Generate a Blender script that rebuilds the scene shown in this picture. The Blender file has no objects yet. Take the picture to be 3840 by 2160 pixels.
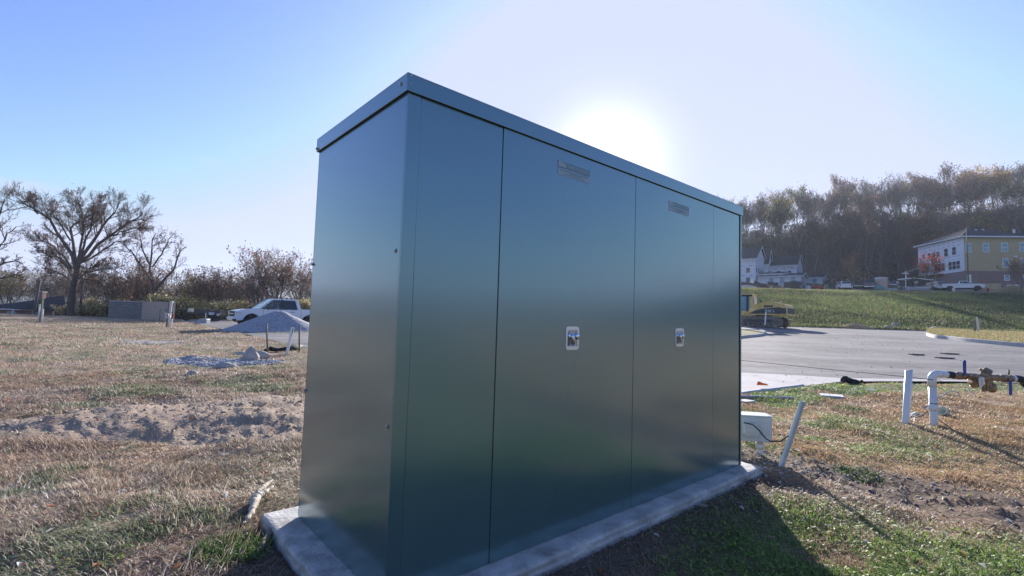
import bpy, bmesh, math, random
import numpy as np
from mathutils import Vector, Matrix
sc = bpy.context.scene
COL = sc.collection
RAD = math.radians
random.seed(7)

# ------------------------------------------------------------------ camera
CAM_H, FPX, PITCH, ROLL = 1.45, 1801.9, 0.0641, 0.0321
_f = np.array([0, math.cos(PITCH), math.sin(PITCH)]); _r0 = np.array([1., 0, 0]); _u0 = np.cross(_r0, _f)
_r = _r0*math.cos(ROLL) + _u0*math.sin(ROLL); _u = -_r0*math.sin(ROLL) + _u0*math.cos(ROLL)
cd = bpy.data.cameras.new('camera'); cam = bpy.data.objects.new('camera', cd); COL.objects.link(cam)
cam.matrix_world = Matrix(((_r[0], _u[0], -_f[0], 0), (_r[1], _u[1], -_f[1], 0), (_r[2], _u[2], -_f[2], CAM_H), (0, 0, 0, 1)))
cd.sensor_width = 36; cd.lens = FPX/3840*36; cd.clip_start = 0.05; cd.clip_end = 6000
cd.dof.use_dof = True; cd.dof.focus_distance = 3.2; cd.dof.aperture_fstop = 7.0
sc.camera = cam
sc.render.resolution_x, sc.render.resolution_y = 1024, 576

# ------------------------------------------------------------------ sky, sun, exposure
SUN_AZ, SUN_EL = math.atan2(0.1935, 1.0), RAD(18.0)     # azimuth measured from +Y towards +X
SD = Vector((math.sin(SUN_AZ)*math.cos(SUN_EL), math.cos(SUN_AZ)*math.cos(SUN_EL), math.sin(SUN_EL)))
w = bpy.data.worlds.new('World'); sc.world = w; w.use_nodes = True
nt = w.node_tree; nt.nodes.clear()
sky = nt.nodes.new('ShaderNodeTexSky'); sky.sky_type = 'NISHITA'; sky.sun_disc = False
sky.sun_elevation = SUN_EL; sky.sun_rotation = SUN_AZ; sky.air_density = 1.0; sky.dust_density = .5; sky.ozone_density = 2.5; sky.altitude = 200
bg = nt.nodes.new('ShaderNodeBackground'); bg.inputs[1].default_value = 0.097
wo = nt.nodes.new('ShaderNodeOutputWorld')
tint = nt.nodes.new('ShaderNodeMix'); tint.data_type = 'RGBA'; tint.blend_type = 'MULTIPLY'; tint.inputs[0].default_value = 1
tint.inputs[7].default_value = (0.82, 0.86, 1.26, 1)
nt.links.new(sky.outputs[0], tint.inputs[6])
geo = nt.nodes.new('ShaderNodeTexCoord')
dt = nt.nodes.new('ShaderNodeVectorMath'); dt.operation = 'DOT_PRODUCT'; dt.inputs[1].default_value = SD
nt.links.new(geo.outputs['Generated'], dt.inputs[0])
def mth(t, op, a, b=None, clamp=False):
    n = t.nodes.new('ShaderNodeMath'); n.operation = op; n.use_clamp = clamp
    for i, v in enumerate((a, b)):
        if v is None: continue
        if isinstance(v, (int, float)): n.inputs[i].default_value = v
        else: t.links.new(v, n.inputs[i])
    return n.outputs[0]
dpos = mth(nt, 'MAXIMUM', dt.outputs['Value'], 0.0)
a1 = mth(nt, 'MULTIPLY', mth(nt, 'POWER', dpos, 9), 1.7)     # the bright pale aureole round the low sun
a2 = mth(nt, 'MULTIPLY', mth(nt, 'POWER', dpos, 90), 4.0)
aur = mth(nt, 'ADD', a1, a2)
ac = nt.nodes.new('ShaderNodeMix'); ac.data_type = 'RGBA'; ac.blend_type = 'MIX'; ac.inputs[0].default_value = 1
vm = nt.nodes.new('ShaderNodeVectorMath'); vm.operation = 'SCALE'; vm.inputs[0].default_value = (0.86, 0.90, 1.12)
nt.links.new(aur, vm.inputs['Scale'])
add = nt.nodes.new('ShaderNodeVectorMath'); add.operation = 'ADD'
nt.links.new(tint.outputs[2], add.inputs[0]); nt.links.new(vm.outputs[0], add.inputs[1])
# a few thin wisps of cloud low on the left
sepd = nt.nodes.new('ShaderNodeSeparateXYZ'); nt.links.new(geo.outputs['Generated'], sepd.inputs[0])
def wisp(cx, cz, sx, sz, amp):
    az = mth(nt, 'DIVIDE', sepd.outputs[0], mth(nt, 'MAXIMUM', sepd.outputs[1], 0.05))
    el = mth(nt, 'DIVIDE', sepd.outputs[2], mth(nt, 'MAXIMUM', sepd.outputs[1], 0.05))
    ex = mth(nt, 'POWER', mth(nt, 'DIVIDE', mth(nt, 'SUBTRACT', az, cx), sx), 2)
    tz = mth(nt, 'SUBTRACT', mth(nt, 'SUBTRACT', el, cz), mth(nt, 'MULTIPLY', mth(nt, 'SUBTRACT', az, cx), -0.16))
    ez = mth(nt, 'POWER', mth(nt, 'DIVIDE', tz, sz), 2)
    g = mth(nt, 'SUBTRACT', 1.0, mth(nt, 'ADD', ex, ez), clamp=True)
    return mth(nt, 'MULTIPLY', g, amp)
ntx = nt.nodes.new('ShaderNodeTexNoise'); ntx.inputs['Scale'].default_value = 9; ntx.inputs['Detail'].default_value = 5
mp = nt.nodes.new('ShaderNodeMapping'); mp.inputs['Scale'].default_value = (1, 1, 3.5)
nt.links.new(geo.outputs['Generated'], mp.inputs[0]); nt.links.new(mp.outputs[0], ntx.inputs[0])
cl = mth(nt, 'ADD', wisp(-0.98, 0.228, 0.17, 0.03, 1.0), wisp(-0.645, 0.31, 0.035, 0.012, 0.22))
cl = mth(nt, 'MULTIPLY', cl, mth(nt, 'MULTIPLY', mth(nt, 'SUBTRACT', ntx.outputs[0], 0.33), 3.0, clamp=True), clamp=True)
cm = nt.nodes.new('ShaderNodeMix'); cm.data_type = 'RGBA'; cm.inputs[7].default_value = (3.3, 3.5, 4.5, 1)
nt.links.new(cl, cm.inputs[0]); nt.links.new(add.outputs[0], cm.inputs[6])
mn = nt.nodes.new('ShaderNodeVectorMath'); mn.operation = 'MINIMUM'; mn.inputs[1].default_value = (3.1, 3.42, 4.6)
nt.links.new(cm.outputs[2], mn.inputs[0]); core = nt.nodes.new('ShaderNodeVectorMath'); core.operation = 'SCALE'; core.inputs[0].default_value = (1.0, .98, .95)
nt.links.new(mth(nt, 'MULTIPLY', mth(nt, 'POWER', dpos, 260), 5.0), core.inputs['Scale'])      # the sun's own glare, at the sun
ad2 = nt.nodes.new('ShaderNodeVectorMath'); ad2.operation = 'ADD'; nt.links.new(mn.outputs[0], ad2.inputs[0]); nt.links.new(core.outputs[0], ad2.inputs[1]); nt.links.new(ad2.outputs[0], bg.inputs[0]); nt.links.new(bg.outputs[0], wo.inputs[0])
sl = bpy.data.lights.new('sun', 'SUN'); sl.energy = 4.9; sl.angle = RAD(0.53); sl.color = (1.0, 0.94, 0.88)
so = bpy.data.objects.new('sun', sl); COL.objects.link(so); so.rotation_euler = SD.to_track_quat('Z', 'Y').to_euler(); so.location = (0, 0, 30)
vs = sc.view_settings; vs.view_transform = 'Standard'; vs.look = 'None'; vs.gamma = 1; vs.exposure = 1.12; vs.use_curve_mapping = False

# ------------------------------------------------------------------ noise
def _hash(ix, iy, s):
    h = (ix.astype(np.int64)*374761393 + iy.astype(np.int64)*668265263 + s*974634777) & 0xffffffff
    h = ((h ^ (h >> 13))*1274126177) & 0xffffffff
    return ((h ^ (h >> 16)) & 0xffffff)/float(0xffffff)
def vn(x, y, s=0):
    x = np.asarray(x, float); y = np.asarray(y, float)
    ix = np.floor(x); iy = np.floor(y); fx = x-ix; fy = y-iy
    fx = fx*fx*(3-2*fx); fy = fy*fy*(3-2*fy)
    a = _hash(ix, iy, s); b = _hash(ix+1, iy, s); c = _hash(ix, iy+1, s); d = _hash(ix+1, iy+1, s)
    return (a*(1-fx)+b*fx)*(1-fy)+(c*(1-fx)+d*fx)*fy
def fbm(x, y, s=0, o=4, g=0.5):
    t = 0; am = 1; tot = 0; x = np.asarray(x, float); y = np.asarray(y, float)
    for i in range(o):
        t = t+am*vn(x, y, s+i*17); tot += am; am *= g; x = x*2.03+3.1; y = y*2.03+1.7
    return t/tot
def sst(a, b, x):
    t = np.clip((np.asarray(x, float)-a)/(b-a), 0, 1); return t*t*(3-2*t)

hz = bpy.data.materials.new('haze_air'); hz.use_nodes = True; hz.node_tree.nodes.clear()
hv = hz.node_tree.nodes.new('ShaderNodeVolumePrincipled'); hv.inputs['Color'].default_value = (.74, .85, 1, 1); hv.inputs['Density'].default_value = .00023; hv.inputs['Anisotropy'].default_value = .35
ho = hz.node_tree.nodes.new('ShaderNodeOutputMaterial'); hz.node_tree.links.new(hv.outputs[0], ho.inputs['Volume'])
# ------------------------------------------------------------------ terrain height
PADC = np.array([-0.5362, 2.2781]); YAW = 0.7151
CDR = np.array([math.cos(YAW), math.sin(YAW)]); CDL = np.array([-math.sin(YAW), math.cos(YAW)])
LEN, DEP, HGT, PADZ = 3.6762, 1.223, 2.4197, 0.13
def Hs(x, y):
    """smooth terrain"""
    x = np.asarray(x, float); y = np.asarray(y, float)
    q = x/np.maximum(y, 3.0)
    t1 = sst(-0.8, 0.1, q); t2 = sst(-0.05, 0.4, q)
    yy = np.maximum(y, 0)
    lot = 0.04*np.clip(yy-9, 0, 38)
    side = 0.93+0.07*sst(0.5, 1.0, q)
    bank = np.interp(yy, [0, 47, 50, 76, 79, 88, 105, 140, 5000], [0, 0, 0.35, 6.2, 6.6, 7.7, 10.4, 11.6, 11.6])*side
    bankl = np.interp(yy, [0, 47, 50, 76, 79, 88, 105, 140, 5000], [0, 0, 0.35, 6.2, 6.6, 7.1, 8.4, 11.1, 11.1])*side
    kl = 1-sst(.60, .76, q); bank = bank*(1-kl)+bankl*kl
    crest = np.interp(q, [-0.05, 0.2, 0.48, 0.62, 0.85, 1.05, 1.4], [0, 18, 33, 38, 46, 52, 58])
    hill = crest*sst(128, 245, yy)*1.0
    z = lot*t1 + t2*(bank+hill)
    left = 1-sst(-0.62, -0.5, q)
    z = z - left*2.2*sst(63, 78, yy)
    z = z + 0.25*np.clip(q+0.4, -.6, 0)*0
    return z
def mound(x, y):
    xx = x+4.05; u = (xx*.98)/2.45; v = ((y-6.65)-xx*.38)/(1.5*np.clip(1+.22*xx, .45, 1.35))
    u = u+.25*(fbm(x*.9, y*.9, 201, 3)-.5); v = v+.6*(fbm(x*.9, y*1.2, 205, 4)-.5)
    return np.clip(1-(u*u+v*v), 0, 1)
def band(x, y):          # gravelly bare earth between cabinet and the right edge
    ax, ay, bx, by = 2.45, 5.55, 5.2, 3.3
    t = ((x-ax)*(bx-ax)+(y-ay)*(by-ay))/((bx-ax)**2+(by-ay)**2); t = np.clip(t, -0.1, 1.3)
    d = np.hypot(x-(ax+t*(bx-ax)), y-(ay+t*(by-ay)))
    return np.clip(1.12-d/(0.55+0.22*t), 0, 1)
def padd(x, y):          # distance outside the slab rectangle
    dx = x-PADC[0]; dy = y-PADC[1]
    lx = dx*CDR[0]+dy*CDR[1]; ly = dx*CDL[0]+dy*CDL[1]
    ox = np.maximum(np.maximum(-0.17-lx, lx-(LEN+0.14)), 0); oy = np.maximum(np.maximum(-0.15-ly, ly-(DEP+0.2)), 0)
    return np.hypot(ox, oy)
def gpatch(x, y):        # grey gravel spill on the left field
    n = .5*(fbm(x*.8, y*.8, 211, 3)-.5); u = (x+7.9)/1.75+n; v = (y-13.2)/1.0+n
    u2 = (x+14.9)/1.5; v2 = (y-20.2)/.7
    return np.maximum(np.clip(1-(u*u+v*v), 0, 1), np.clip(1-(u2*u2+v2*v2), 0, 1))
def lotmask(x, y):
    return (sst(-0.5, 0.6, y-near_edge_y(x)))
_NE = None
def near_edge_y(x): return np.interp(x, _NE[0], _NE[1])
def fine(x, y):
    r = np.hypot(x, y)
    f1 = (fbm(x*0.55, y*0.55, 3, 3)-0.5)*0.16
    f2 = (fbm(x*2.6, y*2.6, 9, 4)-0.5)*0.07
    m = mound(x, y)
    md = sst(0, 1, m)*0.10*(0.3+1.4*fbm(x*1.1+4, y*1.3, 21, 3)) + (m > 0)*(fbm(x*8, y*9, 33, 5, .62)-0.5)*0.10*np.minimum(m*4, 1)
    b = band(x, y); md = md + b*(fbm(x*4, y*4, 51, 4, .6)-0.55)*0.16
    g = gpatch(x, y); md = md + np.minimum(g*3, 1)*(0.03+0.12*(fbm(x*3, y*3, 61, 3)-0.45))
    return (f1+f2)*sst(0, 6, 200-r) + md
def H(x, y):
    x = np.asarray(x, float); y = np.asarray(y, float)
    z = Hs(x, y)
    k = np.ones_like(z)
    if _NE is not None:
        inlot = sst(-0.35, 0.25, y-near_edge_y(x))*(1-sst(46.5, 49, y))*sst(-0.78, -0.72, x/np.maximum(y, 3))
        k = 1-inlot
        z = z-0.07*inlot
    pd = padd(x, y); k = k*sst(0.0, 0.5, pd+0.02)
    dmp = 1-0.45*sst(30, 60, y)*sst(-0.2, .3, x/np.maximum(y, 3))
    return z+fine(x, y)*k*dmp+0.055*(1-sst(0, 1.3, pd))
def ray(px, py):
    d = _f + _r*((px-1920)/FPX) - _u*((py-1080)/FPX); return d/d[1]
def G(px, py, smooth=True):
    """pixel of the photograph -> point where that sight line meets the terrain"""
    d = ray(px, py); hf = Hs
    t = 1.0; pt = t
    while t < 400:
        z = CAM_H+d[2]*t
        if z < float(hf(d[0]*t, t)): break
        pt = t; t *= 1.01
    a, b = pt, t
    for _ in range(25):
        m = (a+b)/2
        if CAM_H+d[2]*m < float(hf(d[0]*m, m)): b = m
        else: a = m
    return Vector((d[0]*b, b, float(hf(d[0]*b, b))))
def AT(px, py, depth):
    d = ray(px, py); return Vector((d[0]*depth, depth, CAM_H+d[2]*depth))
def COLM(px, depth, py=1180):
    d = ray(px, py); x = d[0]*depth
    return Vector((x, depth, float(Hs(x, depth))))
# near edge of the tarmac as seen in the photo, joined behind the cabinet
ne = [(-60, 78), (-46, 62)] + [tuple(G(*p)[:2]) for p in ((700, 1207), (850, 1237), (960, 1262), (1060, 1285), (1160, 1306))] \
    + [tuple(G(*p)[:2]) for p in ((2785, 1478), (2850, 1469), (2970, 1455), (3158, 1432), (3263, 1431), (3557, 1431), (3840, 1437), (4200, 1450))]
ne.sort(); ne.append((60, ne[-1][1]+2)); _NE = (np.array([p[0] for p in ne]), np.array([p[1] for p in ne]))

# ------------------------------------------------------------------ scene helpers
def tagp(o, label=None, cat=None, group=None, kind=None):
    if label: o['label'] = label
    if cat: o['category'] = cat
    if group: o['group'] = group
    if kind: o['kind'] = kind
    return o
def thing(name, label, cat, loc=(0, 0, 0), rz=0, group=None, rot=None):
    o = bpy.data.objects.new(name, None); COL.objects.link(o); o.empty_display_size = .2
    o.location = loc; o.rotation_euler = rot if rot else (0, 0, rz)
    return tagp(o, label, cat, group)
def link_mesh(name, me, mat, parent=None, smooth=False):
    me.name = name
    if mat: me.materials.append(mat)
    if smooth: me.polygons.foreach_set('use_smooth', [True]*len(me.polygons))
    o = bpy.data.objects.new(name, me); COL.objects.link(o)
    if parent: o.parent = parent
    return o
class MB:
    def __init__(s): s.v = []; s.f = []; s.uv = None
    def add(s, vs, fs, M=None):
        b = len(s.v)
        for v in vs: s.v.append(tuple(M @ Vector(v)) if M else tuple(v))
        for f in fs: s.f.append(tuple(i+b for i in f))
        return s
    def box(s, c, d, rot=None, M=None):
        x, y, z = d[0]/2, d[1]/2, d[2]/2
        vs = [(-x, -y, -z), (x, -y, -z), (x, y, -z), (-x, y, -z), (-x, -y, z), (x, -y, z), (x, y, z), (-x, y, z)]
        T = Matrix.Translation(c)
        if rot: T = T @ (Matrix.Rotation(rot[2], 4, 'Z') @ Matrix.Rotation(rot[1], 4, 'Y') @ Matrix.Rotation(rot[0], 4, 'X'))
        if M: T = M @ T
        return s.add(vs, [(0, 3, 2, 1), (4, 5, 6, 7), (0, 1, 5, 4), (1, 2, 6, 5), (2, 3, 7, 6), (3, 0, 4, 7)], T)
    def bb(s, a, b): # box by two corners
        return s.box([(a[i]+b[i])/2 for i in range(3)], [abs(b[i]-a[i]) for i in range(3)])
    def hexa(s, p): # 8 corners bottom 4 ccw, top 4
        return s.add(p, [(0, 3, 2, 1), (4, 5, 6, 7), (0, 1, 5, 4), (1, 2, 6, 5), (2, 3, 7, 6), (3, 0, 4, 7)])
    def tube(s, pts, r, n=8, cap=True):
        pts = [Vector(p) for p in pts]; k = len(pts); rr = r if isinstance(r, (list, tuple)) else [r]*k
        up = None; vs = []; fs = []
        for i in range(k):
            d = (pts[min(i+1, k-1)]-pts[max(i-1, 0)])
            if d.length < 1e-9: d = Vector((0, 0, 1))
            d.normalize()
            if up is None: up = Vector((0, 0, 1)) if abs(d.z) < .9 else Vector((1, 0, 0))
            a = d.cross(up).normalized(); b = a.cross(d).normalized(); up = b
            for j in range(n):
                t = 2*math.pi*j/n; vs.append(pts[i]+(a*math.cos(t)+b*math.sin(t))*rr[i])
        for i in range(k-1):
            for j in range(n):
                fs.append((i*n+j, i*n+(j+1) % n, (i+1)*n+(j+1) % n, (i+1)*n+j))
        if cap:
            fs.append(tuple(range(n-1, -1, -1))); fs.append(tuple((k-1)*n+j for j in range(n)))
        return s.add(vs, fs)
    def lathe(s, prof, M=None, n=20): # prof: (r,z)
        vs = []; fs = []
        for r, z in prof:
            for j in range(n):
                t = 2*math.pi*j/n; vs.append((r*math.cos(t), r*math.sin(t), z))
        for i in range(len(prof)-1):
            for j in range(n):
                fs.append((i*n+j, i*n+(j+1) % n, (i+1)*n+(j+1) % n, (i+1)*n+j))
        fs.append(tuple(range(n-1, -1, -1))); fs.append(tuple((len(prof)-1)*n+j for j in range(n)))
        return s.add(vs, fs, M)
    def prism(s, poly, a, b, axis='y', M=None): # poly in the 2 other axes
        n = len(poly); vs = []
        for t in (a, b):
            for p in poly:
                vs.append((p[0], t, p[1]) if axis == 'y' else (t, p[0], p[1]) if axis == 'x' else (p[0], p[1], t))
        fs = [tuple(range(n)), tuple(range(2*n-1, n-1, -1))]+[(i, i+n, (i+1) % n+n, (i+1) % n) for i in range(n)]
        return s.add(vs, fs, M)
    def loft(s, A, B, n=1, close=False):
        m = len(A); vs = []
        for k in range(n+1):
            for a, b in zip(A, B): vs.append(Vector(a).lerp(Vector(b), k/n))
        fs = [(k*m+i, k*m+i+1, (k+1)*m+i+1, (k+1)*m+i) for k in range(n) for i in range(m-1)]
        return s.add(vs, fs)
    def build(s, name, mat, parent=None, bev=0, smooth=False, seg=2):
        me = bpy.data.meshes.new(name); me.from_pydata(s.v, [], s.f); me.update()
        bm = bmesh.new(); bm.from_mesh(me); bmesh.ops.recalc_face_normals(bm, faces=bm.faces); bm.to_mesh(me); bm.free()
        o = link_mesh(name, me, mat, parent, smooth)
        if bev:
            m = o.modifiers.new('bevel', 'BEVEL'); m.width = bev; m.segments = seg; m.limit_method = 'ANGLE'; m.angle_limit = RAD(40)
        return o
def npmesh(name, V, F, col=None, loops=3):
    """V (n,3), F (m,loops) numpy -> mesh with optional point colour attribute"""
    me = bpy.data.meshes.new(name); n = len(V); m = len(F)
    me.vertices.add(n); me.vertices.foreach_set('co', np.ascontiguousarray(V, dtype=np.float32).ravel())
    me.loops.add(m*loops); me.loops.foreach_set('vertex_index', np.ascontiguousarray(F, dtype=np.int32).ravel())
    me.polygons.add(m); me.polygons.foreach_set('loop_start', np.arange(0, m*loops, loops, dtype=np.int32))
    me.update(calc_edges=True)
    if col is not None:
        at = me.color_attributes.new('col', 'FLOAT_COLOR', 'POINT')
        c = np.ones((n, 4), dtype=np.float32); c[:, :3] = col; at.data.foreach_set('color', c.ravel())
    return me
def copy_tree(o, parent=None):
    c = o.copy(); COL.objects.link(c)
    if parent: c.parent = parent
    for ch in o.children: copy_tree(ch, c)
    return c
def text_obj(txt, size, mat, parent, loc, rot, depth=0.001, sx=1.0, name='lettering'):
    cu = bpy.data.curves.new(name, 'FONT'); cu.body = txt; cu.size = size; cu.extrude = depth; cu.align_x = 'CENTER'; cu.align_y = 'CENTER'
    cu.offset = size*0.02
    t = bpy.data.objects.new('t', cu); me = bpy.data.meshes.new_from_object(t); bpy.data.objects.remove(t)
    o = link_mesh(name, me, mat, parent); o.location = loc; o.rotation_euler = rot; o.scale = (sx, 1, 1)
    return o

# ------------------------------------------------------------------ materials
def pmat(name, col, rough=.6, metal=0., var=.12, scale=6., bump=0., bscale=60., attr=False, transl=0., spec=.5, col2=None, detail=4, stretch=None, trans=0.):
    m = bpy.data.materials.new(name); m.use_nodes = True; t = m.node_tree; p = t.nodes['Principled BSDF']
    p.inputs['Roughness'].default_value = rough; p.inputs['Metallic'].default_value = metal
    p.inputs['Specular IOR Level'].default_value = spec
    if trans: p.inputs['Transmission Weight'].default_value = trans
    tc = t.nodes.new('ShaderNodeTexCoord'); src = tc.outputs['Object']
    if stretch:
        mpp = t.nodes.new('ShaderNodeMapping'); mpp.inputs['Scale'].default_value = stretch; t.links.new(src, mpp.inputs[0]); src = mpp.outputs[0]
    n = t.nodes.new('ShaderNodeTexNoise'); n.inputs['Scale'].default_value = scale; n.inputs['Detail'].default_value = detail; n.inputs['Roughness'].default_value = .62
    t.links.new(src, n.inputs[0])
    cr = t.nodes.new('ShaderNodeValToRGB')
    a = [max(0, c*(1-var)) for c in col]; b = [min(1, c*(1+var)) for c in (col2 or col)]
    cr.color_ramp.elements[0].color = (*a, 1); cr.color_ramp.elements[1].color = (*b, 1)
    cr.color_ramp.elements[0].position = .32; cr.color_ramp.elements[1].position = .68
    t.links.new(n.outputs[0], cr.inputs[0]); out = cr.outputs[0]
    if attr:
        at = t.nodes.new('ShaderNodeAttribute'); at.attribute_name = 'col'
        mx = t.nodes.new('ShaderNodeMix'); mx.data_type = 'RGBA'; mx.blend_type = 'MULTIPLY'; mx.inputs[0].default_value = 1
        t.links.new(out, mx.inputs[6]); t.links.new(at.outputs[0], mx.inputs[7]); out = mx.outputs[2]
    t.links.new(out, p.inputs['Base Color'])
    if bump:
        n2 = t.nodes.new('ShaderNodeTexNoise'); n2.inputs['Scale'].default_value = bscale; n2.inputs['Detail'].default_value = 6; t.links.new(src, n2.inputs[0])
        bp = t.nodes.new('ShaderNodeBump'); bp.inputs['Strength'].default_value = bump; bp.inputs['Distance'].default_value = .5/bscale
        t.links.new(n2.outputs[0], bp.inputs['Height']); t.links.new(bp.outputs[0], p.inputs['Normal'])
    if transl:
        tr = t.nodes.new('ShaderNodeBsdfTranslucent'); t.links.new(out, tr.inputs[0]); ms = t.nodes.new('ShaderNodeMixShader'); ms.inputs[0].default_value = transl
        o = t.nodes['Material Output']; t.links.new(p.outputs[0], ms.inputs[1]); t.links.new(tr.outputs[0], ms.inputs[2]); t.links.new(ms.outputs[0], o.inputs[0])
    return m
WHITE = (0.8, 0.8, 0.8)
M = {}
M['ground'] = pmat('ground_soil', (1, 1, 1), .95, var=.22, scale=3.5, bump=.7, bscale=22, attr=True, spec=.2, detail=8)
M['grass'] = pmat('grass_blades', (1, 1, 1), .55, var=.1, scale=9, attr=True, transl=.42, spec=.35)
M['leaf'] = pmat('leafage', (1, 1, 1), .6, var=.2, scale=1.2, attr=True, transl=.5, spec=.2)
M['bark'] = pmat('bark', (.085, .068, .056), .9, var=.35, scale=6, bump=.6, bscale=30, stretch=(1, 1, .25), col2=(.13, .11, .095))
M['bark_pale'] = pmat('bark_pale', (.16, .14, .125), .9, var=.3, scale=3, bump=.4, bscale=20, stretch=(1, 1, .25))
M['twig'] = pmat('twigs', (.12, .095, .082), .9, var=.25, scale=2)
M['asphalt'] = pmat('asphalt', (.12, .116, .12), .92, var=.2, scale=.55, bump=.55, bscale=90, col2=(.165, .158, .158), detail=12, spec=.2)
def asphalt_extra(m):
    t = m.node_tree; p = t.nodes['Principled BSDF']; src = p.inputs['Base Color'].links[0].from_socket; tc = [n for n in t.nodes if n.type == 'TEX_COORD'][0]
    for sc_, thr, c, st_, f in ((.11, .47, (.36, .33, .30), (1, 2.2, 1), .55), (.40, .54, (.075, .073, .075), (.3, 2.0, 1), .6), (3., .58, (.38, .36, .33), (1, 1, 1), .5)):
        mp = t.nodes.new('ShaderNodeMapping'); mp.inputs['Scale'].default_value = st_; mp.inputs['Rotation'].default_value = (0, 0, .35); t.links.new(tc.outputs['Object'], mp.inputs[0])
        n = t.nodes.new('ShaderNodeTexNoise'); n.inputs['Scale'].default_value = sc_; n.inputs['Detail'].default_value = 9; n.inputs['Roughness'].default_value = .66; t.links.new(mp.outputs[0], n.inputs[0])
        r = t.nodes.new('ShaderNodeMapRange'); r.inputs[1].default_value = thr-.06; r.inputs[2].default_value = thr+.12; r.inputs[4].default_value = f; t.links.new(n.outputs[0], r.inputs[0])
        mx = t.nodes.new('ShaderNodeMix'); mx.data_type = 'RGBA'; mx.inputs[7].default_value = (*c, 1); t.links.new(r.outputs[0], mx.inputs[0]); t.links.new(src, mx.inputs[6]); src = mx.outputs[2]
    t.links.new(src, p.inputs['Base Color'])
asphalt_extra(M['asphalt'])
M['dusty'] = pmat('dusty_concrete', (.46, .43, .40), .9, var=.15, scale=1.3, bump=.3, bscale=50)
M['kerb'] = pmat('kerb_concrete', (.48, .47, .45), .85, var=.14, scale=3, bump=.3, bscale=60)
M['concrete'] = pmat('slab_concrete', (.35, .33, .295), .9, var=.3, scale=5, bump=.6, bscale=45, col2=(.47, .45, .42), detail=9)
M['stone'] = pmat('stones', (1, 1, 1), .88, var=.18, scale=30, bump=.3, bscale=60, attr=True)
M['steel'] = pmat('polished_steel', (.72, .74, .78), .22, 1., var=.08, scale=30)
M['steel_plate'] = pmat('stainless_plate', (.78, .79, .82), .38, .75, var=.04, scale=30)
M['zinc'] = pmat('zinc_bolt', (.45, .44, .42), .4, .9, var=.2, scale=60)
M['black'] = pmat('black_rubber', (.02, .02, .022), .7, var=.3, scale=10)
M['dark'] = pmat('dark_gap', (.012, .016, .018), .8, var=.1)
M['pvc'] = pmat('white_plastic_pipe', (.68, .68, .67), .35, var=.06, scale=9, stretch=(1, 1, .3))
M['conduit'] = pmat('grey_conduit', (.36, .385, .42), .42, var=.1, scale=8, bump=.1, bscale=40)
M['greybox'] = pmat('grey_plastic_box', (.50, .52, .54), .45, var=.06, scale=5)
M['clear'] = pmat('clear_cover', (.75, .76, .77), .25, var=.08, scale=12, trans=.45)
M['brass'] = pmat('weathered_bronze', (.22, .145, .085), .5, .55, var=.35, scale=18, bump=.35, bscale=80, col2=(.30, .21, .13))
M['blue'] = pmat('blue_handle', (.015, .05, .30), .38, var=.1)
M['wood'] = pmat('weathered_wood', (.20, .16, .12), .85, var=.3, scale=7, bump=.4, bscale=40, stretch=(1, 1, .15))
M['woodgreen'] = pmat('treated_post', (.17, .17, .11), .85, var=.25, scale=7, stretch=(1, 1, .15))
M['newwood'] = pmat('new_lumber', (.50, .38, .22), .75, var=.15, scale=3, stretch=(1, 1, .2))
M['green'] = pmat('green_paint', (.02, .30, .17), .5, var=.1)
M['red'] = pmat('red_paint', (.45, .03, .02), .45, var=.1)
M['orange'] = pmat('orange_plastic', (.75, .13, .02), .5, var=.1)
M['carwhite'] = pmat('white_car_paint', (.74, .75, .77), .18, var=.02, scale=2)
M['carblack'] = pmat('dark_car_paint', (.025, .027, .032), .2, var=.05, scale=2)
M['cargrey'] = pmat('grey_car_paint', (.09, .09, .10), .25, .4, var=.05, scale=2)
M['carsilver'] = pmat('silver_car_paint', (.42, .43, .45), .25, .6, var=.05, scale=2)
M['glass'] = pmat('dark_window_glass', (.03, .045, .055), .06, var=.1, scale=1)
M['seeglass'] = pmat('cab_glass', (.45, .55, .58), .03, var=.02, trans=.93)
M['lampclear'] = pmat('headlamp_lens', (.75, .78, .82), .1, var=.05)
M['amber'] = pmat('amber_lens', (.8, .3, .03), .3, var=.05)
M['tyre'] = pmat('tyre', (.025, .025, .026), .85, var=.25, scale=20)
M['alloy'] = pmat('alloy_rim', (.6, .61, .63), .3, .8, var=.05)
M['tan'] = pmat('tan_fence', (.58, .44, .35), .8, var=.1, scale=3)
M['brickgrey'] = None
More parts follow.
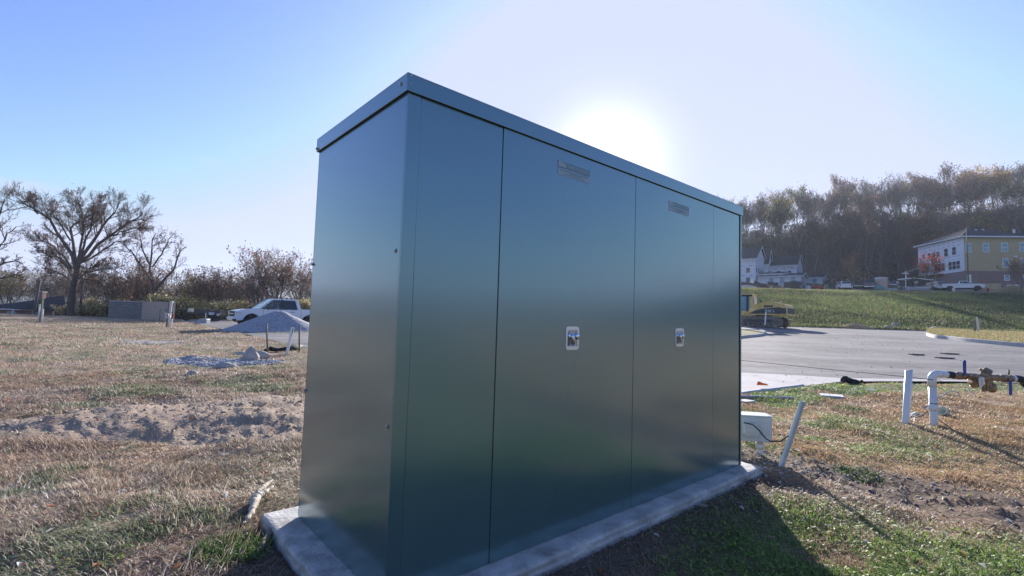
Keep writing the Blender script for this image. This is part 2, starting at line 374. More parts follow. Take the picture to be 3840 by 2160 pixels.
def brickmat(name, c1, c2, mortar, sx, bw, rh, rough=.85, msz=.02):
    m = bpy.data.materials.new(name); m.use_nodes = True; t = m.node_tree; p = t.nodes['Principled BSDF']; p.inputs['Roughness'].default_value = rough; p.inputs['Specular IOR Level'].default_value = .15
    tc = t.nodes.new('ShaderNodeTexCoord'); mp = t.nodes.new('ShaderNodeMapping'); mp.inputs['Rotation'].default_value = (math.pi/2, 0, 0)
    b = t.nodes.new('ShaderNodeTexBrick'); b.inputs['Color1'].default_value = (*c1, 1); b.inputs['Color2'].default_value = (*c2, 1); b.inputs['Mortar'].default_value = (*mortar, 1)
    b.inputs['Scale'].default_value = sx; b.inputs['Brick Width'].default_value = bw; b.inputs['Row Height'].default_value = rh; b.inputs['Mortar Size'].default_value = msz
    t.links.new(tc.outputs['Object'], mp.inputs[0]); t.links.new(mp.outputs[0], b.inputs[0])
    n = t.nodes.new('ShaderNodeTexNoise'); n.inputs['Scale'].default_value = 2.5; n.inputs['Detail'].default_value = 6; t.links.new(tc.outputs['Object'], n.inputs[0])
    cr = t.nodes.new('ShaderNodeValToRGB'); cr.color_ramp.elements[0].color = (.75, .75, .75, 1); cr.color_ramp.elements[1].color = (1.15, 1.12, 1.1, 1); t.links.new(n.outputs[0], cr.inputs[0])
    mx = t.nodes.new('ShaderNodeMix'); mx.data_type = 'RGBA'; mx.blend_type = 'MULTIPLY'; mx.inputs[0].default_value = 1
    t.links.new(b.outputs[0], mx.inputs[6]); t.links.new(cr.outputs[0], mx.inputs[7]); t.links.new(mx.outputs[2], p.inputs['Base Color'])
    bp = t.nodes.new('ShaderNodeBump'); bp.inputs['Strength'].default_value = .5; t.links.new(b.outputs['Fac'], bp.inputs['Height']); bp.invert = True; t.links.new(bp.outputs[0], p.inputs['Normal'])
    return m
M['brickgrey'] = brickmat('grey_block', (.17, .165, .17), (.22, .21, .21), (.28, .27, .26), 1, .4, .2)
M['brickred'] = brickmat('red_brick', (.19, .065, .06), (.23, .085, .075), (.30, .26, .25), 1, .24, .085)
M['siding'] = brickmat('yellow_siding', (.47, .39, .225), (.48, .40, .235), (.36, .30, .18), 1, 60., .16, .6, .012)
M['wrap'] = brickmat('house_wrap', (.80, .81, .86), (.84, .85, .89), (.74, .75, .80), 1, 2.4, 1.2, .5, .01)
M['shingle'] = brickmat('dark_shingles', (.03, .034, .042), (.042, .047, .056), (.025, .03, .036), 1, .5, .25)
M['shinglelit'] = brickmat('sunlit_shingles', (.33, .30, .26), (.36, .33, .29), (.27, .25, .22), 1, .5, .25)  # shingles of the sunlit slope, the sun's paleness put into the colour
M['trim'] = pmat('white_trim', (.68, .68, .69), .5, var=.04)
M['winblue'] = pmat('window_pane_blue', (.17, .36, .42), .12, var=.25, scale=1.2)
M['cat'] = pmat('machine_yellow', (.72, .47, .12), .45, var=.22, scale=2.2, bump=.05, bscale=20, col2=(.78, .55, .20))
M['catgrey'] = pmat('machine_charcoal', (.05, .05, .055), .5, var=.2, scale=3)
M['track'] = pmat('track_steel', (.16, .12, .095), .7, .4, var=.4, scale=6, bump=.4, bscale=30, col2=(.24, .20, .17))
M['dustsheet'] = pmat('geotextile', (.02, .02, .022), .8, var=.3, scale=8, bump=.5, bscale=20)
M['tealtarp'] = pmat('teal_tarp', (.12, .27, .24), .6, var=.1, scale=3)
M['olive'] = pmat('olive_cabinet', (.09, .13, .085), .6, var=.1, scale=3)
M['skin'] = pmat('skin', (.55, .35, .26), .5, var=.05, scale=12)
M['cloth'] = pmat('shirt_cloth', (.05, .07, .11), .8, var=.1, scale=12)
M['hair'] = pmat('hair', (.05, .03, .02), .7, var=.2, scale=30)
M['vinyl'] = pmat('decal_white', (.56, .58, .64), .5, var=.05)
M['decalblue'] = pmat('decal_blue', (.035, .08, .14), .45, var=.05)
M['decalglare'] = pmat('decal_in_glare', (.17, .27, .30), .45, var=.05)  # glare that washes out the door labels is mixed into their colour
M['faintprint'] = pmat('wrap_print', (.28, .31, .42), .6, var=.2)
M['vinylglare'] = pmat('decal_band_in_glare', (.36, .43, .48), .5, var=.05)  # pale band and lettering, with the same glare painted in
M['cream'] = pmat('cream_plastic', (.70, .69, .55), .5, var=.08, scale=6)
M['straw'] = pmat('straw_pile', (.42, .27, .14), .9, var=.3, scale=4, bump=.8, bscale=14)
M['gravel'] = pmat('grey_gravel', (.27, .28, .30), .9, var=.32, scale=9, bump=1., bscale=16, col2=(.34, .34, .35), detail=12)
M['rock'] = pmat('pale_rock', (.36, .33, .29), .85, var=.2, scale=4, bump=.5, bscale=14)
M['deadwood'] = pmat('dead_wood', (.42, .36, .30), .85, var=.25, scale=9, bump=.6, bscale=40, stretch=(1, .3, 1))
# cabinet paint: dark green baked metallic finish
def cabmat():
    m = bpy.data.materials.new('green_metal_finish'); m.use_nodes = True; t = m.node_tree; p = t.nodes['Principled BSDF']
    p.inputs['Metallic'].default_value = .58; p.inputs['Roughness'].default_value = .27; p.inputs['Coat Weight'].default_value = .9; p.inputs['Coat Roughness'].default_value = .16; p.inputs['Coat IOR'].default_value = 1.85
    tc = t.nodes.new('ShaderNodeTexCoord')
    n = t.nodes.new('ShaderNodeTexNoise'); n.inputs['Scale'].default_value = 1.7; n.inputs['Detail'].default_value = 5; t.links.new(tc.outputs['Object'], n.inputs[0])
    cr = t.nodes.new('ShaderNodeValToRGB'); cr.color_ramp.elements[0].color = (.125, .235, .25, 1); cr.color_ramp.elements[1].color = (.15, .27, .285, 1); t.links.new(n.outputs[0], cr.inputs[0])
    # fine dust specks that gather low on the panels
    sp = t.nodes.new('ShaderNodeTexNoise'); sp.inputs['Scale'].default_value = 95; sp.inputs['Detail'].default_value = 3; t.links.new(tc.outputs['Object'], sp.inputs[0])
    sr = t.nodes.new('ShaderNodeValToRGB'); sr.color_ramp.elements[0].position = .73; sr.color_ramp.elements[1].position = .78; t.links.new(sp.outputs[0], sr.inputs[0])
    se = t.nodes.new('ShaderNodeSeparateXYZ'); t.links.new(tc.outputs['Object'], se.inputs[0])
    k = mth(t, 'SUBTRACT', 1.0, mth(t, 'DIVIDE', se.outputs[2], .9), clamp=True)
    fac = mth(t, 'MULTIPLY', mth(t, 'MULTIPLY', sr.outputs[0], k), .6)
    mx = t.nodes.new('ShaderNodeMix'); mx.data_type = 'RGBA'; mx.inputs[7].default_value = (.42, .44, .44, 1); t.links.new(fac, mx.inputs[0]); t.links.new(cr.outputs[0], mx.inputs[6])
    t.links.new(mx.outputs[2], p.inputs['Base Color'])
    # faint water streaks and wiped dust
    ms_ = t.nodes.new('ShaderNodeMapping'); ms_.inputs['Scale'].default_value = (7, 7, .45); t.links.new(tc.outputs['Object'], ms_.inputs[0])
    st = t.nodes.new('ShaderNodeTexNoise'); st.inputs['Scale'].default_value = 1.6; st.inputs['Detail'].default_value = 3; st.inputs['Roughness'].default_value = .5; t.links.new(ms_.outputs[0], st.inputs[0])
    sm = t.nodes.new('ShaderNodeTexNoise'); sm.inputs['Scale'].default_value = 3.2; sm.inputs['Detail'].default_value = 3; sm.inputs['Distortion'].default_value = .2; t.links.new(tc.outputs['Object'], sm.inputs[0])
    # gentle oil-canning and a sideways orange peel that smears what it mirrors
    mp = t.nodes.new('ShaderNodeMapping'); mp.inputs['Scale'].default_value = (6, 6, .6); t.links.new(tc.outputs['Object'], mp.inputs[0])
    b1 = t.nodes.new('ShaderNodeTexNoise'); b1.inputs['Scale'].default_value = .5; b1.inputs['Detail'].default_value = 1; t.links.new(tc.outputs['Object'], b1.inputs[0])
    bp = t.nodes.new('ShaderNodeBump'); bp.inputs['Strength'].default_value = .35; bp.inputs['Distance'].default_value = .04; t.links.new(b1.outputs[0], bp.inputs['Height'])
    t.links.new(bp.outputs[0], p.inputs['Normal'])
    r = t.nodes.new('ShaderNodeMapRange'); r.inputs[3].default_value = .20; r.inputs[4].default_value = .29; t.links.new(mth(t, 'MULTIPLY', mth(t, 'ADD', st.outputs[0], sm.outputs[0]), .5), r.inputs[0]); t.links.new(r.outputs[0], p.inputs['Roughness'])
    return m
M['cab'] = cabmat()

# ------------------------------------------------------------------ ground sheet
def ground_colour(x, y):
    q = x/np.maximum(y, 2.5); r = np.hypot(x, y)
    base = np.empty(x.shape+(3,))
    A = np.array([.34, .225, .16]); B = np.array([.44, .33, .23]); GR = np.array([.16, .18, .08]); D = np.array([.36, .275, .205]); DD = np.array([.125, .088, .066])
    n1 = fbm(x*.35, y*.5, 2, 4); n2 = fbm(x*1.7, y*2.2, 5, 4)
    k = sst(.38, .62, n1)[..., None]; base[:] = A*(1-k)+B*k
    right = sst(.15, .5, q)
    base = base*(1-right[..., None])+right[..., None]*(np.array([.43, .275, .145])*(.85+.3*n2[..., None]))
    gm = sst(.54, .68, fbm(x*.8+9, y*1.1, 8, 4)+.06*right-.0)*.5
    gm = np.maximum(gm, greenzone(x, y)*.85)
    base = base*(1-gm[..., None])+GR*gm[..., None]
    dm = np.maximum(np.minimum(mound(x, y)*3, 1), sst(.62, .7, fbm(x*.9+30, y*1.3, 18, 4))*.6*(1-greenzone(x, y)))
    base = base*(1-dm[..., None])+D*dm[..., None]
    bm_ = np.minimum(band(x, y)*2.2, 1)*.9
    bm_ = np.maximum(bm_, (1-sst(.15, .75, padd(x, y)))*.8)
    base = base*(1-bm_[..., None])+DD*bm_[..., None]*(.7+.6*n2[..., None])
    g = np.minimum(gpatch(x, y)*3, 1); g = g*sst(.35, .5, n2+.1*g); base = base*(1-g[..., None])+np.array([.36, .36, .37])*g[..., None]
    # green bank
    bk = sst(46, 49, y)*(1-sst(82, 100, y))*sst(-.05, .15, q)
    bn = fbm(x*.16, y*.25, 44, 5)[..., None]
    bc = np.array([.11, .15, .05])*(1-sst(.4, .65, bn))+np.array([.22, .27, .09])*sst(.4, .65, bn)
    top = (sst(77, 80, y)[..., None]); bc = bc*(1-top*.6)+np.array([.30, .24, .13])*top*.6
    base = base*(1-bk[..., None])+bc*bk[..., None]
    yard = sst(80.5, 82.5, y)*sst(.1, .3, q)*(1-.55*sst(.8, .95, q)); base = base*(1-yard[..., None])+np.array([.15, .145, .15])*yard[..., None]
    wd = np.maximum(sst(100, 128, y)*sst(-.1, .1, q), sst(66, 74, y)*(1-sst(-.2, 0, q)))
    base = base*(1-wd[..., None])+np.array([.085, .06, .045])*wd[..., None]
    far = sst(350, 900, r); base = base*(1-far[..., None])+np.array([.10, .095, .075])*far[..., None]
    return base
def greenzone(x, y):
    q = x/np.maximum(y, 1.0)
    a = sst(.2, .55, q)*(1-sst(3.4, 4.6, y+.35*(x-2)))*sst(.34, .5, fbm(x*1.1, y*1.3, 71, 4)+.09)
    b = sst(.3, .45, q)*sst(.3, .5, 1-np.abs(y-near_edge_y(x)+.5)/1.6)*sst(.4, .55, fbm(x*.9, y*.9, 77, 3)+.08)
    c = sst(-.1, .2, x-2.4)*sst(5, 6.4, y)*(1-sst(7.4, 9.2, y))*(1-sst(4.2, 6.5, x))*sst(.36, .5, fbm(x*1.1, y*1.4, 79, 3))*.8
    d = (1-sst(-1.6, -.6, x))*sst(.50, .66, fbm(x*1.3+3, y*1.7, 83, 4))*.62
    return np.clip(a+b+c+d, 0, 1)
th = np.concatenate([np.linspace(-62, 62, 560), np.linspace(66, 294, 66)])*math.pi/180
rr = [0.0, .35]
while rr[-1] < 330: rr.append(rr[-1]*1.0135+.004)
while rr[-1] < 4200: rr.append(rr[-1]*1.12)
rr = np.array(rr); TH, RR = np.meshgrid(th, rr); GX = RR*np.sin(TH); GY = RR*np.cos(TH)
GZ = H(GX, GY); GZ = GZ - .0*RR
def hidez(x, y, z):   # keep soil below the slab
    return np.where(padd(x, y) < .01, -0.12, z)
GZ = hidez(GX, GY, GZ)
nr, na = TH.shape; idx = np.arange(nr*na).reshape(nr, na)
F = np.stack([idx[:-1, :], np.roll(idx, -1, 1)[:-1, :], np.roll(idx, -1, 1)[1:, :], idx[1:, :]], -1).reshape(-1, 4)[:, ::-1]
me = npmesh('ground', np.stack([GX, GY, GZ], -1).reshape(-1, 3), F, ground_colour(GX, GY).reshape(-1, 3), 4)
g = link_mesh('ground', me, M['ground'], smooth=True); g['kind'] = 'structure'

# far hills all round (low, wooded)
def far_hills():
    rows = []; n = 420
    A = np.linspace(-180, 180, n)*math.pi/180
    prof = 55+40*fbm(A*2.2+5, A*0, 91, 4)
    pts = []
    for k, (fr, hh) in enumerate(((1.0, -5), (1.12, .55), (1.25, .9), (1.4, 1.0), (1.8, .6))):
        R = 1250*fr*(1+.05*np.sin(A*5)); z = prof*hh+(fbm(A*60, A*0+k*3, 95, 3)-.5)*9*(hh > 0) if hh > 0 else np.full(n, -5.)
        pts.append(np.stack([R*np.sin(A), R*np.cos(A), z], -1))
    V = np.concatenate(pts); ii = np.arange(len(V)).reshape(5, n)
    Fh = np.stack([ii[:-1, :-1], ii[:-1, 1:], ii[1:, 1:], ii[1:, :-1]], -1).reshape(-1, 4)
    me = npmesh('far_hills', V, Fh, None, 4)
    o = link_mesh('far_hills', me, pmat('far_wooded_hill', (.07, .065, .05), .95, var=.4, scale=.02, col2=(.12, .10, .07), detail=9), smooth=True); o['kind'] = 'structure'
far_hills()

# tarmac lot, laid on the smooth terrain
def sheet(name, near, far, mat, nu=120, nv=60, dz=.0, pw=1.6):
    near = [Vector(p) for p in near]; far = [Vector(p) for p in far]
    def samp(c, t):
        L = [0]
        for a, b in zip(c, c[1:]): L.append(L[-1]+(b-a).length)
        s = t*L[-1]
        for i in range(len(c)-1):
            if s <= L[i+1]+1e-9: return c[i].lerp(c[i+1], (s-L[i])/max(L[i+1]-L[i], 1e-9))
        return c[-1]
    V = []
    for j in range(nv+1):
        for i in range(nu+1):
            a = samp(near, i/nu); b = samp(far, i/nu); p = a.lerp(b, (j/nv)**pw); V.append((p[0], p[1]))
    V = np.array(V); Z = Hs(V[:, 0], V[:, 1])+dz
    ii = np.arange(len(V)).reshape(nv+1, nu+1)
    Fq = np.stack([ii[:-1, :-1], ii[:-1, 1:], ii[1:, 1:], ii[1:, :-1]], -1).reshape(-1, 4)
    me = npmesh(name, np.column_stack([V, Z]), Fq, None, 4); o = link_mesh(name, me, mat, smooth=True); o['kind'] = 'structure'
    return o
nearc = [(x, y) for x, y in zip(*_NE) if y < 60]
sheet('tarmac_lot', [(x, y) for x, y in nearc], [(-49, 64), (-30, 60), (-12, 52), (20, 47.6), (60, 47.6), (75, 46)], M['asphalt'], 200, 90)
# dusty concrete apron along the near edge of the lot
ap = [G(*p) for p in ((2600, 1500), (2785, 1477), (2970, 1454), (3158, 1431), (3500, 1430), (3790, 1434))]
ap2 = [G(*p) for p in ((2600, 1420), (2785, 1398), (2970, 1407), (3158, 1418), (3500, 1424), (3790, 1429))]
sheet('concrete_apron', [tuple(p[:2]) for p in ap], [tuple(p[:2]) for p in ap2], M['dusty'], 60, 10, .006, 1)

def kerb(name, pts, h, wdt, mat=M['kerb'], z0=-.05):
    pts = [Vector((p[0], p[1], 0)) for p in pts]
    # resample smooth
    out = []
    for i in range(len(pts)-1):
        p0 = pts[max(i-1, 0)]; p1 = pts[i]; p2 = pts[i+1]; p3 = pts[min(i+2, len(pts)-1)]
        for k in range(6):
            t = k/6; out.append(.5*((2*p1)+(-p0+p2)*t+(2*p0-5*p1+4*p2-p3)*t*t+(-p0+3*p1-3*p2+p3)*t**3))
    out.append(pts[-1]); b = MB(); prof = [(0, z0), (.02, h-.02), (.045, h), (wdt-.02, h), (wdt, z0)]
    vs = []; m = len(prof)
    for i, p in enumerate(out):
        d = (out[min(i+1, len(out)-1)]-out[max(i-1, 0)]).normalized(); nrm = Vector((-d.y, d.x, 0)); z = float(Hs(p.x, p.y))
        for a, c in prof: q = p+nrm*a; vs.append((q.x, q.y, z+c))
    fs = [(i*m+j, i*m+j+1, (i+1)*m+j+1, (i+1)*m+j) for i in range(len(out)-1) for j in range(m-1)]
    b.add(vs, fs); b.add([vs[i] for i in range(m)], [tuple(range(m))]); b.add([vs[-m+i] for i in range(m)], [tuple(range(m))])
    o = b.build(name, mat); o['kind'] = 'structure'; return out
def verge(name, pts, h, mat=M['ground'], colr=(.30, .24, .12)):
    n = len(pts); cx = sum(p[0] for p in pts)/n; cy = sum(p[1] for p in pts)/n
    V = [(cx, cy, float(Hs(cx, cy))+h+.05)]
    for k in (.33, .66, 1.0):
        for p in pts:
            x = cx+(p[0]-cx)*k; y = cy+(p[1]-cy)*k; V.append((x, y, float(Hs(x, y))+h+.05*(1-k)-.01))
    Fq = [(0, 1+i, 1+(i+1) % n) for i in range(n)]
    me = bpy.data.meshes.new(name)
    for k in range(2): Fq += [(1+k*n+i, 1+(k+1)*n+i, 1+(k+1)*n+(i+1) % n, 1+k*n+(i+1) % n) for i in range(n)]
    me.from_pydata(V, [], Fq); me.update(); at = me.color_attributes.new('col', 'FLOAT_COLOR', 'POINT')
    rv = random.Random(3)
    for i in range(len(V)):
        gk = rv.random(); c = [colr[j]*(1-gk)+(.16, .2, .06)[j]*gk for j in range(3)]; at.data[i].color = (*c, 1)
    o = link_mesh(name, me, mat, smooth=True); o['kind'] = 'structure'
# peninsula on the right
pk = [G(*p) for p in ((3506, 1232), (3478, 1243), (3474, 1258), (3500, 1267), (3548, 1272), (3640, 1283), (3840, 1302), (4100, 1322))]
kc = kerb('peninsula_kerb', pk, .24, .18)
M['verge'] = pmat('verge_turf', (.20, .19, .08), .95, var=.4, scale=1.3, bump=.6, bscale=20, col2=(.42, .31, .17), detail=9, spec=.2)
bkp = [COLM(px, 47.6) for px in (3512, 3560, 3640, 3840, 4100)]
sheet('peninsula_verge', [(p[0]+.1, p[1]+.12) for p in pk[1:]], [tuple(p[:2]) for p in bkp], M['verge'], 50, 24, .215, 1)
# island on the left of the lot
ik = [G(*p) for p in ((2560, 1296), (2700, 1280), (2786, 1268), (2850, 1261), (2872, 1254), (2868, 1247), (2830, 1242), (2700, 1245), (2560, 1258))]
kerb('island_kerb', ik, .15, .15); verge('island_verge', [tuple(p[:2]) for p in ik], .12)
kerb('near_kerb', [G(*p) for p in ((2600, 1508), (2700, 1492), (2785, 1480), (2850, 1471), (2970, 1456), (3020, 1449))], .045, .12)
kerb('far_kerb', [(-36, 61.5), (-25, 59), (-12, 53)], .16, .2)
# pale kerb line that climbs over the bank
kerb('bank_kerb', [(x, y) for x, y in ((36, 70.5), (44, 73), (56, 75.5), (70, 77), (90, 77.6))], .12, .3)

# ------------------------------------------------------------------ the metal enclosure and its slab
def onfront(px, py):   # sight line -> (x along the front, z) on the cabinet's front face
    d = ray(px, py); n = np.array([CDL[0], CDL[1], 0]); P0 = np.array([PADC[0], PADC[1], PADZ]); O = np.array([0, 0, CAM_H])
    t = (P0-O)@n/(d@n); q = O+d*t-P0; return float(q[0]*CDR[0]+q[1]*CDR[1]), float(q[2])
def onleft(px, py):
    d = ray(px, py); n = np.array([CDR[0], CDR[1], 0]); P0 = np.array([PADC[0], PADC[1], PADZ]); O = np.array([0, 0, CAM_H])
    t = (P0-O)@n/(d@n); q = O+d*t-P0; return float(q[0]*CDL[0]+q[1]*CDL[1]), float(q[2])
def slab():
    b = MB(); x0, x1, y0, y1 = -.17, LEN+.14, -.15, DEP+.2
    # outline with small irregular chips so the cast edge is not razor straight
    rv = random.Random(5); nx = 90; out = []
    def edge(a, c, n):
        for i in range(n): t = i/n; out.append((a[0]+(c[0]-a[0])*t, a[1]+(c[1]-a[1])*t))
    edge((x0, y0), (x1, y0), 110); edge((x1, y0), (x1, y1), 40); edge((x1, y1), (x0, y1), 60); edge((x0, y1), (x0, y0), 50)
    n = len(out); vs = []; cx, cy = (x0+x1)/2, (y0+y1)/2
    lv = ((-.28, 0.0), (-.055, 0.0), (-.045, .004), (-.018, .004), (-.004, .014), (0.0, .034))
    for z, ins in lv:
        for i, (x, y) in enumerate(out):
            a = (float(vn(i*.45+z*30, z*50, 3))-.5)*.012 if z > -.2 else 0
            sx = (1 if x > cx else -1) if abs(x-x0) < 1e-6 or abs(x-x1) < 1e-6 else 0; sy = (1 if y > cy else -1) if abs(y-y0) < 1e-6 or abs(y-y1) < 1e-6 else 0
            vs.append((x-sx*(ins+a), y-sy*(ins+a), z))
    fs = [(k*n+i, k*n+(i+1) % n, (k+1)*n+(i+1) % n, (k+1)*n+i) for k in range(len(lv)-1) for i in range(n)]
    fs.append(tuple((len(lv)-1)*n+i for i in range(n))); fs.append(tuple(range(n-1, -1, -1)))
    b.add(vs, fs); o = b.build('concrete_slab', M['concrete'], smooth=False)
    o.location = (PADC[0], PADC[1], PADZ-.003); o.rotation_euler = (0, 0, YAW)
    tagp(o, 'low concrete slab under the tall green metal enclosure, its edge showing all along', 'slab')
slab()
cab = thing('utility_enclosure', 'tall dark green metal enclosure with steel latches standing on a concrete slab', 'enclosure', (PADC[0], PADC[1], PADZ), YAW)
MB().bb((.012, .012, .004), (LEN-.012, DEP-.012, HGT)).build('inner_shell', M['dark'], cab)
sx = [0.0]+[onfront(*p)[0] for p in ((1551, 345), (1890, 463), (2385, 651), (2676, 769))]+[LEN-.026, LEN]
sx[1] = .075
g2 = .0022
def panel(nm, a, b_, y0=0.0, y1=.009, z0=0.0, z1=HGT, par=cab, mat=M['cab']):
    return MB().bb((a+g2, y0, z0), (b_-g2, y1, z1)).build(nm, mat, par, bev=.0025)
MB().bb((0, 0, 0), (sx[1], .010, HGT)).build('corner_trim', M['cab'], cab, bev=.002)
panel('front_panel', sx[1]-.001, sx[2], .002)
d1 = panel('access_door', sx[2], sx[3], -.001); d2 = panel('access_door', sx[3], sx[4], -.001)
panel('front_panel', sx[4], sx[5]-.012, .001)
MB().bb((LEN-.022, -.006, 0), (LEN, .012, HGT)).bb((LEN-.009, .0125, 0), (LEN, DEP, HGT)).build('end_panel', M['cab'], cab, bev=.002)
MB().bb((0, .0103, 0), (.010, DEP, HGT)).build('side_panel', M['cab'], cab, bev=.002)
MB().bb((0, DEP-.010, 0), (LEN, DEP+.001, HGT)).build('back_panel', M['cab'], cab, bev=.002)
o_, rh = .0107, .0781
rf = MB(); zt = HGT+rh
rf.bb((-o_-.004, -o_-.004, zt-.006), (LEN+o_+.004, DEP+o_+.004, zt))
for a, c in (((-o_-.004, -o_-.004, HGT-.012), (LEN+o_+.004, -o_+.0005, zt-.0062)), ((-o_-.004, DEP+o_, HGT-.012), (LEN+o_+.004, DEP+o_+.004, zt-.0062)),
             ((-o_-.004, -o_+.0007, HGT-.012), (-o_+.0005, DEP+o_-.0002, zt-.0062)), ((LEN+o_, -o_+.0007, HGT-.012), (LEN+o_+.004, DEP+o_-.0002, zt-.0062))): rf.bb(a, c)
rf.build('roof_cap', M['cab'], cab, bev=.0015)
MB().bb((-.006, -.006, HGT-.009), (LEN+.006, -.0002, HGT+.002)).bb((-.006, .0, HGT-.009), (-.0002, DEP, HGT+.002)).build('roof_groove_shade', M['black'], cab)  # black strip stands for the shade in the drip groove under the skirt
def bolt(px, py, face, r=.008, out=.007, par=cab):
    a, z = (onleft if face == 'L' else onfront)(px, py)
    R0 = Matrix.Rotation(-math.pi/2, 4, 'Y') if face == 'L' else Matrix.Rotation(math.pi/2, 4, 'X')
    loc = (-.0005, a, z) if face == 'L' else (a, -.0005, z)
    if z > HGT-.013: loc = (loc[0]-.0143, loc[1], loc[2]) if face == 'L' else (loc[0], loc[1]-.0143, loc[2])
    b = MB().lathe([(r*1.5, 0), (r*1.5, out*.25), (r, out*.3), (r*.95, out*.9), (r*.6, out)], Matrix.Translation(loc) @ R0, 10)
    b.build('bolt', M['zinc'], par)
for p in ((1483, 940), (1453, 1600), (1514, 318)): bolt(*p, 'L')
for yv, p in ((DEP-.004, 996), (DEP-.004, 1465), (DEP-.004, 1918), (DEP-.004, 553)):
    z = onleft(1150, p)[1] if p > 600 else HGT+.004
    MB().lathe([(.012, 0), (.012, .003), (.008, .004), (.007, .012)], Matrix.Translation((-.0005 if p > 600 else -.015, DEP-.008, z)) @ Matrix.Rotation(-math.pi/2, 4, 'Y'), 8).build('bolt', M['zinc'], cab)
bolt(1537, 287, 'F', .004, .003); bolt(1535, 317, 'F', .004, .003)
def rrect(w_, h_, r, n=5):
    pts = []
    for cx, cy, a0 in ((w_/2-r, h_/2-r, 0), (-w_/2+r, h_/2-r, 90), (-w_/2+r, -h_/2+r, 180), (w_/2-r, -h_/2+r, 270)):
        for k in range(n+1): a = RAD(a0+90*k/n); pts.append((cx+r*math.cos(a), cy+r*math.sin(a)))
    return pts
def latch(px, py, door):
    x, z = onfront(px, py)
    W, Hh = .125, .148
    E = bpy.data.objects.new('latch', None)
    out = rrect(W, Hh, .022); inn = rrect(W*.74, Hh*.70, .008); n = len(out)
    vs = [(a, -.0035, b) for a, b in out]+[(a, -.0035, b) for a, b in inn]+[(a, 0, b) for a, b in out]+[(a, .0, b) for a, b in inn]
    fs = []
    for i in range(n):
        j = (i+1) % n; fs += [(i, j, n+j, n+i), (i, 2*n+i, 2*n+j, j), (n+i, n+j, 3*n+j, 3*n+i)]
    L_ = Matrix.Translation((x, -.0015, z))
    b = MB(); b.add(vs, fs, L_)
    for a in (-.037, .037):
        for c in (-.062, .062): b.lathe([(.004, 0), (.0035, .0016)], L_ @ Matrix.Translation((a, -.0036, c)) @ Matrix.Rotation(math.pi/2, 4, 'X'), 8)
    fr = b.build('latch_plate', M['steel_plate'], door)
    MB().add([(a, -.0002, c) for a, c in inn], [tuple(range(n))], L_).bb((x-.046, -.0045, z-.052), (x+.046, -.0035, z-.045)).build('latch_recess', M['zinc'], fr)
    h = MB(); h.lathe([(.021, 0), (.024, .003), (.022, .008), (.012, .010)], L_ @ Matrix.Translation((-.018, -.0005, .014)) @ Matrix.Rotation(math.pi/2, 4, 'X'), 20)
    h.tube([Vector((x-.018, -.02, z+.03)), Vector((x-.016, -.022, z+.005)), Vector((x-.016, -.018, z-.045))], [.008, .010, .006], 10)
    h.tube([Vector((x-.04, -.018, z-.044)), Vector((x+.042, -.018, z-.044))], .0035, 8)
    h.tube([Vector((x+.004, -.016, z+.03)), Vector((x+.004, -.016, z-.044))], .005, 8)
    h.build('latch_handle', M['steel'], fr, smooth=True)
    k = MB(); k.lathe([(.018, 0), (.021, .003), (.020, .012), (.013, .018), (.004, .019)], L_ @ Matrix.Translation((.036, -.003, .012)) @ Matrix.Rotation(math.pi/2, 4, 'X'), 20)
    k.build('padlock_body', M['steel'], fr, smooth=True)
latch(2145, 1268, d1); latch(2547, 1265, d2)
def decal(p_tl, p_br, par):
    (x0, z1), (x1, z0) = onfront(*p_tl), onfront(*p_br)
    Y = -.0022 if par in (d1, d2) else .0005
    zm = z1-(z1-z0)*.50
    d = MB().bb((x0, Y-.0006, zm+.004), (x1, Y, z1)).build('decal', M['decalglare'], par)
    MB().bb((x0, Y-.0006, z0), (x1, Y, zm-.002)).build('decal_band', M['vinylglare'], d)
    w_ = x1-x0; s = z1-zm
    # emblem block: pale square with a wedge
    e = MB(); e.prism([(x0+.012*w_, zm+.2*s), (x0+.24*w_, zm+.2*s), (x0+.24*w_, z1-.25*s), (x0+.08*w_, z1-.02*s), (x0+.012*w_, z1-.02*s)], Y-.0011, Y-.0008)
    e.build('emblem', M['vinylglare'], d)
    text_obj('SAFE-T-COVER', s*.62, M['vinylglare'], d, ((x0+x1)/2+.13*w_, Y-.0010, zm+s*.52), (math.pi/2, 0, 0), .0003, .62*w_*.95/(s*.62*6.7)*1.12)
    for k, (ln, hh) in enumerate(((.9, .020), (.32, .022), (.62, .014))):
        zc = zm-(zm-z0)*(.26+.24*k); l = MB(); rv = random.Random(k)
        xx = (x0+x1)/2-w_*ln/2
        while xx < (x0+x1)/2+w_*ln/2:
            a = rv.uniform(.006, .016); l.bb((xx, Y-.0011, zc-hh*.22), (xx+a, Y-.0007, zc+hh*.22)); xx += a+.005
        l.build('small_print', M['decalglare'], d)
(xa, za) = onfront(2508, 750); (xb, zb_) = onfront(2582, 815)
decal((2508, 752), (2582, 812), d2)
decal((2092, 600), (2210, 690), d1)

# ------------------------------------------------------------------ things on the ground at the right
def onground(px, py): return G(px, py)
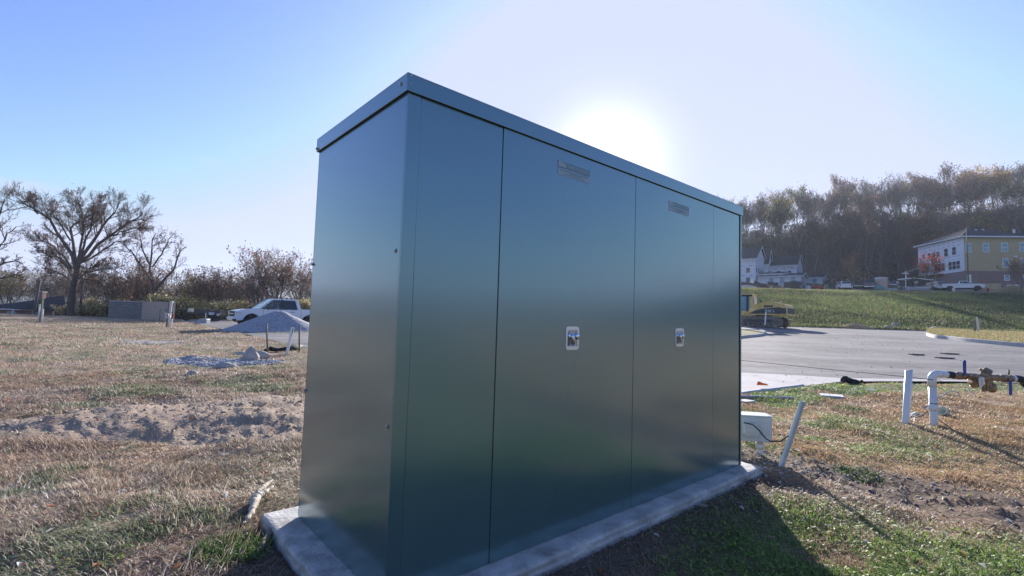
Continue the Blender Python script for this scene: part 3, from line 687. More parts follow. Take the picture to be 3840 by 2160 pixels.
# grey junction box with weatherproof outlet, on its own post
jb = AT(2822, 1610, 5.55)
jbx = thing('junction_box', 'light grey box on a white post with a clear outlet cover beside the enclosure', 'junction box', (jb.x, jb.y, 0), RAD(-8))
def junction():
    zt = AT(2850, 1556, 5.5).z; zb = AT(2820, 1652, 5.5).z; h = zt-zb; Wd = .42; Dp = .22
    x1 = .17; x0 = x1-Wd
    # visible right end of the box; the rest runs on behind the enclosure
    c = MB().bb((x0, -Dp/2, zb), (x1, Dp/2, zt-.012)).build('casing', M['greybox'], jbx, bev=.008)
    l = MB().bb((x0-.008, -Dp/2-.008, zt-.0115), (x1+.008, Dp/2+.008, zt+.003)).build('lid', M['greybox'], jbx, bev=.003)
    for x in (x0+.03, x1-.03):
        for y in (-Dp/2+.01, Dp/2-.01): MB().lathe([(.007, 0), (.006, .005)], Matrix.Translation((x, y, zt+.003)), 8).build('lid_screw', M['zinc'], l)
    MB().tube([(x1-.09, 0, -.12), (x1-.095, 0, zb)], .034, 16).tube([(x1-.0935, 0, zb-.10), (x1-.094, 0, zb-.03)], .041, 16).build('post', M['pvc'], jbx, smooth=True)
    ox = x1-.235; oz = (zt+zb)/2-.005
    pl = MB().bb((ox-.055, -Dp/2-.006, oz-.045), (ox+.055, -Dp/2-.001, oz+.055)).build('outlet', M['pvc'], jbx, bev=.002)
    for a in (-.03, .03):
        for dx in (-.009, .006): MB().bb((ox+a+dx, -Dp/2-.0075, oz+.005), (ox+a+dx+.003, -Dp/2-.0065, oz+.018)).build('outlet_slot', M['black'], pl)
    cv = MB(); n = 6; prof = rrect(.17, .15, .035)
    A = [(ox+a, -Dp/2-.007, oz+c_) for a, c_ in prof]; B = [(ox+a*.86, -Dp/2-.06, oz+c_*.86) for a, c_ in prof]
    k = len(prof); cv.add(A+B, [(i, (i+1) % k, k+(i+1) % k, k+i) for i in range(k)]+[tuple(range(k, 2*k))])
    cv.build('outlet_cover', M['clear'], jbx, smooth=False)
    return x1, zb, Dp, oz
jx = junction()
# black lead that sags from the box to the leaning conduit
cond_b, cond_t = G(2925, 1762), None
dpt = cond_b.y; cond_t = AT(3010, 1506, dpt+.03)
lead0 = AT(2790, 1585, 5.35)
tagp(MB().tube([lead0, AT(2822, 1592, 5.28), AT(2845, 1612, 5.2), AT(2872, 1645, 5.05), AT(2890, 1655, 4.98), AT(2925, 1655, 4.95), AT(2957, 1634, 4.95)], .0075, 8).build('power_lead', M['black'], smooth=True),
     'black cable sagging from the grey box to the leaning conduit', 'cable')
dirv = (cond_t-cond_b).normalized()
c = MB(); lowp = cond_b-dirv*.12
c.tube([lowp, cond_b, cond_b.lerp(cond_t, .5), cond_t], [.027, .027, .0265, .0265], 18, cap=False); c.tube([cond_t, cond_t-dirv*.06], [.023, .022], 18)
tagp(c.build('leaning_conduit', M['conduit'], smooth=True), 'grey plastic conduit leaning out of the disturbed soil beside the enclosure', 'conduit')
# upright white pipe
pb, = [G(3393, 1595)]; pt_ = AT(3409, 1388, pb.y)
c = MB(); R_ = .049; n = 22; vs = []; fs = []
for k, (q, ov) in enumerate(((pb-Vector((0, 0, .1)), 0), (pt_, 1))):
    for rr_ in (R_, R_-.006):
        for j in range(n):
            t = 2*math.pi*j/n; vs.append((q.x+rr_*math.cos(t), q.y+rr_*math.sin(t), q.z+(ov*(.010*math.sin(t+2.6)+.006*math.sin(3*t)))))
for j in range(n):
    k = (j+1) % n; fs += [(j, k, 2*n+k, 2*n+j), (n+j, 3*n+j, 3*n+k, n+k), (2*n+j, 2*n+k, 3*n+k, 3*n+j)]
c.add(vs, fs); tagp(c.build('white_pipe', M['pvc'], smooth=True), 'plain white plastic pipe standing upright in the straw grass with a rough cut top', 'pipe')
# backflow assembly: riser, elbow, bronze valves
bb0 = G(3502, 1606); Dd = bb0.y
bf = thing('backflow_preventer', 'bronze backflow valve assembly with two blue handles between white plastic risers', 'valve assembly', tuple(bb0))
def L(px, py, dd=0): return AT(px, py, Dd+dd)-bb0
PR = .0495
zr = L(3497, 1410); topz = L(3540, 1403)
riser = MB().tube([L(3506, 1640), L(3503, 1600), L(3496, 1440)], PR, 20).build('riser_pipe', M['pvc'], bf, smooth=True)
el = MB(); a0 = L(3495, 1450); cen = L(3497, 1404)
pts = [a0]+[Vector((a0.x+.085-.085*math.cos(t), a0.y, topz.z-.085+.085*math.sin(t)))for t in [RAD(v) for v in (0, 15, 30, 45, 60, 75, 90)]]+[L(3527, 1403)]
el.tube(pts, .057, 20); el.build('elbow', M['pvc'], bf, smooth=True)
MB().tube([L(3524, 1403), L(3552, 1405)], PR, 20).build('cross_pipe', M['pvc'], bf, smooth=True)
cc = L(3500, 1525); MB().tube([L(3501, 1540), L(3500.5, 1535), L(3500, 1526), L(3500, 1518), L(3499, 1512)], [.053, .066, .068, .058, .054], 20).build('coupling', M['pvc'], bf, smooth=True)
MB().tube([L(3500, 1514), L(3500, 1511)], .0565, 20).build('primer_band', M['decalblue'], bf, smooth=True)
MB().tube([L(3550, 1405), L(3572, 1406)], .053, 8).build('rubber_sleeve', M['black'], bf)
def valve(x0, x1, yy, handle_up, par):
    a, b_ = L(x0, yy), L(x1, yy+2)
    v = MB(); w_ = (b_-a).length
    f = lambda t: a.lerp(b_, t)
    v.tube([f(0), f(.12), f(.13), f(.3), f(.32), f(.68), f(.70), f(.86), f(.88), f(1)], [.055, .055, .050, .050, .058, .058, .05, .05, .055, .055], 8)
    mid = f(.6); v.tube([mid, mid+Vector((0, -.07, .0))], .018, 10)
    vb = v.build('ball_valve', M['brass'], par, bev=.003)
    hx = mid.x; hz = mid.z
    s = 1 if handle_up else -1
    hp = MB().prism([(-.021, 0), (.021, 0), (.0245, s*.20), (.014, s*.225), (-.014, s*.225), (-.0225, s*.20)], -.006, .006, 'y', Matrix.Translation((hx+.005, mid.y-.062, hz+s*.02)))
    hp.build('handle', M['blue'], vb, bev=.003)
    return vb
valve(3573, 3622, 1408, True, bf)
bdy = MB()
bdy.tube([L(3622, 1410), L(3632, 1411)], [.05, .04], 12)
bdy.tube([L(3630, 1410), L(3655, 1414), L(3668, 1418), L(3690, 1418), L(3715, 1416), L(3737, 1417)], [.045, .058, .06, .058, .05, .045], 14)
bdy.tube([L(3640, 1425), L(3652, 1433), L(3663, 1446)], [.055, .062, .064], 12)           # lower left check bonnet
bdy.tube([L(3690, 1412), L(3694, 1402), L(3708, 1389)], [.072, .075, .070], 4)          # upper square bonnet
bdy.tube([L(3706, 1391), L(3709, 1387)], [.055, .05], 6)
bdy.tube([L(3682, 1390), L(3674, 1382)], [.018, .015], 8)
bdy.tube([L(3708, 1424), L(3706, 1445), L(3704, 1466)], [.055, .050, .040], 12)
bdy.tube([L(3700, 1453), L(3713, 1453), L(3714, 1453), L(3722, 1453), L(3723, 1453), L(3733, 1453)], [.06, .06, .078, .078, .03, .028], 16)
bdy.tube([L(3688, 1440), L(3688, 1469)], [.028, .026], 8)
bdy.build('check_valve_body', M['brass'], bf, bev=.004)
tg = MB(); tgc = L(3680, 1412, -.09)
tg.prism([(-.012, .0), (-.042, -.03), (-.034, -.10), (-.020, -.155), (-.005, -.185), (.03, -.14), (.052, -.09), (.050, -.03), (.02, -.002)], -.001, .001, 'y', Matrix.Translation(tgc) @ Matrix.Rotation(RAD(4), 4, 'X'))
tgo = tg.build('test_tag', M['pvc'], bf)
tgb = MB()
for k in range(5): tgb.box((tgc.x+.005, tgc.y-.0022-.001*k*.8+.0015, tgc.z-.045-.018*k), (.05-.005*k, .0008, .005))
tgb.build('tag_print', M['conduit'], tgo); MB().lathe([(.012, -.004), (.012, .004)], Matrix.Translation(tgc+Vector((0, -.004, -.012))) @ Matrix.Rotation(math.pi/2, 4, 'X'), 12).build('tag_bolt', M['zinc'], tgo)
for px_, py_ in ((3640, 1408), (3668, 1404)): 
    q = L(px_, py_, -.055); MB().tube([q, q+Vector((0, -.02, 0))], [.010, .008], 8).build('test_cock', M['zinc'], bf)
valve(3737, 3794, 1418, False, bf)
MB().tube([L(3783, 1406), L(3783, 1396), L(3783, 1385)], [.012, .014, .008], 8).build('bleed_fitting', M['brass'], bf)
MB().tube([L(3793, 1419), L(3806, 1420)], PR, 16).build('cross_pipe', M['pvc'], bf, smooth=True)
MB().tube([L(3805, 1420), L(3822, 1421), L(3838, 1426), L(3850, 1445)], [.053, .053, .06, .06], 8).build('rubber_sleeve', M['black'], bf)
er = MB(); er.tube([L(3848, 1430), L(3875, 1432), L(3893, 1440), L(3898, 1460), L(3899, 1645)], [.055, .056, .056, .05, .05], 18).build('riser_pipe', M['pvc'], bf, smooth=True)
# small things about the pipes
def cable(nm, pts, r, mat, lab, cat='cable'):
    return tagp(MB().tube(pts, r, 7).build(nm, mat, smooth=True), lab, cat)
q0 = Dd
cable('blue_grey_cable', [AT(3502, 1500, q0+.05), AT(3532, 1486, q0+.1), AT(3550, 1472, q0+.15), AT(3575, 1467, q0+.25), AT(3592, 1472, q0+.35), AT(3600, 1486, q0+.4), AT(3601, 1495, q0+.4)], .008, M['conduit'], 'blue grey cable arching out of the straw grass behind the riser pipe')
cable('dangling_cord', [AT(3637, 1447, q0+.2), AT(3650, 1452, q0+.2), AT(3632, 1462, q0+.15), AT(3640, 1470, q0+.15), AT(3655, 1478, q0+.1), AT(3660, 1490, q0+.1)], .007, M['pvc'], 'thin white cord hanging under the bronze valves', 'cord')
cable('grey_hose', [G(3427, 1600)+Vector((0, 0, .0)), G(3430, 1582)+Vector((0, 0, .06)), G(3440, 1574)+Vector((0, 0, .05)), G(3462, 1566)+Vector((0, 0, .05)), G(3463, 1555)+Vector((0, -.1, .07)), AT(3467, 1530, q0+.05), AT(3480, 1520, q0+.03)], .010, M['conduit'], 'grey hose curling over the ground to the riser pipe collar', 'hose')
a = G(3405, 1574)+Vector((0, 0, .04)); b_ = G(3436, 1562)+Vector((0, 0, .05))
po = MB().tube([a, b_], .034, 14, cap=False); po.tube([a+(b_-a)*.02, a+(b_-a)*.1], .028, 12); tagp(po.build('pipe_offcut', M['cream'], smooth=True), 'short cream pipe offcut lying between the two white pipes', 'pipe offcut')
vb = G(3440, 1590); tagp(MB().prism([(-.17, -.12), (.19, -.09), (.22, .06), (-.12, .1)], -.06, .035, 'z', Matrix.Translation(vb)).build('valve_box_lid', M['tealtarp'], bev=.008), 'pale green valve box lid set in the ground between the white pipes', 'lid')
cup = thing('plastic_bucket', 'small cream bucket tipped on its side right of the riser pipe', 'bucket', tuple(G(3546, 1566)+Vector((0, 0, .06))), 0, rot=Vector((-.8, -.25, .5)).to_track_quat('Z', 'Y').to_euler()); cup.scale = (1.25, 1.25, 1.25)
cb = MB(); n = 20; prof = [(.040, -.11), (.062, .09), (.068, .09), (.068, .10), (.058, .10), (.037, -.105)]
cb.lathe(prof, None, 20); cb.build('bucket_body', M['cream'], cup, smooth=True)
MB().tube([Vector((.06*math.cos(t), .02+.07*math.sin(t)*.2, .1-.1*math.sin(t))) for t in [RAD(k) for k in range(0, 181, 15)]], .003, 6).build('bucket_handle', M['zinc'], cup)
# thin string across the view, tied to the riser
cable('string_line', [AT(2600, 1328, 9.3), AT(2786, 1352, 9.0), AT(3157, 1390, 8.4), AT(3380, 1411, 7.7), AT(3497, 1424, Dd-.055)], .0045, M['black'], 'thin dark string stretched from behind the enclosure to the riser pipe', 'string')
cable('string_tail', [AT(3497, 1424, Dd-.058), AT(3520, 1425, Dd+.1), AT(3530, 1429, Dd+.3)], .004, M['black'], 'loose dark end of string tied round the white riser pipe', 'string')
# black fabric strap bundle, flag, plates, blue pipe, flat stones
sb = G(3195, 1436)
bs = MB(); S = lambda px, py, h=0: AT(px, py, sb.y)
bs.tube([S(3160, 1432), S(3160, 1422), S(3164, 1416), S(3171, 1417), S(3176, 1424), S(3178, 1432)], [.05, .05, .045, .06, .06, .05], 7)
bs.tube([S(3172, 1418), S(3184, 1424), S(3198, 1429), S(3212, 1431), S(3226, 1434), S(3234, 1428)], [.05, .055, .06, .055, .04, .04], 7)
bs.tube([S(3180, 1432), S(3195, 1435), S(3222, 1437)], [.06, .07, .04], 7)
tagp(bs.build('black_harness', M['dustsheet'], smooth=True), 'crumpled black fabric harness lying at the edge of the tarmac', 'harness')
fl = G(2860, 1460); tagp(MB().prism([(-.13, 0), (-.10, .09), (0.0, .05), (.10, .03), (.12, 0)], -.02, .02, 'y', Matrix.Translation(fl+Vector((0, 0, .09)))).build('orange_scrap', M['orange'], bev=.01), 'orange plastic scrap caught on the near kerb', 'scrap')
for (px, py, wd, dp, lb) in ((3436, 1331, .50, .22, 'leftmost'), (3561, 1328, .60, .24, 'far right'), (3542, 1344, .62, .24, 'nearest')):
    p = G(px, py); k = wd*p.y/14*.66
    tagp(MB().box((0, 0, .03), (k*1.0, .30, .05)).build('steel_plate', M['track'], bev=.012), {'leftmost': 'dark flat utility cover standing proud of the tarmac, left one of three', 'far right': 'dark flat utility cover on the tarmac, farthest of the three', 'nearest': 'dark flat utility cover on the tarmac, nearest and middle of the three'}[lb], 'utility cover', 'utility covers on the tarmac')
    o = bpy.context.scene.collection.objects[-1]; o.location = p; o.rotation_euler = (0, 0, RAD(-6))
for (p0, p1, nm, lb, wd) in (((3200, 1464), (3285, 1472), 'meter_box', 'grey meter box lid half buried in the grass near the kerb', .22), ((3075, 1488), (3165, 1496), 'drain_grate', 'grey slotted grate lying in the grass nearer than the meter lid', .2)):
    a, b_ = G(*p0), G(*p1); m_ = a.lerp(b_, .5); w2 = (b_-a).length
    q = MB().box((0, 0, .012), (w2*.95, wd*1.3, .05))
    if nm == 'drain_grate':
        for k in range(12): q.box((-w2*.42+w2*.84*k/11, 0, .04), (w2*.03, wd*1.1, .012))
    o = tagp(q.build(nm, M['conduit'], bev=.006), lb, nm.replace('_', ' ')); o.location = m_+Vector((0, 0, .02)); o.rotation_euler = (RAD(3), 0, math.atan2(b_.y-a.y, b_.x-a.x))
tagp(MB().tube([G(2700, 1494)+Vector((0, 0, .05)), G(2800, 1497)+Vector((0, 0, .05)), G(2975, 1502)+Vector((0, 0, .045))], .028, 12).build('blue_pipe', M['conduit'], smooth=True), 'blue grey pipe lying flat in the grass behind the junction box', 'pipe')
pv = G(2795, 1512); tagp(MB().box((0, 0, .03), (.30, .22, .05)).build('paving_block', M['kerb'], bev=.006), 'grey paving block by the blue grey pipe beside the enclosure', 'block')
COL.objects[-1].location = pv; COL.objects[-1].rotation_euler = (0, 0, .5)
cable('ground_cable', [G(2880, 1632)+Vector((0, 0, .02)), G(2930, 1638)+Vector((0, 0, .03)), G(2990, 1655)+Vector((0, 0, .02)), G(3050, 1672)+Vector((0, 0, .01))], .008, M['black'], 'black cable trailing over the soil behind the leaning conduit')

# ------------------------------------------------------------------ left field: posts, stakes, walls
def leanpost(nm, pb, pt, depth, sec, mat, lab, cat, group=None, parent=None, bury=.1):
    a = AT(*pb, depth); b_ = AT(*pt, depth); d = (b_-a).normalized(); a = a-d*bury
    mb = MB()
    if isinstance(sec, tuple):
        mid = (a+b_)/2; Lh = (b_-a).length; q = d.to_track_quat('Z', 'Y').to_matrix().to_4x4()
        mb.box((0, 0, 0), (sec[0], sec[1], Lh), M=Matrix.Translation(mid) @ q)
        o = mb.build(nm, mat, bev=.006)
    else: o = mb.tube([a, b_], sec, 12).build(nm, mat, smooth=True)
    return tagp(o, lab, cat, group) if lab else o
def gdep(px, py): return G(px, py).y
d = gdep(155, 1209)
leanpost('wood_post', (151, 1211), (160, 1116), d, (.12, .12), M['woodgreen'], 'greenish wooden post with a white pipe on either side on the brown field', 'post')
leanpost('white_pipe', (144, 1204), (149, 1141), d+.15, .05, M['pvc'], 'taller white pipe left of the greenish wooden post', 'pipe')
leanpost('white_pipe', (156, 1208), (162, 1158), d-.15, .05, M['pvc'], 'shorter white pipe right of the greenish wooden post', 'pipe')
d = gdep(628, 1227)
ped = thing('meter_pedestal', 'leaning brown post with a grey meter box and white hose coil', 'meter post', tuple(AT(628, 1227, d)))
def PL(px, py, dd=0): return AT(px, py, d+dd)-ped.location
def pbox(a, b_, w_, dp, mat, nm, par):
    dr = (b_-a).normalized(); q = dr.to_track_quat('Z', 'Y').to_matrix().to_4x4(); return MB().box((0, 0, 0), (w_, dp, (b_-a).length), M=Matrix.Translation((a+b_)/2) @ q).build(nm, mat, par, bev=.006)
pbox(PL(626, 1232), PL(638, 1130), .14, .14, M['wood'], 'post', ped); pbox(PL(640, 1170, -.1), PL(645, 1129, -.1), .20, .16, M['greybox'], 'meter_box', ped)
MB().tube([PL(633, 1228, -.12), PL(639, 1172, -.12)], .05, 10).build('pipe', M['greybox'], ped, smooth=True)
MB().tube([PL(627+5*math.cos(t), 1184+8*math.sin(t), -.14) for t in [k*.5 for k in range(14)]], .035, 7).build('hose_coil', M['pvc'], ped, smooth=True)
leanpost('dark_board', (647, 1180), (651, 1136), d-.1, (.1, .05), M['black'], 'narrow dark board upright beside the meter post', 'board')
st = thing('survey_stake', 'leaning pale stake with a red painted top beside the meter post', 'stake', tuple(AT(642, 1226, d-.3)))
base = st.location.copy()
def stake(st, p0, p1, p2, dep, mat, capmat, r):
    b0 = st.location; A, B, C_ = AT(*p0, dep)-b0, AT(*p1, dep)-b0, AT(*p2, dep)-b0
    MB().tube([A, B], r, 6).build('shaft', mat, st); MB().tube([B, C_], r*1.1, 6).build('painted_top', capmat, st)
stake(st, (641, 1229), (646, 1195), (650, 1177), d-.3, M['trim'], M['red'], .045)
d2_ = gdep(618, 1204)
leanpost('steel_rod', (598, 1206), (601, 1160), d2_, .03, M['wood'], 'thin dark rod in the grass left of the meter post', 'rod')
st2 = thing('survey_stake', 'slim white stake with a green top behind the meter post', 'stake', tuple(AT(620, 1208, d2_+.5))); stake(st2, (619, 1210), (621, 1170), (622, 1158), d2_+.5, M['pvc'], M['green'], .05)
# stakes in front of the gravel pile
d = gdep(1002, 1325)
leanpost('wooden_stake', (1004, 1322), (999, 1213), d, .028, M['wood'], 'thin brown stake in front of the gravel pile, left of the white one', 'stake')
leanpost('wooden_stake', (1122, 1311), (1123, 1219), d+.5, .028, M['wood'], 'thin brown stake close to the enclosure wall, right of the white one', 'stake')
b0 = AT(1073, 1326, d-.4); ws = thing('marker_stake', 'flat white marker stake leaning right with green paint near its top', 'stake', tuple(b0))
def flatstk(pts, mat, nm, dy, th=.012):
    P_ = [AT(px, py, d-.4)-ws.location for px, py in pts]; a = [(p.x, p.z) for p in P_]
    MB().prism(a, dy-th/2, dy+th/2, 'y').build(nm, mat, ws, bev=.002)
flatstk([(1070, 1330), (1080, 1330), (1103, 1228), (1092, 1227)], M['pvc'], 'stake_board', 0, .03)
flatstk([(1094, 1262), (1096, 1262), (1103, 1230), (1099, 1230), (1095, 1240), (1096, 1248)], M['green'], 'paint_mark', -.018, .004)
sf = MB(); P_ = [G(992, 1322), G(1010, 1316), G(1040, 1318), G(1075, 1316), G(1105, 1312), G(1130, 1305)]
for i, p in enumerate(P_): P_[i] = p+Vector((0, 0, .05+.03*(i % 2)))
sf.tube(P_, [.05, .08, .06, .07, .13, .06], 8); tagp(sf.build('silt_fabric', M['dustsheet'], smooth=True), 'fallen strip of black silt fabric lying between the stakes', 'fabric')
# rocks
def rock(pos, s, seed, mat, nm='rock', lab=None, cat='rock', group=None, peak=0.):
    bm = bmesh.new(); bmesh.ops.create_icosphere(bm, subdivisions=3, radius=1)
    rv = random.Random(seed); ox = rv.uniform(0, 50)
    for v in bm.verts:
        n = float(fbm(v.co.x*1.3+ox+v.co.z*.7, v.co.y*1.3+v.co.z*1.1, seed, 4)); v.co *= .78+.44*n
        v.co.x *= s[0]; v.co.y *= s[1]; v.co.z *= s[2]
        if peak and v.co.z > 0: k = 1-peak*min(1, v.co.z/s[2]); v.co.x *= k; v.co.y *= k
    me = bpy.data.meshes.new(nm); bm.to_mesh(me); bm.free(); o = link_mesh(nm, me, mat); o.location = pos
    return tagp(o, lab, cat, group) if lab else o
p = G(940, 1350); rock(p+Vector((0, 0, .09)), (.23, .22, .29), 3, M['rock'], lab='grey cone shaped boulder at the end of the gravel patch', peak=.55)
p = G(975, 1340); rock(p+Vector((0, 0, .02)), (.28, .2, .17), 8, M['rock'], lab='dark flattish boulder just right of the cone shaped one')
p = G(905, 1330); rock(p, (.24, .2, .10), 12, M['rock'], lab='small pale stone left behind the cone shaped boulder')
p = G(845, 1380); rock(p, (.30, .2, .13), 15, M['rock'], lab='low rounded stone in the grass below the gravel patch')
p = G(725, 1410); rock(p, (.12, .1, .12), 19, M['rock'], lab='small pointed stone left of the low rounded stone')
p = G(756, 1212); tagp(MB().prism([(-.5, 0), (.62, 0), (.62, .42), (-.05, .42)], -.3, .3, 'y', Matrix.Translation(p)).build('kerb_end_block', M['conduit'], bev=.03), 'blocky grey kerb end at the start of the driveway', 'kerb block')
# gravel pile
def pile(nm, c, rx, ry, h, mat, lab, cat, px=0.0, n=110, amp=.03, seed=2):
    V = []; F_ = []; k = 46
    for i in range(k+1):
        r = i/k
        for j in range(n):
            t = 2*math.pi*j/n; wob = 1+.09*(float(vn(2*math.cos(t)+9, 2*math.sin(t)+9, seed))-.5)*2
            x = r*math.cos(t)*rx*wob; y = r*math.sin(t)*ry*wob
            z = h*max(0, (1-r)) if r > .12 else h*(.88-.0*r)+h*.0*r - h*(r*r)*.0
            if r <= .12: z = h*(.93-.35*(r/.12)**2*.15)
            z = min(z, h*(1-r)+.02)-.0; rid = float(fbm(x*.9+5, y*.9, seed, 3))-.5
            z = z*(1+.16*rid*min(1, r*2))+(float(fbm(x*7, y*7, seed+4, 3))-.5)*amp*2
            V.append((x+px*(1-r), y, z-(.12 if i == k else 0)))
    for i in range(k):
        for j in range(n): F_.append((i*n+j, i*n+(j+1) % n, (i+1)*n+(j+1) % n, (i+1)*n+j))
    me = bpy.data.meshes.new(nm); me.from_pydata(V, [], F_); me.update(); o = link_mesh(nm, me, mat, smooth=True); o.location = c
    return tagp(o, lab, cat)
pc = G(1003, 1243); top = AT(985, 1160, pc.y+1.9)
pile('gravel_pile', Vector((pc.x-.1, pc.y+1.9, pc.z-.02)), 3.25, 2.6, (top.z-pc.z)*1.05, M['gravel'], 'large grey gravel pile on the tarmac in front of the white pickup', 'gravel pile', px=-.15)
p = G(3205, 1228); pile('straw_heap', Vector((p.x, p.y, p.z)), 1.9, 1.2, .42, M['straw'], 'low heap of yellow brown straw soil at the far edge of the lot', 'heap', amp=.06, seed=9)
for (px, py, s, sd, lb) in ((3330, 1231, (.62, .4, .30), 31, 'pale angular rock right of the straw heap'), (3358, 1224, (.42, .3, .42), 33, 'brown rock standing behind the pale angular rock'), (3400, 1234, (.55, .35, .16), 35, 'low rubble stone between the rocks and the kerb end')):
    rock(G(px, py), s, sd, M['rock'], lab=lb)
# walled bin yard far left
wd = 58.
wl, wr = AT(405, 1177, wd), AT(520, 1177, wd+.0)
wz = float(Hs(wl.x, wl.y)); h = AT(405, 1126, wd).z
wall = thing('block_wall', 'grey block wall with a pale capping at the far side of the field', 'wall', (wl.x, wl.y, wz), math.atan2(1.0, 11))
Lw = (wr-wl).length+.25
MB().bb((0, 0, -.4), (Lw, .25, h-wz-.08)).build('masonry', M['brickgrey'], wall); MB().bb((-.04, -.04, h-wz-.08), (Lw+.04, .29, h-wz)).build('capping', M['kerb'], wall, bev=.01)
MB().bb((Lw+.05, -.06, -.3), (Lw+.30, .2, h-wz+.02)).build('gate_post', M['black'], wall, bev=.01)
fa = AT(524, 1180, wd+.3); fb_ = AT(645, 1190, wd-7.)
fen = thing('tan_gate', 'tan panelled fence joined to the right end of the block wall', 'fence', (fa.x+.2, fa.y, wz), math.atan2(fb_.y-fa.y, fb_.x-fa.x))
Lf = (fb_-fa).length; hf = h-wz-.05
MB().bb((0, 0, -.2), (Lf, .06, hf)).build('fence_panel', M['tan'], fen)
gr_ = MB()
for k in range(int(Lf/.30)): gr_.bb((.10+k*.30, -.012, -.1), (.125+k*.30, -.0005, hf-.05))
go = gr_.build('board_gaps', M['wood'], fen); 
for zz in (.25, hf*.5, hf-.2): MB().bb((0, .062, zz), (Lf, .11, zz+.09)).build('rail', M['wood'], fen)
# low dark-roofed house beyond the crest
def house_left():
    dep = 86.; zb = float(Hs(-90, dep)); 
    a = AT(-60, 1166, dep); b_ = AT(262, 1176, dep); W_ = b_.x-a.x; ez = AT(40, 1158, dep).z; r1 = AT(40, 1122, dep+4).z; r2 = AT(150, 1112, dep+4).z
    t = thing('dark_roofed_house', 'long low house with dark hipped roofs and a brick chimney beyond the field', 'house', (a.x, dep, zb), RAD(3))
    MB().bb((0, 0, 0), (W_, 9, ez-zb)).build('wall', M['brickred'], t)
    MB().add([(-.8, -.8, ez-zb), (W_*.62, -.8, ez-zb), (W_*.62, 9.8, ez-zb), (-.8, 9.8, ez-zb), (4.6, 4.2, r1-zb), (W_*.52, 4.2, r1-zb)], [(0, 1, 5, 4), (1, 2, 5), (2, 3, 4, 5), (3, 0, 4), (0, 3, 2, 1)]).build('main_roof', M['shingle'], t)
    x0 = W_*.45
    MB().add([(x0, -2.3, ez-zb-.02), (W_+.6, -2.3, ez-zb-.02), (W_+.6, 8.0, ez-zb), (x0, 8.0, ez-zb), (x0+1.5, 3, r2-zb), (x0+W_*.26, 3., r2-zb+.25)], [(0, 1, 5, 4), (1, 2, 5), (2, 3, 4, 5), (3, 0, 4), (0, 3, 2, 1)]).build('wing_roof', M['shingle'], t)
    c = AT(157, 1100, dep+3); ch = MB().bb((c.x-a.x-.45, 2.4, r1-zb-.6), (c.x-a.x+.45, 3.2, AT(157, 1096, dep+3).z-zb)).build('chimney', M['brickred'], t)
    MB().bb((c.x-a.x-.55, 2.3, AT(157, 1096, dep+3).z-zb), (c.x-a.x+.55, 3.3, AT(157, 1093, dep+3).z-zb)).build('chimney_cap', M['kerb'], ch)
    MB().bb((-.8, -.95, ez-zb-.18), (W_*.62, -.82, ez-zb)).build('gutter', M['trim'], t)
    for k in range(4):
        x = 4+k*4.6; f = MB().bb((x, -.06, .9), (x+1.5, -.003, ez-zb-.5)).build('window', M['trim'], t); MB().bb((x+.1, -.09, 1.0), (x+1.4, -.062, ez-zb-.6)).build('pane', M['winblue'], f)
    for k in range(4):
        MB().bb((W_*.16+k*3.4, -1.2, 0), (W_*.16+.2+k*3.4, -1.0, ez-zb-.19)).build('porch_post', M['trim'], t)
house_left()

# ------------------------------------------------------------------ vehicles
def arc(cx, cz, r, a0, a1, n=10): return [(cx+r*math.cos(RAD(a0+(a1-a0)*k/n)), cz+r*math.sin(RAD(a0+(a1-a0)*k/n))) for k in range(n+1)]
def wheel(par, x, y, r, side, rimmat, mats):
    wv = bpy.data.objects.new('wheel', None); 
    Mt = Matrix.Translation((x, y, r)) @ Matrix.Rotation(math.pi/2*(-side), 4, 'X')   # axis outwards
    ty = MB().lathe([(r*.62, -.12), (r*.92, -.125), (r, -.10), (r, .10), (r*.92, .125), (r*.62, .12)], Mt, 28).build('wheel', M['tyre'], par, smooth=False)
    rm = MB().lathe([(r*.60, .10), (r*.60, .118), (r*.54, .118), (r*.50, .06), (r*.15, .06)], Mt, 24)
    for k in range(6):
        a = k*math.pi/3; rm.box((r*.33*math.cos(a), r*.33*math.sin(a), .09), (r*.44, r*.12, .03), (0, 0, a), Mt)
    rm.lathe([(r*.14, .05), (r*.14, .115), (r*.06, .12)], Mt, 12)
    rm.build('rim', rimmat, ty)
    MB().lathe([(r*.56, .02), (r*.56, .05)], Mt, 20).build('wheel_hub_shade', M['black'], ty)
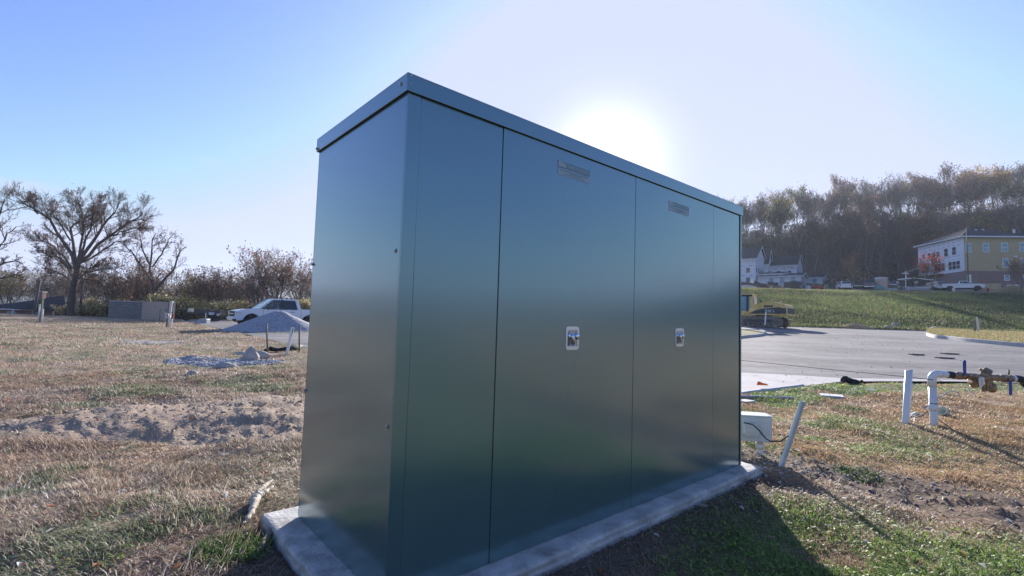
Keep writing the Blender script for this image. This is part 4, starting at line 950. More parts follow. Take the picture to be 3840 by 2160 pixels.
def seated_person(par, loc):
    bm = bmesh.new(); J = [((0, 0, 0), .13), ((.02, 0, .22), .14), ((.0, 0, .42), .15), ((0, 0, .54), .055), ((.02, 0, .60), .06), ((.03, 0, .70), .095), ((.02, 0, .78), .085),
        ((.02, .17, .47), .06), ((.14, .23, .25), .045), ((.38, .18, .33), .035), ((.02, -.17, .47), .06), ((.14, -.23, .25), .045), ((.38, -.18, .33), .035),
        ((.38, .12, .02), .08), ((.50, .12, -.30), .05), ((.38, -.12, .02), .08), ((.50, -.12, -.30), .05)]
    E_ = [(0, 1), (1, 2), (2, 3), (3, 4), (4, 5), (5, 6), (2, 7), (7, 8), (8, 9), (2, 10), (10, 11), (11, 12), (0, 13), (13, 14), (0, 15), (15, 16)]
    me = bpy.data.meshes.new('person'); me.from_pydata([j[0] for j in J], E_, []); me.update()
    o = link_mesh('person', me, M['skin'], None); sk = o.modifiers.new('skin', 'SKIN'); ss = me.skin_vertices[0].data
    for i, j in enumerate(J): ss[i].radius = (j[1], j[1])
    ss[0].use_root = True; o.modifiers.new('s', 'SUBSURF').levels = 2; o.modifiers['s'].render_levels = 2
    o.matrix_world = loc; tagp(o, 'person in dark clothes sitting at the wheel of the white pickup', 'person')
    hd = MB().lathe([(.03, .12), (.085, .10), (.105, .05), (.108, .0), (.09, -.045)], Matrix.Translation((.005, 0, .745)), 14).build('hair', M['hair'], o, smooth=True)
    sh = MB(); sh.lathe([(.16, -.02), (.165, .2), (.185, .38), (.15, .50), (.07, .54)], Matrix.Translation((.01, 0, 0)), 16); sh.build('shirt', M['cloth'], o, smooth=True)
    fc = MB(); fc.box((.135, 0, .70), (.035, .025, .045)); fc.build('nose', M['skin'], o, bev=.008)
    for s in (-1, 1): MB().lathe([(.012, 0), (.006, .008)], Matrix.Translation((.118, .035*s, .725)) @ Matrix.Rotation(math.pi/2, 4, 'Y'), 8).build('eye', M['black'], o)
def pickup(nm, lab, loc, rz, paint, S_, cabtype='crew', driver=False, rim=None, tilt=(0, 0)):
    """x forward, origin at the ground under the rear bumper centre; S_ = overall scale"""
    Lp, hw = 5.9, .98
    root = thing(nm, lab, 'pickup truck' if cabtype != 'suv' else 'car', loc, rz); root.scale = (S_,)*3
    ax, bx, wr_ = 1.22, 4.93, .40
    bedx = {'crew': 1.78, 'ext': 2.28, 'suv': .05}[cabtype]; belt = 1.24; rail = 1.30 if cabtype != 'suv' else 1.2
    def side(o): 
        return [(.02, .62), (.0, 1.0), (.04, rail), (bedx-.02, rail), (bedx+.02, belt), (4.12, belt-.02), (4.35, 1.24), (5.2, 1.20), (5.72, 1.10), (5.86, .98), (5.88, .62), (5.80, .42)] + \
            arc(bx, .40, .50, 8, 172)+arc(ax, .40, .50, 8, 172)
    pr = side(0)
    # body core: narrower slab so the wheels sit in wells
    b = MB(); b.prism(pr, -hw, hw, 'y'); body = b.build('body', paint, root, bev=.045, seg=3)
    MB().bb((.3, -hw+.26, .32), (5.6, hw-.26, .72)).build('chassis', M['black'], root)
    # greenhouse
    c0 = bedx+.02; roofz = {'crew': 1.97, 'ext': 1.80, 'suv': 1.80}[cabtype]; r0 = c0+(.20 if cabtype != 'suv' else .35); r1 = 3.62 if cabtype != 'ext' else 3.45; f0 = 4.50 if cabtype == 'crew' else 4.22
    yb, yt = .90, .74
    glass = M['glass']
    bl = [(c0, belt), (f0, belt)]; tl = [(r0, roofz-.05), (r1, roofz-.05)]
    def P_(x, t, s): # x along, t 0 belt..1 roof
        return Vector((x, s*(yb+(yt-yb)*t), belt+(roofz-.05-belt)*t))
    if driver:
        rf_ = MB().hexa([(r0-.02, -yt-.02, roofz-.09), (r1+.02, -yt-.02, roofz-.09), (r1+.02, yt+.02, roofz-.09), (r0-.02, yt+.02, roofz-.09), (r0+.05, -yt+.1, roofz), (r1-.08, -yt+.1, roofz), (r1-.08, yt-.1, roofz), (r0+.05, yt-.1, roofz)])
        rf_.build('cab_roof', paint, root, bev=.03)
        for s in (-1, 1):
            MB().tube([P_(c0+.10, 0, s), P_(r0+.06, 1, s)], .12, 8).build('rear_pillar', paint, root)
            MB().tube([P_(3.08, 0, s), P_(3.04, 1, s)], .045, 8).build('middle_pillar', M['black'], root)
            MB().tube([P_(f0-.03, 0, s), P_(r1+.0, 1, s)], .045, 8).build('windscreen_pillar', paint, root)
            sd = 1 if s > 0 else -1
            for (u0, u1, v0, v1, gm) in ((3.1, f0-.16, 3.06, r1-.06, M['seeglass']), (c0+.2, 3.03, r0+.16, 3.0, M['glass'])):
                q = [P_(u0, .03, s), P_(u1, .03, s), P_(v1, .93, s), P_(v0, .93, s)]; o_ = Vector((0, s*.012, 0))
                MB().hexa([q[0], q[1], q[1]+o_, q[0]+o_, q[3], q[2], q[2]+o_, q[3]+o_]).build('side_window', gm, root)
        MB().hexa([(f0-.03, -yb+.07, belt+.01), (f0, -yb+.07, belt+.01), (f0, yb-.07, belt+.01), (f0-.03, yb-.07, belt+.01), (r1, -yt+.05, roofz-.08), (r1+.03, -yt+.05, roofz-.08), (r1+.03, yt-.05, roofz-.08), (r1, yt-.05, roofz-.08)]).build('windscreen', M['seeglass'], root)
        MB().bb((c0+.08, -.8, belt+.0), (c0+.12, .8, roofz-.2)).build('rear_window', M['glass'], root)
        st_ = MB().box((3.05, .4, 1.34), (.12, .45, .55), (0, -.15, 0)).build('driver_seat', M['black'], root, bev=.04)
        MB().tube([Vector((3.62+.04*math.cos(t), .4+.17*math.cos(t), 1.32+.17*math.sin(t))) for t in [k*math.pi/8 for k in range(17)]], .015, 6).build('steering_wheel', M['black'], root)
    else:
        gh = MB().hexa([(c0, -yb, belt-.02), (f0, -yb, belt-.02), (f0, yb, belt-.02), (c0, yb, belt-.02), (r0, -yt, roofz), (r1, -yt, roofz), (r1, yt, roofz), (r0, yt, roofz)]).build('cab', paint, root, bev=.07, seg=3)
        for s in (-1, 1):
            div = {'crew': [(c0+.22, 3.0), (3.08, f0-.22)], 'ext': [(c0+.30, 2.98), (3.05, f0-.22)], 'suv': [(c0+.25, 1.25), (1.35, 2.6), (2.7, f0-.22)]}[cabtype]
            for (u0, u1) in div:
                sc_ = lambda u: r0+(u-c0)*(r1-r0)/(f0-c0)
                q = [P_(u0, .10, s), P_(u1, .10, s), P_(u1+(sc_(u1)-u1)*.88, .88, s), P_(u0+(sc_(u0)-u0)*.88, .88, s)]; o_ = Vector((0, s*.030, .006)); i_ = Vector((0, -s*.02, 0))
                MB().hexa([q[0]+i_, q[1]+i_, q[1]+o_, q[0]+o_, q[3]+i_, q[2]+i_, q[2]+o_, q[3]+o_]).build('side_window', glass, root)
        for (xa, xb2, nm2, sg) in ((f0, r1, 'windscreen', 1), (c0, r0, 'rear_window', -1)):
            A_ = lambda t, y: Vector((xa+(xb2-xa)*t+sg*.012, y, belt+(roofz-belt)*t))
            q = [A_(.12, -.74), A_(.12, .74), A_(.86, .64), A_(.86, -.64)]; o_ = Vector((sg*.02, 0, .01)); i_ = Vector((-sg*.03, 0, 0))
            MB().hexa([q[0]+i_, q[1]+i_, q[1]+o_, q[0]+o_, q[3]+i_, q[2]+i_, q[2]+o_, q[3]+o_]).build(nm2, glass, root)
    if cabtype != 'suv': MB().bb((.12, -hw+.14, rail-.012), (bedx-.1, hw-.14, rail+.004)).bb((.0, -hw+.02, rail+.002), (bedx-.03, -hw+.12, rail+.02)).bb((.0, hw-.12, rail+.002), (bedx-.03, hw-.02, rail+.02)).build('bed_lining', M['black'], root)  # dark sheet paints the open bed's shaded inside; rail caps beside it
    for s in (-1, 1):
        wheel(root, ax, s*(hw-.13), wr_, s, rim or M['alloy'], None); wheel(root, bx, s*(hw-.13), wr_, s, rim or M['alloy'], None)
        for cx in (ax, bx): MB().prism(arc(cx, .40, .505, 5, 175, 12)+arc(cx, .40, .46, 175, 5, 12), s*(hw-.01), s*(hw+.015), 'y').build('arch_trim', M['black'], root)
        lamp = MB().bb((5.50, s*(hw-.26) if s > 0 else s*(hw+.0)-.006, .86), (5.90, s*(hw+.006) if s > 0 else s*(hw-.26), 1.05)).build('headlight', M['lampclear'], root, bev=.02)
        MB().bb((5.55, s*(hw+.004)-.004, .92), (5.905, s*(hw+.004)+.006, .955)).build('indicator', M['amber'], lamp)
        MB().bb((-.015, s*hw-.09 if s > 0 else -hw-.012, .90), (.12, s*hw+.012 if s > 0 else -hw+.09, 1.22)).build('taillight', M['red'], root, bev=.01)
        m_ = MB().box((3.98, s*(hw+.12), 1.28), (.10, .20, .17)).build('mirror', M['black'], root, bev=.03)
        for hx in ((2.35, 3.2) if cabtype != 'suv' else (1.5, 2.75)): MB().box((hx, s*(hw+.012), 1.08), (.22, .025, .035)).build('door_handle', M['black'], root)
        for gx in (bedx+.01, 3.06, 4.25): MB().bb((gx-.008, s*(hw-.004)-.003, .50), (gx+.008, s*(hw-.004)+.006, belt-.04)).build('door_gap', M['dark'], root)
    gl = MB().bb((5.87, -.62, .70), (5.905, .62, 1.04)).build('grille', M['black'], root, bev=.01)
    MB().bb((5.906, -.60, .84), (5.915, .60, .90)).build('grille_bar', M['steel_plate'], gl)
    fb = MB().bb((5.70, -hw+.01, .44), (6.0, hw-.01, .64)).build('front_bumper', M['steel_plate'] if driver else paint, root, bev=.04)
    MB().bb((5.85, -hw-.002, .42), (6.004, -hw+.3, .55)).bb((5.85, hw-.3, .42), (6.004, hw+.002, .55)).build('fog_lamp', M['black'], fb, bev=.01)
    rb_ = MB().bb((-.16, -hw+.04, .50), (.06, hw-.04, .68)).build('rear_bumper', M['steel_plate'], root, bev=.03)
    MB().bb((-.166, -.16, .56), (-.161, .16, .65)).build('number_plate', M['trim'], rb_)
    MB().bb((-.006, -.7, .78), (.0, .7, 1.2)).build('tailgate', paint, root)
    return root
# white pickup behind the gravel pile. front at left and turned a little towards us
fp = COLM(868, 31.5); rp = COLM(1150, 36.3)
def vplace(pxr, dr_, pxf, df_):
    r_, f_ = COLM(pxr, dr_), COLM(pxf, df_); return r_, math.atan2(f_.y-r_.y, f_.x-r_.x), (f_-r_).length/5.95
r_, a_, s_ = vplace(1196, 38.1, 866, 33.9)
s_ = 1.03
f_ = COLM(862, 32.7); r_ = f_-Vector((math.cos(a_), math.sin(a_), 0))*6.0*s_; r_.z = float(Hs(f_.x+3, f_.y+1.5))
t1 = pickup('white_pickup', 'white crew cab pickup with a driver, partly hidden by the gravel pile', r_, a_, M['carwhite'], s_, 'crew', True)
bpy.context.view_layer.update()
seated_person(t1, t1.matrix_world @ Matrix.Translation((3.16, .40, 1.0)))
# equipment trailer behind it
def trailer():
    dep = 52.; a = COLM(683, dep); b_ = COLM(830, dep); z = float(Hs(a.x+2, dep)); Lt = b_.x-a.x
    t = thing('equipment_trailer', 'low black flatbed equipment trailer parked left of the white pickup', 'trailer', (a.x, dep, z), RAD(-4))
    zt = AT(800, 1172, dep).z-z
    dk = MB().bb((.55, 0, .62), (Lt, 1.2, .82)).build('deck_frame', M['black'], t, bev=.02)
    mk = MB()
    for k in range(4): mk.bb((1.7+.28*k, -.012, .69), (1.82+.28*k, -.002, .74))
    mk.build('reflector_strip', M['red'], dk)
    MB().bb((1.2, .15, .83), (2.9, 1.1, 1.28)).build('ramp', M['catgrey'], t, bev=.02); MB().bb((3.0, .15, .83), (Lt-.1, 1.1, 1.24)).build('ramp', M['catgrey'], t, bev=.02)
    MB().bb((0, .1, .2), (.5, 1.0, 1.30)).build('toolbox', M['carblack'], t, bev=.08); MB().bb((.52, .1, .95), (.60, .9, 1.35)).build('toolbox_side', M['steel_plate'], t)
    for x in (.35, 3.2, 3.75):
        wv = Matrix.Translation((x, .2, .38)) @ Matrix.Rotation(math.pi/2, 4, 'X'); ty = MB().lathe([(.2, -.13), (.36, -.13), (.38, -.1), (.38, .1), (.36, .13), (.2, .13)], wv, 20).build('wheel', M['tyre'], t); MB().lathe([(.19, .1), (.18, .12), (.05, .11)], wv, 14).build('rim', M['zinc'], ty)
    MB().tube([(2.75, -.1, .02), (2.75, -.1, .9)], .06, 8).build('jack_leg', M['steel_plate'], t)
    MB().bb((3.0, -.02, .72), (3.55, .18, .98)).bb((3.9, -.02, .66), (4.2, .18, .86)).build('mudguard', M['trim'], t, bev=.02)
    MB().tube([(0, .5, .3), (-.7, .5, .28)], .05, 8).build('drawbar', M['black'], t)
trailer()

# ------------------------------------------------------------------ right: excavator
def excavator():
    dep = 45.; org = COLM(2862, dep); z = float(Hs(org.x, org.y))+.03
    fwd = Vector((-.70, .714, 0)); rz = math.atan2(fwd.y, fwd.x)
    t = thing('excavator', 'yellow tracked excavator with charcoal side stripe parked at the foot of the bank', 'excavator', (org.x, org.y, z), rz); t.scale = (.95, 1.0, 1.06)
    # local x forward, y left (our side)
    sgn = 1
    for s in (1, -1):
        y = s*1.0; prof = arc(-1.55, .42, .42, 90, 270, 10)+arc(1.75, .42, .42, -90, 90, 10)
        fr = MB().prism(prof, y-.26, y+.26, 'y').build('track', M['track'], t)
        pd_ = MB()
        def shoe(x, zz, a): pd_.box((x, y, zz), (.14, .54, .045), (0, a, 0))
        for k in range(21): shoe(-1.5+k*.16, .86, 0)
        for k in range(21): shoe(-1.5+k*.16, .02, 0)
        for k in range(8):
            a = math.pi/2+(k+.5)*math.pi/8; shoe(-1.55+.445*math.cos(a), .42+.445*math.sin(a), -a+math.pi/2)
            a = -math.pi/2+(k+.5)*math.pi/8; shoe(1.75+.445*math.cos(a), .42+.445*math.sin(a), -a+math.pi/2)
        pd_.build('track_shoes', M['track'], fr)
        rl = MB()
        for k in range(6): rl.lathe([(.11, -.02), (.11, .02)], Matrix.Translation((-1.1+k*.45, y+s*.27, .22)) @ Matrix.Rotation(math.pi/2, 4, 'X'), 12)
        rl.bb((-1.2, y+s*.262 if s > 0 else y-.29, .36), (1.4, y+.29 if s > 0 else y-.262, .62)); rl.build('roller_frame', M['catgrey'], fr)
    MB().lathe([(.75, .62), (.75, 1.02)], None, 24).build('turntable', M['catgrey'], t)
    b = MB().prism([(2.0, 1.0), (2.0, 1.25), (.9, 1.25), (.5, 1.95), (-1.55, 1.95), (-2.05, 1.98), (-2.38, 1.85), (-2.45, 1.5), (-2.45, 1.0)], -1.2, 1.2, 'y')
    hb = b.build('housing', M['cat'], t, bev=.05)
    MB().bb((-1.5, -1.0, 1.94), (-.1, 1.15, 2.12)).build('engine_cover', M['cat'], t, bev=.04)
    MB().prism([(.95, 1.12), (-.5, 1.22), (-1.0, 1.62), (-2.0, 1.68), (-2.0, 1.12)], 1.201, 1.212, 'y').build('side_stripe', M['catgrey'], hb)
    MB().prism([(.9, 1.13), (.3, 1.40), (-.55, 1.60), (-2.40, 1.62), (-2.40, 1.13)], 1.2125, 1.222, 'y').build('side_stripe', M['catgrey'], hb)
    MB().bb((-1.25, 1.203, 1.68), (-.45, 1.222, 1.84)).build('louvre', M['catgrey'], hb)
    MB().bb((-2.456, -1.12, 1.15), (-2.451, 1.12, 1.62)).build('counterweight_band', M['catgrey'], hb)
    text_obj('315C L', .30, M['trim'], hb, (-.98, 1.226, 1.34), (math.pi/2, 0, math.pi), .001)
    ct = text_obj('CAT', .26, M['trim'], hb, (0, 0, 0), (0, 0, 0), .001, .9); ct.matrix_local = Matrix(((0, 0, -1, -2.462), (0, 1, 0, .98), (1, 0, 0, 1.39), (0, 0, 0, 1)))
    # cab
    cx0, cx1, cy0, cy1 = .42, 1.98, .25, 1.19; cz0, cz1 = 1.24, 2.86
    cb_ = MB().hexa([(cx0, cy0, cz0), (cx1, cy0, cz0), (cx1, cy1, cz0), (cx0, cy1, cz0), (cx0+.12, cy0+.04, cz1), (cx1-.32, cy0+.04, cz1), (cx1-.32, cy1-.05, cz1), (cx0+.12, cy1-.05, cz1)]).build('cab', M['cat'], t, bev=.06)
    MB().prism([(cx0+.38, 1.52), (.98, 1.44), (.98, 2.62), (cx0+.42, 2.62)], cy1-.01, cy1+.016, 'y').build('cab_window', M['winblue'], cb_)
    MB().prism([(1.10, 1.35), (1.86, 1.35), (1.62, 2.62), (1.10, 2.62)], cy1-.03, cy1+.012, 'y').build('cab_window', M['winblue'], cb_)
    MB().prism([(.94, 1.30), (1.13, 1.30), (1.13, 2.68), (.94, 2.68)], cy1-.02, cy1+.020, 'y').build('door_frame', M['black'], cb_)
    MB().prism([(.62, 2.62), (1.66, 2.62), (1.62, 2.78), (.62, 2.78)], cy1-.06, cy1+.010, 'y').build('door_frame', M['black'], cb_)
    MB().hexa([(cx0-.01, cy0+.2, 1.95), (cx0+.01, cy0+.2, 1.95), (cx0+.01, cy1-.12, 1.95), (cx0-.01, cy1-.12, 1.95), (cx0+.05, cy0+.2, 2.6), (cx0+.08, cy0+.2, 2.6), (cx0+.08, cy1-.14, 2.6), (cx0+.05, cy1-.14, 2.6)]).build('rear_window', M['lampclear'], cb_)
    MB().tube([(-.1, .9, 2.1), (-.1, .9, 2.28)], .10, 10).build('breather', M['black'], t); MB().tube([(-1.7, .6, 1.95), (-1.8, .6, 2.2)], .05, 8).build('exhaust', M['zinc'], t)
    bo = MB().prism([(1.4, 1.3), (1.9, 1.3), (3.3, 3.6), (5.3, 4.4), (5.3, 4.75), (3.0, 4.15)], -.25, .12, 'y').build('boom', M['cat'], t, bev=.04)
    MB().prism([(4.9, 4.85), (5.3, 4.9), (6.3, 2.2), (6.0, 2.1)], -.2, .08, 'y').build('stick', M['cat'], t, bev=.03)
    MB().tube([(2.1, 0, 1.5), (3.2, 0, 3.1)], .09, 10).build('hydraulic_ram', M['steel'], t)
    MB().prism([(5.8, 2.2), (6.5, 2.3), (6.6, 1.3), (6.2, .9), (5.6, 1.1)], -.45, .35, 'y').build('bucket', M['catgrey'], t, bev=.04)
excavator()
d3 = gdep(2870, 1219)
d3 = min(d3, 39.0)
st3 = thing('survey_stake', 'slender white stake with a pale green top standing before the excavator', 'stake', tuple(AT(2869, 1218, d3))); stake(st3, (2869, 1219), (2872, 1170), (2873, 1154), d3, M['pvc'], M['tealtarp'], .055)
d4 = 44.
leanpost('wooden_stake', (3656, 1243), (3655, 1200), d4, (.14, .10), M['woodgreen'], 'stubby wooden stake at the foot of the green bank, left of the white one', 'stake')
leanpost('white_post', (3672, 1245), (3662, 1188), d4-.4, (.15, .06), M['pvc'], 'white post leaning left at the foot of the green bank', 'post')
leanpost('white_post', (3578, 1094), (3575, 1079), 79, .17, M['trim'], 'small white post on the bank top before the compact white pickup', 'post')

# ------------------------------------------------------------------ buildings on the plateau
def Wd(px, py, dep): return AT(px, py, dep)
def window(par, u0, u1, z0, z1, fmat=M['trim'], pmt=M['winblue'], y=0, th=.10, bar=True, fw=.14):
    f = MB().bb((u0, y-.06, z0), (u1, y-.002, z1)).build('window', fmat, par)
    if bar:
        zm = (z0+z1)/2
        MB().bb((u0+fw, y-.085, z0+fw), (u1-fw, y-.061, zm-.05)).build('pane', pmt, f); MB().bb((u0+fw, y-.085, zm+.05), (u1-fw, y-.061, z1-fw)).build('pane', pmt, f)
    else: MB().bb((u0+fw, y-.085, z0+fw), (u1-fw, y-.061, z1-fw)).build('pane', pmt, f)
    return f
def yellow_building():
    dep = 100.; c = Wd(3616, 1060, dep); zb = float(Hs(c.x, dep))-.6
    t = thing('apartment_building', 'three storey yellow sided building with a red brick ground floor and white trim', 'building', (c.x, c.y, zb), RAD(-8))
    ez = Wd(3616, 891, dep).z-zb; bz = Wd(3616, 1015, dep).z-zb; Wf = 12.6; Dp = 13.5; sc1 = 1800/dep
    U = lambda px: (px-3616)/sc1*1.0
    Z = lambda py, px=3700: Wd(px, py, dep-.9).z-zb
    MB().bb((0, 0, 0), (Wf, Dp, bz)).build('brick_storey', M['brickred'], t)
    MB().bb((.02, .02, bz+.002), (Wf, Dp-.02, ez)).build('sided_wall', M['siding'], t)
    # the unfinished left flank, wrapped in white sheeting
    mp_ = MB().bb((-.06, .1, bz-.1), (.0, Dp, ez)).build('wrapped_flank', M['wrap'], t)
    rl = random.Random(4)
    mk = 0
    for zz in (.35, 2.55, 3.3, 5.6, 6.3):
        o = MB()
        for k in range(9): o.bb((-.07, .7+k*1.42+rl.uniform(-.1, .1), bz+zz), (-.061, 1.5+k*1.42, bz+zz+.10))
        o.build('printed_marks', M['faintprint'], mp_)
    MB().bb((-.10, -.06, bz), (.12, .019, ez)).bb((Wf-.1, -.06, bz), (Wf+.1, .019, ez)).build('corner_board', M['trim'], t)
    MB().bb((-.7, -.7, ez), (Wf+.5, -.55, ez+.28)).bb((-.7, -.549, ez), (-.55, Dp+.7, ez+.28)).build('fascia', M['trim'], t)
    pz = ez+.29+3.0
    rf = MB().add([(-.7, -.7, ez+.285), (Wf+.5, -.7, ez+.285), (Wf+.5, Dp+.7, ez+.285), (-.7, Dp+.7, ez+.285), (5.2, 5.4, pz), (7.4, 8.4, pz)], [(0, 1, 4), (1, 2, 5, 4), (2, 3, 5), (3, 0, 4, 5), (0, 3, 2, 1)])
    ro = rf.build('roof', M['shingle'], t)
    MB().add([(-.72, -.7, ez+.30), (5.18, 5.4, pz+.02), (7.3, 8.4, pz+.02), (-.72, Dp+.7, ez+.30)], [(0, 1, 2, 3)]).build('sunlit_slope', M['shinglelit'], ro)  # paler shingle copy paints the sun grazing this slope
    for px_, py_ in ((3704, 869), (3729, 871), (3834, 873)): u = U(px_); MB().bb((u-.15, 3.2, ez+1.4), (u+.15, 3.5, ez+2.45)).build('roof_vent', M['trim'], ro)
    for (px0, px1, pa, pb_, br) in ((3623, 3643, 910, 944, 1), (3680, 3702, 910, 944, 1), (3742, 3765, 910, 944, 1), (3802, 3825, 910, 944, 1), (3745, 3767, 968, 1003, 1), (3805, 3826, 968, 1003, 1), (3749, 3767, 1031, 1052, 1), (3810, 3828, 1031, 1052, 1)):
        window(t, U(px0), U(px1), Z(pb_, px0), Z(pa, px0), fmat=M['trim'] if pa < 1020 else M['wrap'], y=.0)
    MB().bb((U(3625), -.05, 0.8), (U(3640), -.002, Z(1030))).build('boarded_door', M['cream'], t)
    MB().bb((U(3779), -.3, Z(964)), (U(3792), -.02, Z(958))).build('wall_vent', M['trim'], t)
    MB().tube([(Wf-.5, -.12, bz), (Wf-.5, -.12, ez)], .07, 8).build('downpipe', M['trim'], t)
    # flank openings
    def fw(v, z0, z1, wv=.9, dbl=True):
        f = MB().bb((-.13, v-.06, z0-.06), (-.062, v+wv+.06, z1+.06)).build('window', M['trim'], t)
        zm = (z0+z1)/2
        MB().bb((-.16, v, z0), (-.132, v+wv, zm-.04)).build('pane', M['glass'], f); MB().bb((-.16, v, zm+.04), (-.132, v+wv, z1)).build('pane', M['glass'], f)
    for v in (1.9, 4.2): fw(v, bz+3.7, bz+5.3, .9)
    for v in (6.6, 7.9, 9.4, 11.2): fw(v, bz+3.9, bz+5.0, .8)
    for v in (.9, 2.0, 3.1, 5.1, 6.2, 7.3, 10.0, 11.2): fw(v, bz+.6, bz+2.2, .85)
    MB().bb((-.05, 9.5, 0), (-.001, 12.5, 2.2)).build('dark_opening', M['dark'], t); 
    for v in (6.0, 9.2, 12.8): MB().bb((-1.5, v, 0), (-1.36, v+.14, bz-.12)).build('porch_post', M['newwood'], t)
    MB().hexa([(-1.6, 5.7, bz-.25), (-.07, 5.7, bz-.25), (-.07, 13.2, bz-.25), (-1.6, 13.2, bz-.25), (-1.6, 5.7, bz-.12), (-.07, 5.7, bz-.12), (-.07, 13.2, bz-.12), (-1.6, 13.2, bz-.12)]).build('porch_beam', M['newwood'], t)
    MB().hexa([(-2.6, 12.0, bz+.9), (-.07, 12.0, bz+1.9), (-.07, 14.2, bz+1.9), (-2.6, 14.2, bz+.9), (-2.6, 12.0, bz+1.15), (-.07, 12.0, bz+2.15), (-.07, 14.2, bz+2.15), (-2.6, 14.2, bz+1.15)]).build('side_eave', M['wrap'], t)
    # set-back wing towards the right
    MB().bb((Wf+.01, 1.6, 0), (Wf+16, 14, bz)).build('brick_storey', M['brickred'], t); MB().bb((Wf+.02, 1.62, bz+.002), (Wf+16, 14, ez-.1)).build('sided_wall', M['siding'], t)
    MB().add([(Wf-.5, .9, ez-.09), (Wf+17, .9, ez-.09), (Wf+17, 15, ez-.09), (Wf-.5, 15, ez-.09), (Wf-.5, 8, ez+2.6), (Wf+17, 8, ez+2.6)], [(0, 1, 5, 4), (2, 3, 4, 5), (1, 2, 5), (3, 0, 4), (0, 3, 2, 1)]).build('wing_roof', M['shingle'], t)
    for k in range(4): window(t, Wf+1.5+k*3.5, Wf+2.7+k*3.5, bz+4, bz+5.8, y=1.6); window(t, Wf+1.5+k*3.5, Wf+2.7+k*3.5, bz+.7, bz+2.5, y=1.6)
yellow_building()
def white_building():
    dep = 150.; c = Wd(2833, 1082, dep); zb = float(Hs(c.x, dep))-.5
    t = thing('apartment_building', 'unfinished building wrapped in white sheeting with steep grey gabled roofs and low porches', 'building', (c.x, c.y, zb), 0)
    u = Vector((-.75, .662, 0)); e = Vector((.662, .75, 0)); o0 = c.copy(); o0.z = 0
    def blk(px, pyb, d, Lu, Le, pye, pyr, nm='wall', ov=.5, wins=None):
        p = Wd(px, 1082, d); p = Vector((p.x-c.x, p.y-c.y, 0)); ze = Wd(px, pye, d).z-zb; zr = Wd(px, pyr, d+2).z-zb
        P_ = lambda a, b, z: tuple(p+u*a+e*b+Vector((0, 0, z)))
        wl = MB().hexa([P_(0, 0, -2), P_(Lu, 0, -2), P_(Lu, Le, -2), P_(0, Le, -2), P_(0, 0, ze), P_(Lu, 0, ze), P_(Lu, Le, ze), P_(0, Le, ze)])
        wl.add([P_(.01, .02, ze+.01), P_(.01, Le-.02, ze+.01), P_(.01, Le/2, zr-.15), P_(Lu, .02, ze+.01), P_(Lu, Le-.02, ze+.01), P_(Lu, Le/2, zr-.15)], [(0, 1, 2), (3, 5, 4), (0, 2, 5, 3), (1, 4, 5, 2)])
        w_ = wl.build(nm, M['wrap'], t)
        h = Vector((0, 0, .22)); sl = (zr-ze)/(Le/2); zo = ze-sl*ov
        rf = MB()
        for s, b0 in ((0, -ov), (1, Le+ov)):
            q = [Vector(P_(-ov, b0, zo)), Vector(P_(Lu+.3, b0, zo)), Vector(P_(Lu+.3, Le/2, zr)), Vector(P_(-ov, Le/2, zr))]; rf.hexa(q+[v+h for v in q])
        r = rf.build('roof', M['shingle'], t)
        for s, b0 in ((0, -ov), (1, Le+ov)):
            q0, q1 = Vector(P_(-ov-.06, b0, zo-.12)), Vector(P_(-ov-.06, Le/2, zr-.12)); q0b, q1b = Vector(P_(-ov-.004, b0, zo-.12)), Vector(P_(-ov-.004, Le/2, zr-.12)); k = Vector((0, 0, .42))
            MB().hexa([q0, q0b, q1b, q1, q0+k, q0b+k, q1b+k, q1+k]).build('rake_board', M['trim'], r)
        q0, q1 = Vector(P_(-ov, -ov-.06, zo-.15)), Vector(P_(Lu, -ov-.06, zo-.15)); q0b, q1b = Vector(P_(-ov, -ov-.004, zo-.15)), Vector(P_(Lu, -ov-.004, zo-.15)); k = Vector((0, 0, .4))
        MB().hexa([q0, q1, q1b, q0b, q0+k, q1+k, q1b+k, q0b+k]).build('eave_board', M['trim'], r)
        rv = random.Random(int(px))
        def on(a0, a1, z0, z1, front, mat, nm2, par, out=.05):
            if front: q = [P_(a0, -out, z0), P_(a1, -out, z0), P_(a1, -.004, z0), P_(a0, -.004, z0), P_(a0, -out, z1), P_(a1, -out, z1), P_(a1, -.004, z1), P_(a0, -.004, z1)]
            else: q = [P_(-out, a0, z0), P_(-.004, a0, z0), P_(-.004, a1, z0), P_(-out, a1, z0), P_(-out, a0, z1), P_(-.004, a0, z1), P_(-.004, a1, z1), P_(-out, a1, z1)]
            return MB().hexa(q).build(nm2, mat, par)
        for fl in range(wins or 0):
            z0 = .9+3.05*fl
            if z0+1.6 > ze: break
            a = 1.6
            while a < min(Lu-1.5, 16): on(a, a+1.1, z0, z0+1.5, True, M['winblue'] if fl == (wins-1) else M['glass'], 'window', w_); a += 3.0
            a = .9
            while a < Le-1.2: on(a, a+.8, z0, z0+1.5, False, M['glass'], 'window', w_); a += 1.9
            mk = MB(); a = .8
            while a < min(Lu, 16)-1.2:
                q = [P_(a, -.02, z0+2.1), P_(a+1.1, -.02, z0+2.1), P_(a+1.1, -.004, z0+2.1), P_(a, -.004, z0+2.1)]; mk.hexa([Vector(v) for v in q]+[Vector(v)+Vector((0, 0, .18)) for v in q]); a += 2.4
            a = .8
            while a < Le-1.2:
                q = [P_(-.02, a, z0+2.1), P_(-.004, a, z0+2.1), P_(-.004, a+1, z0+2.1), P_(-.02, a+1, z0+2.1)]; mk.hexa([Vector(v) for v in q]+[Vector(v)+Vector((0, 0, .18)) for v in q]); a += 2.0
            mk.build('printed_marks', M['faintprint'], w_)
        return p
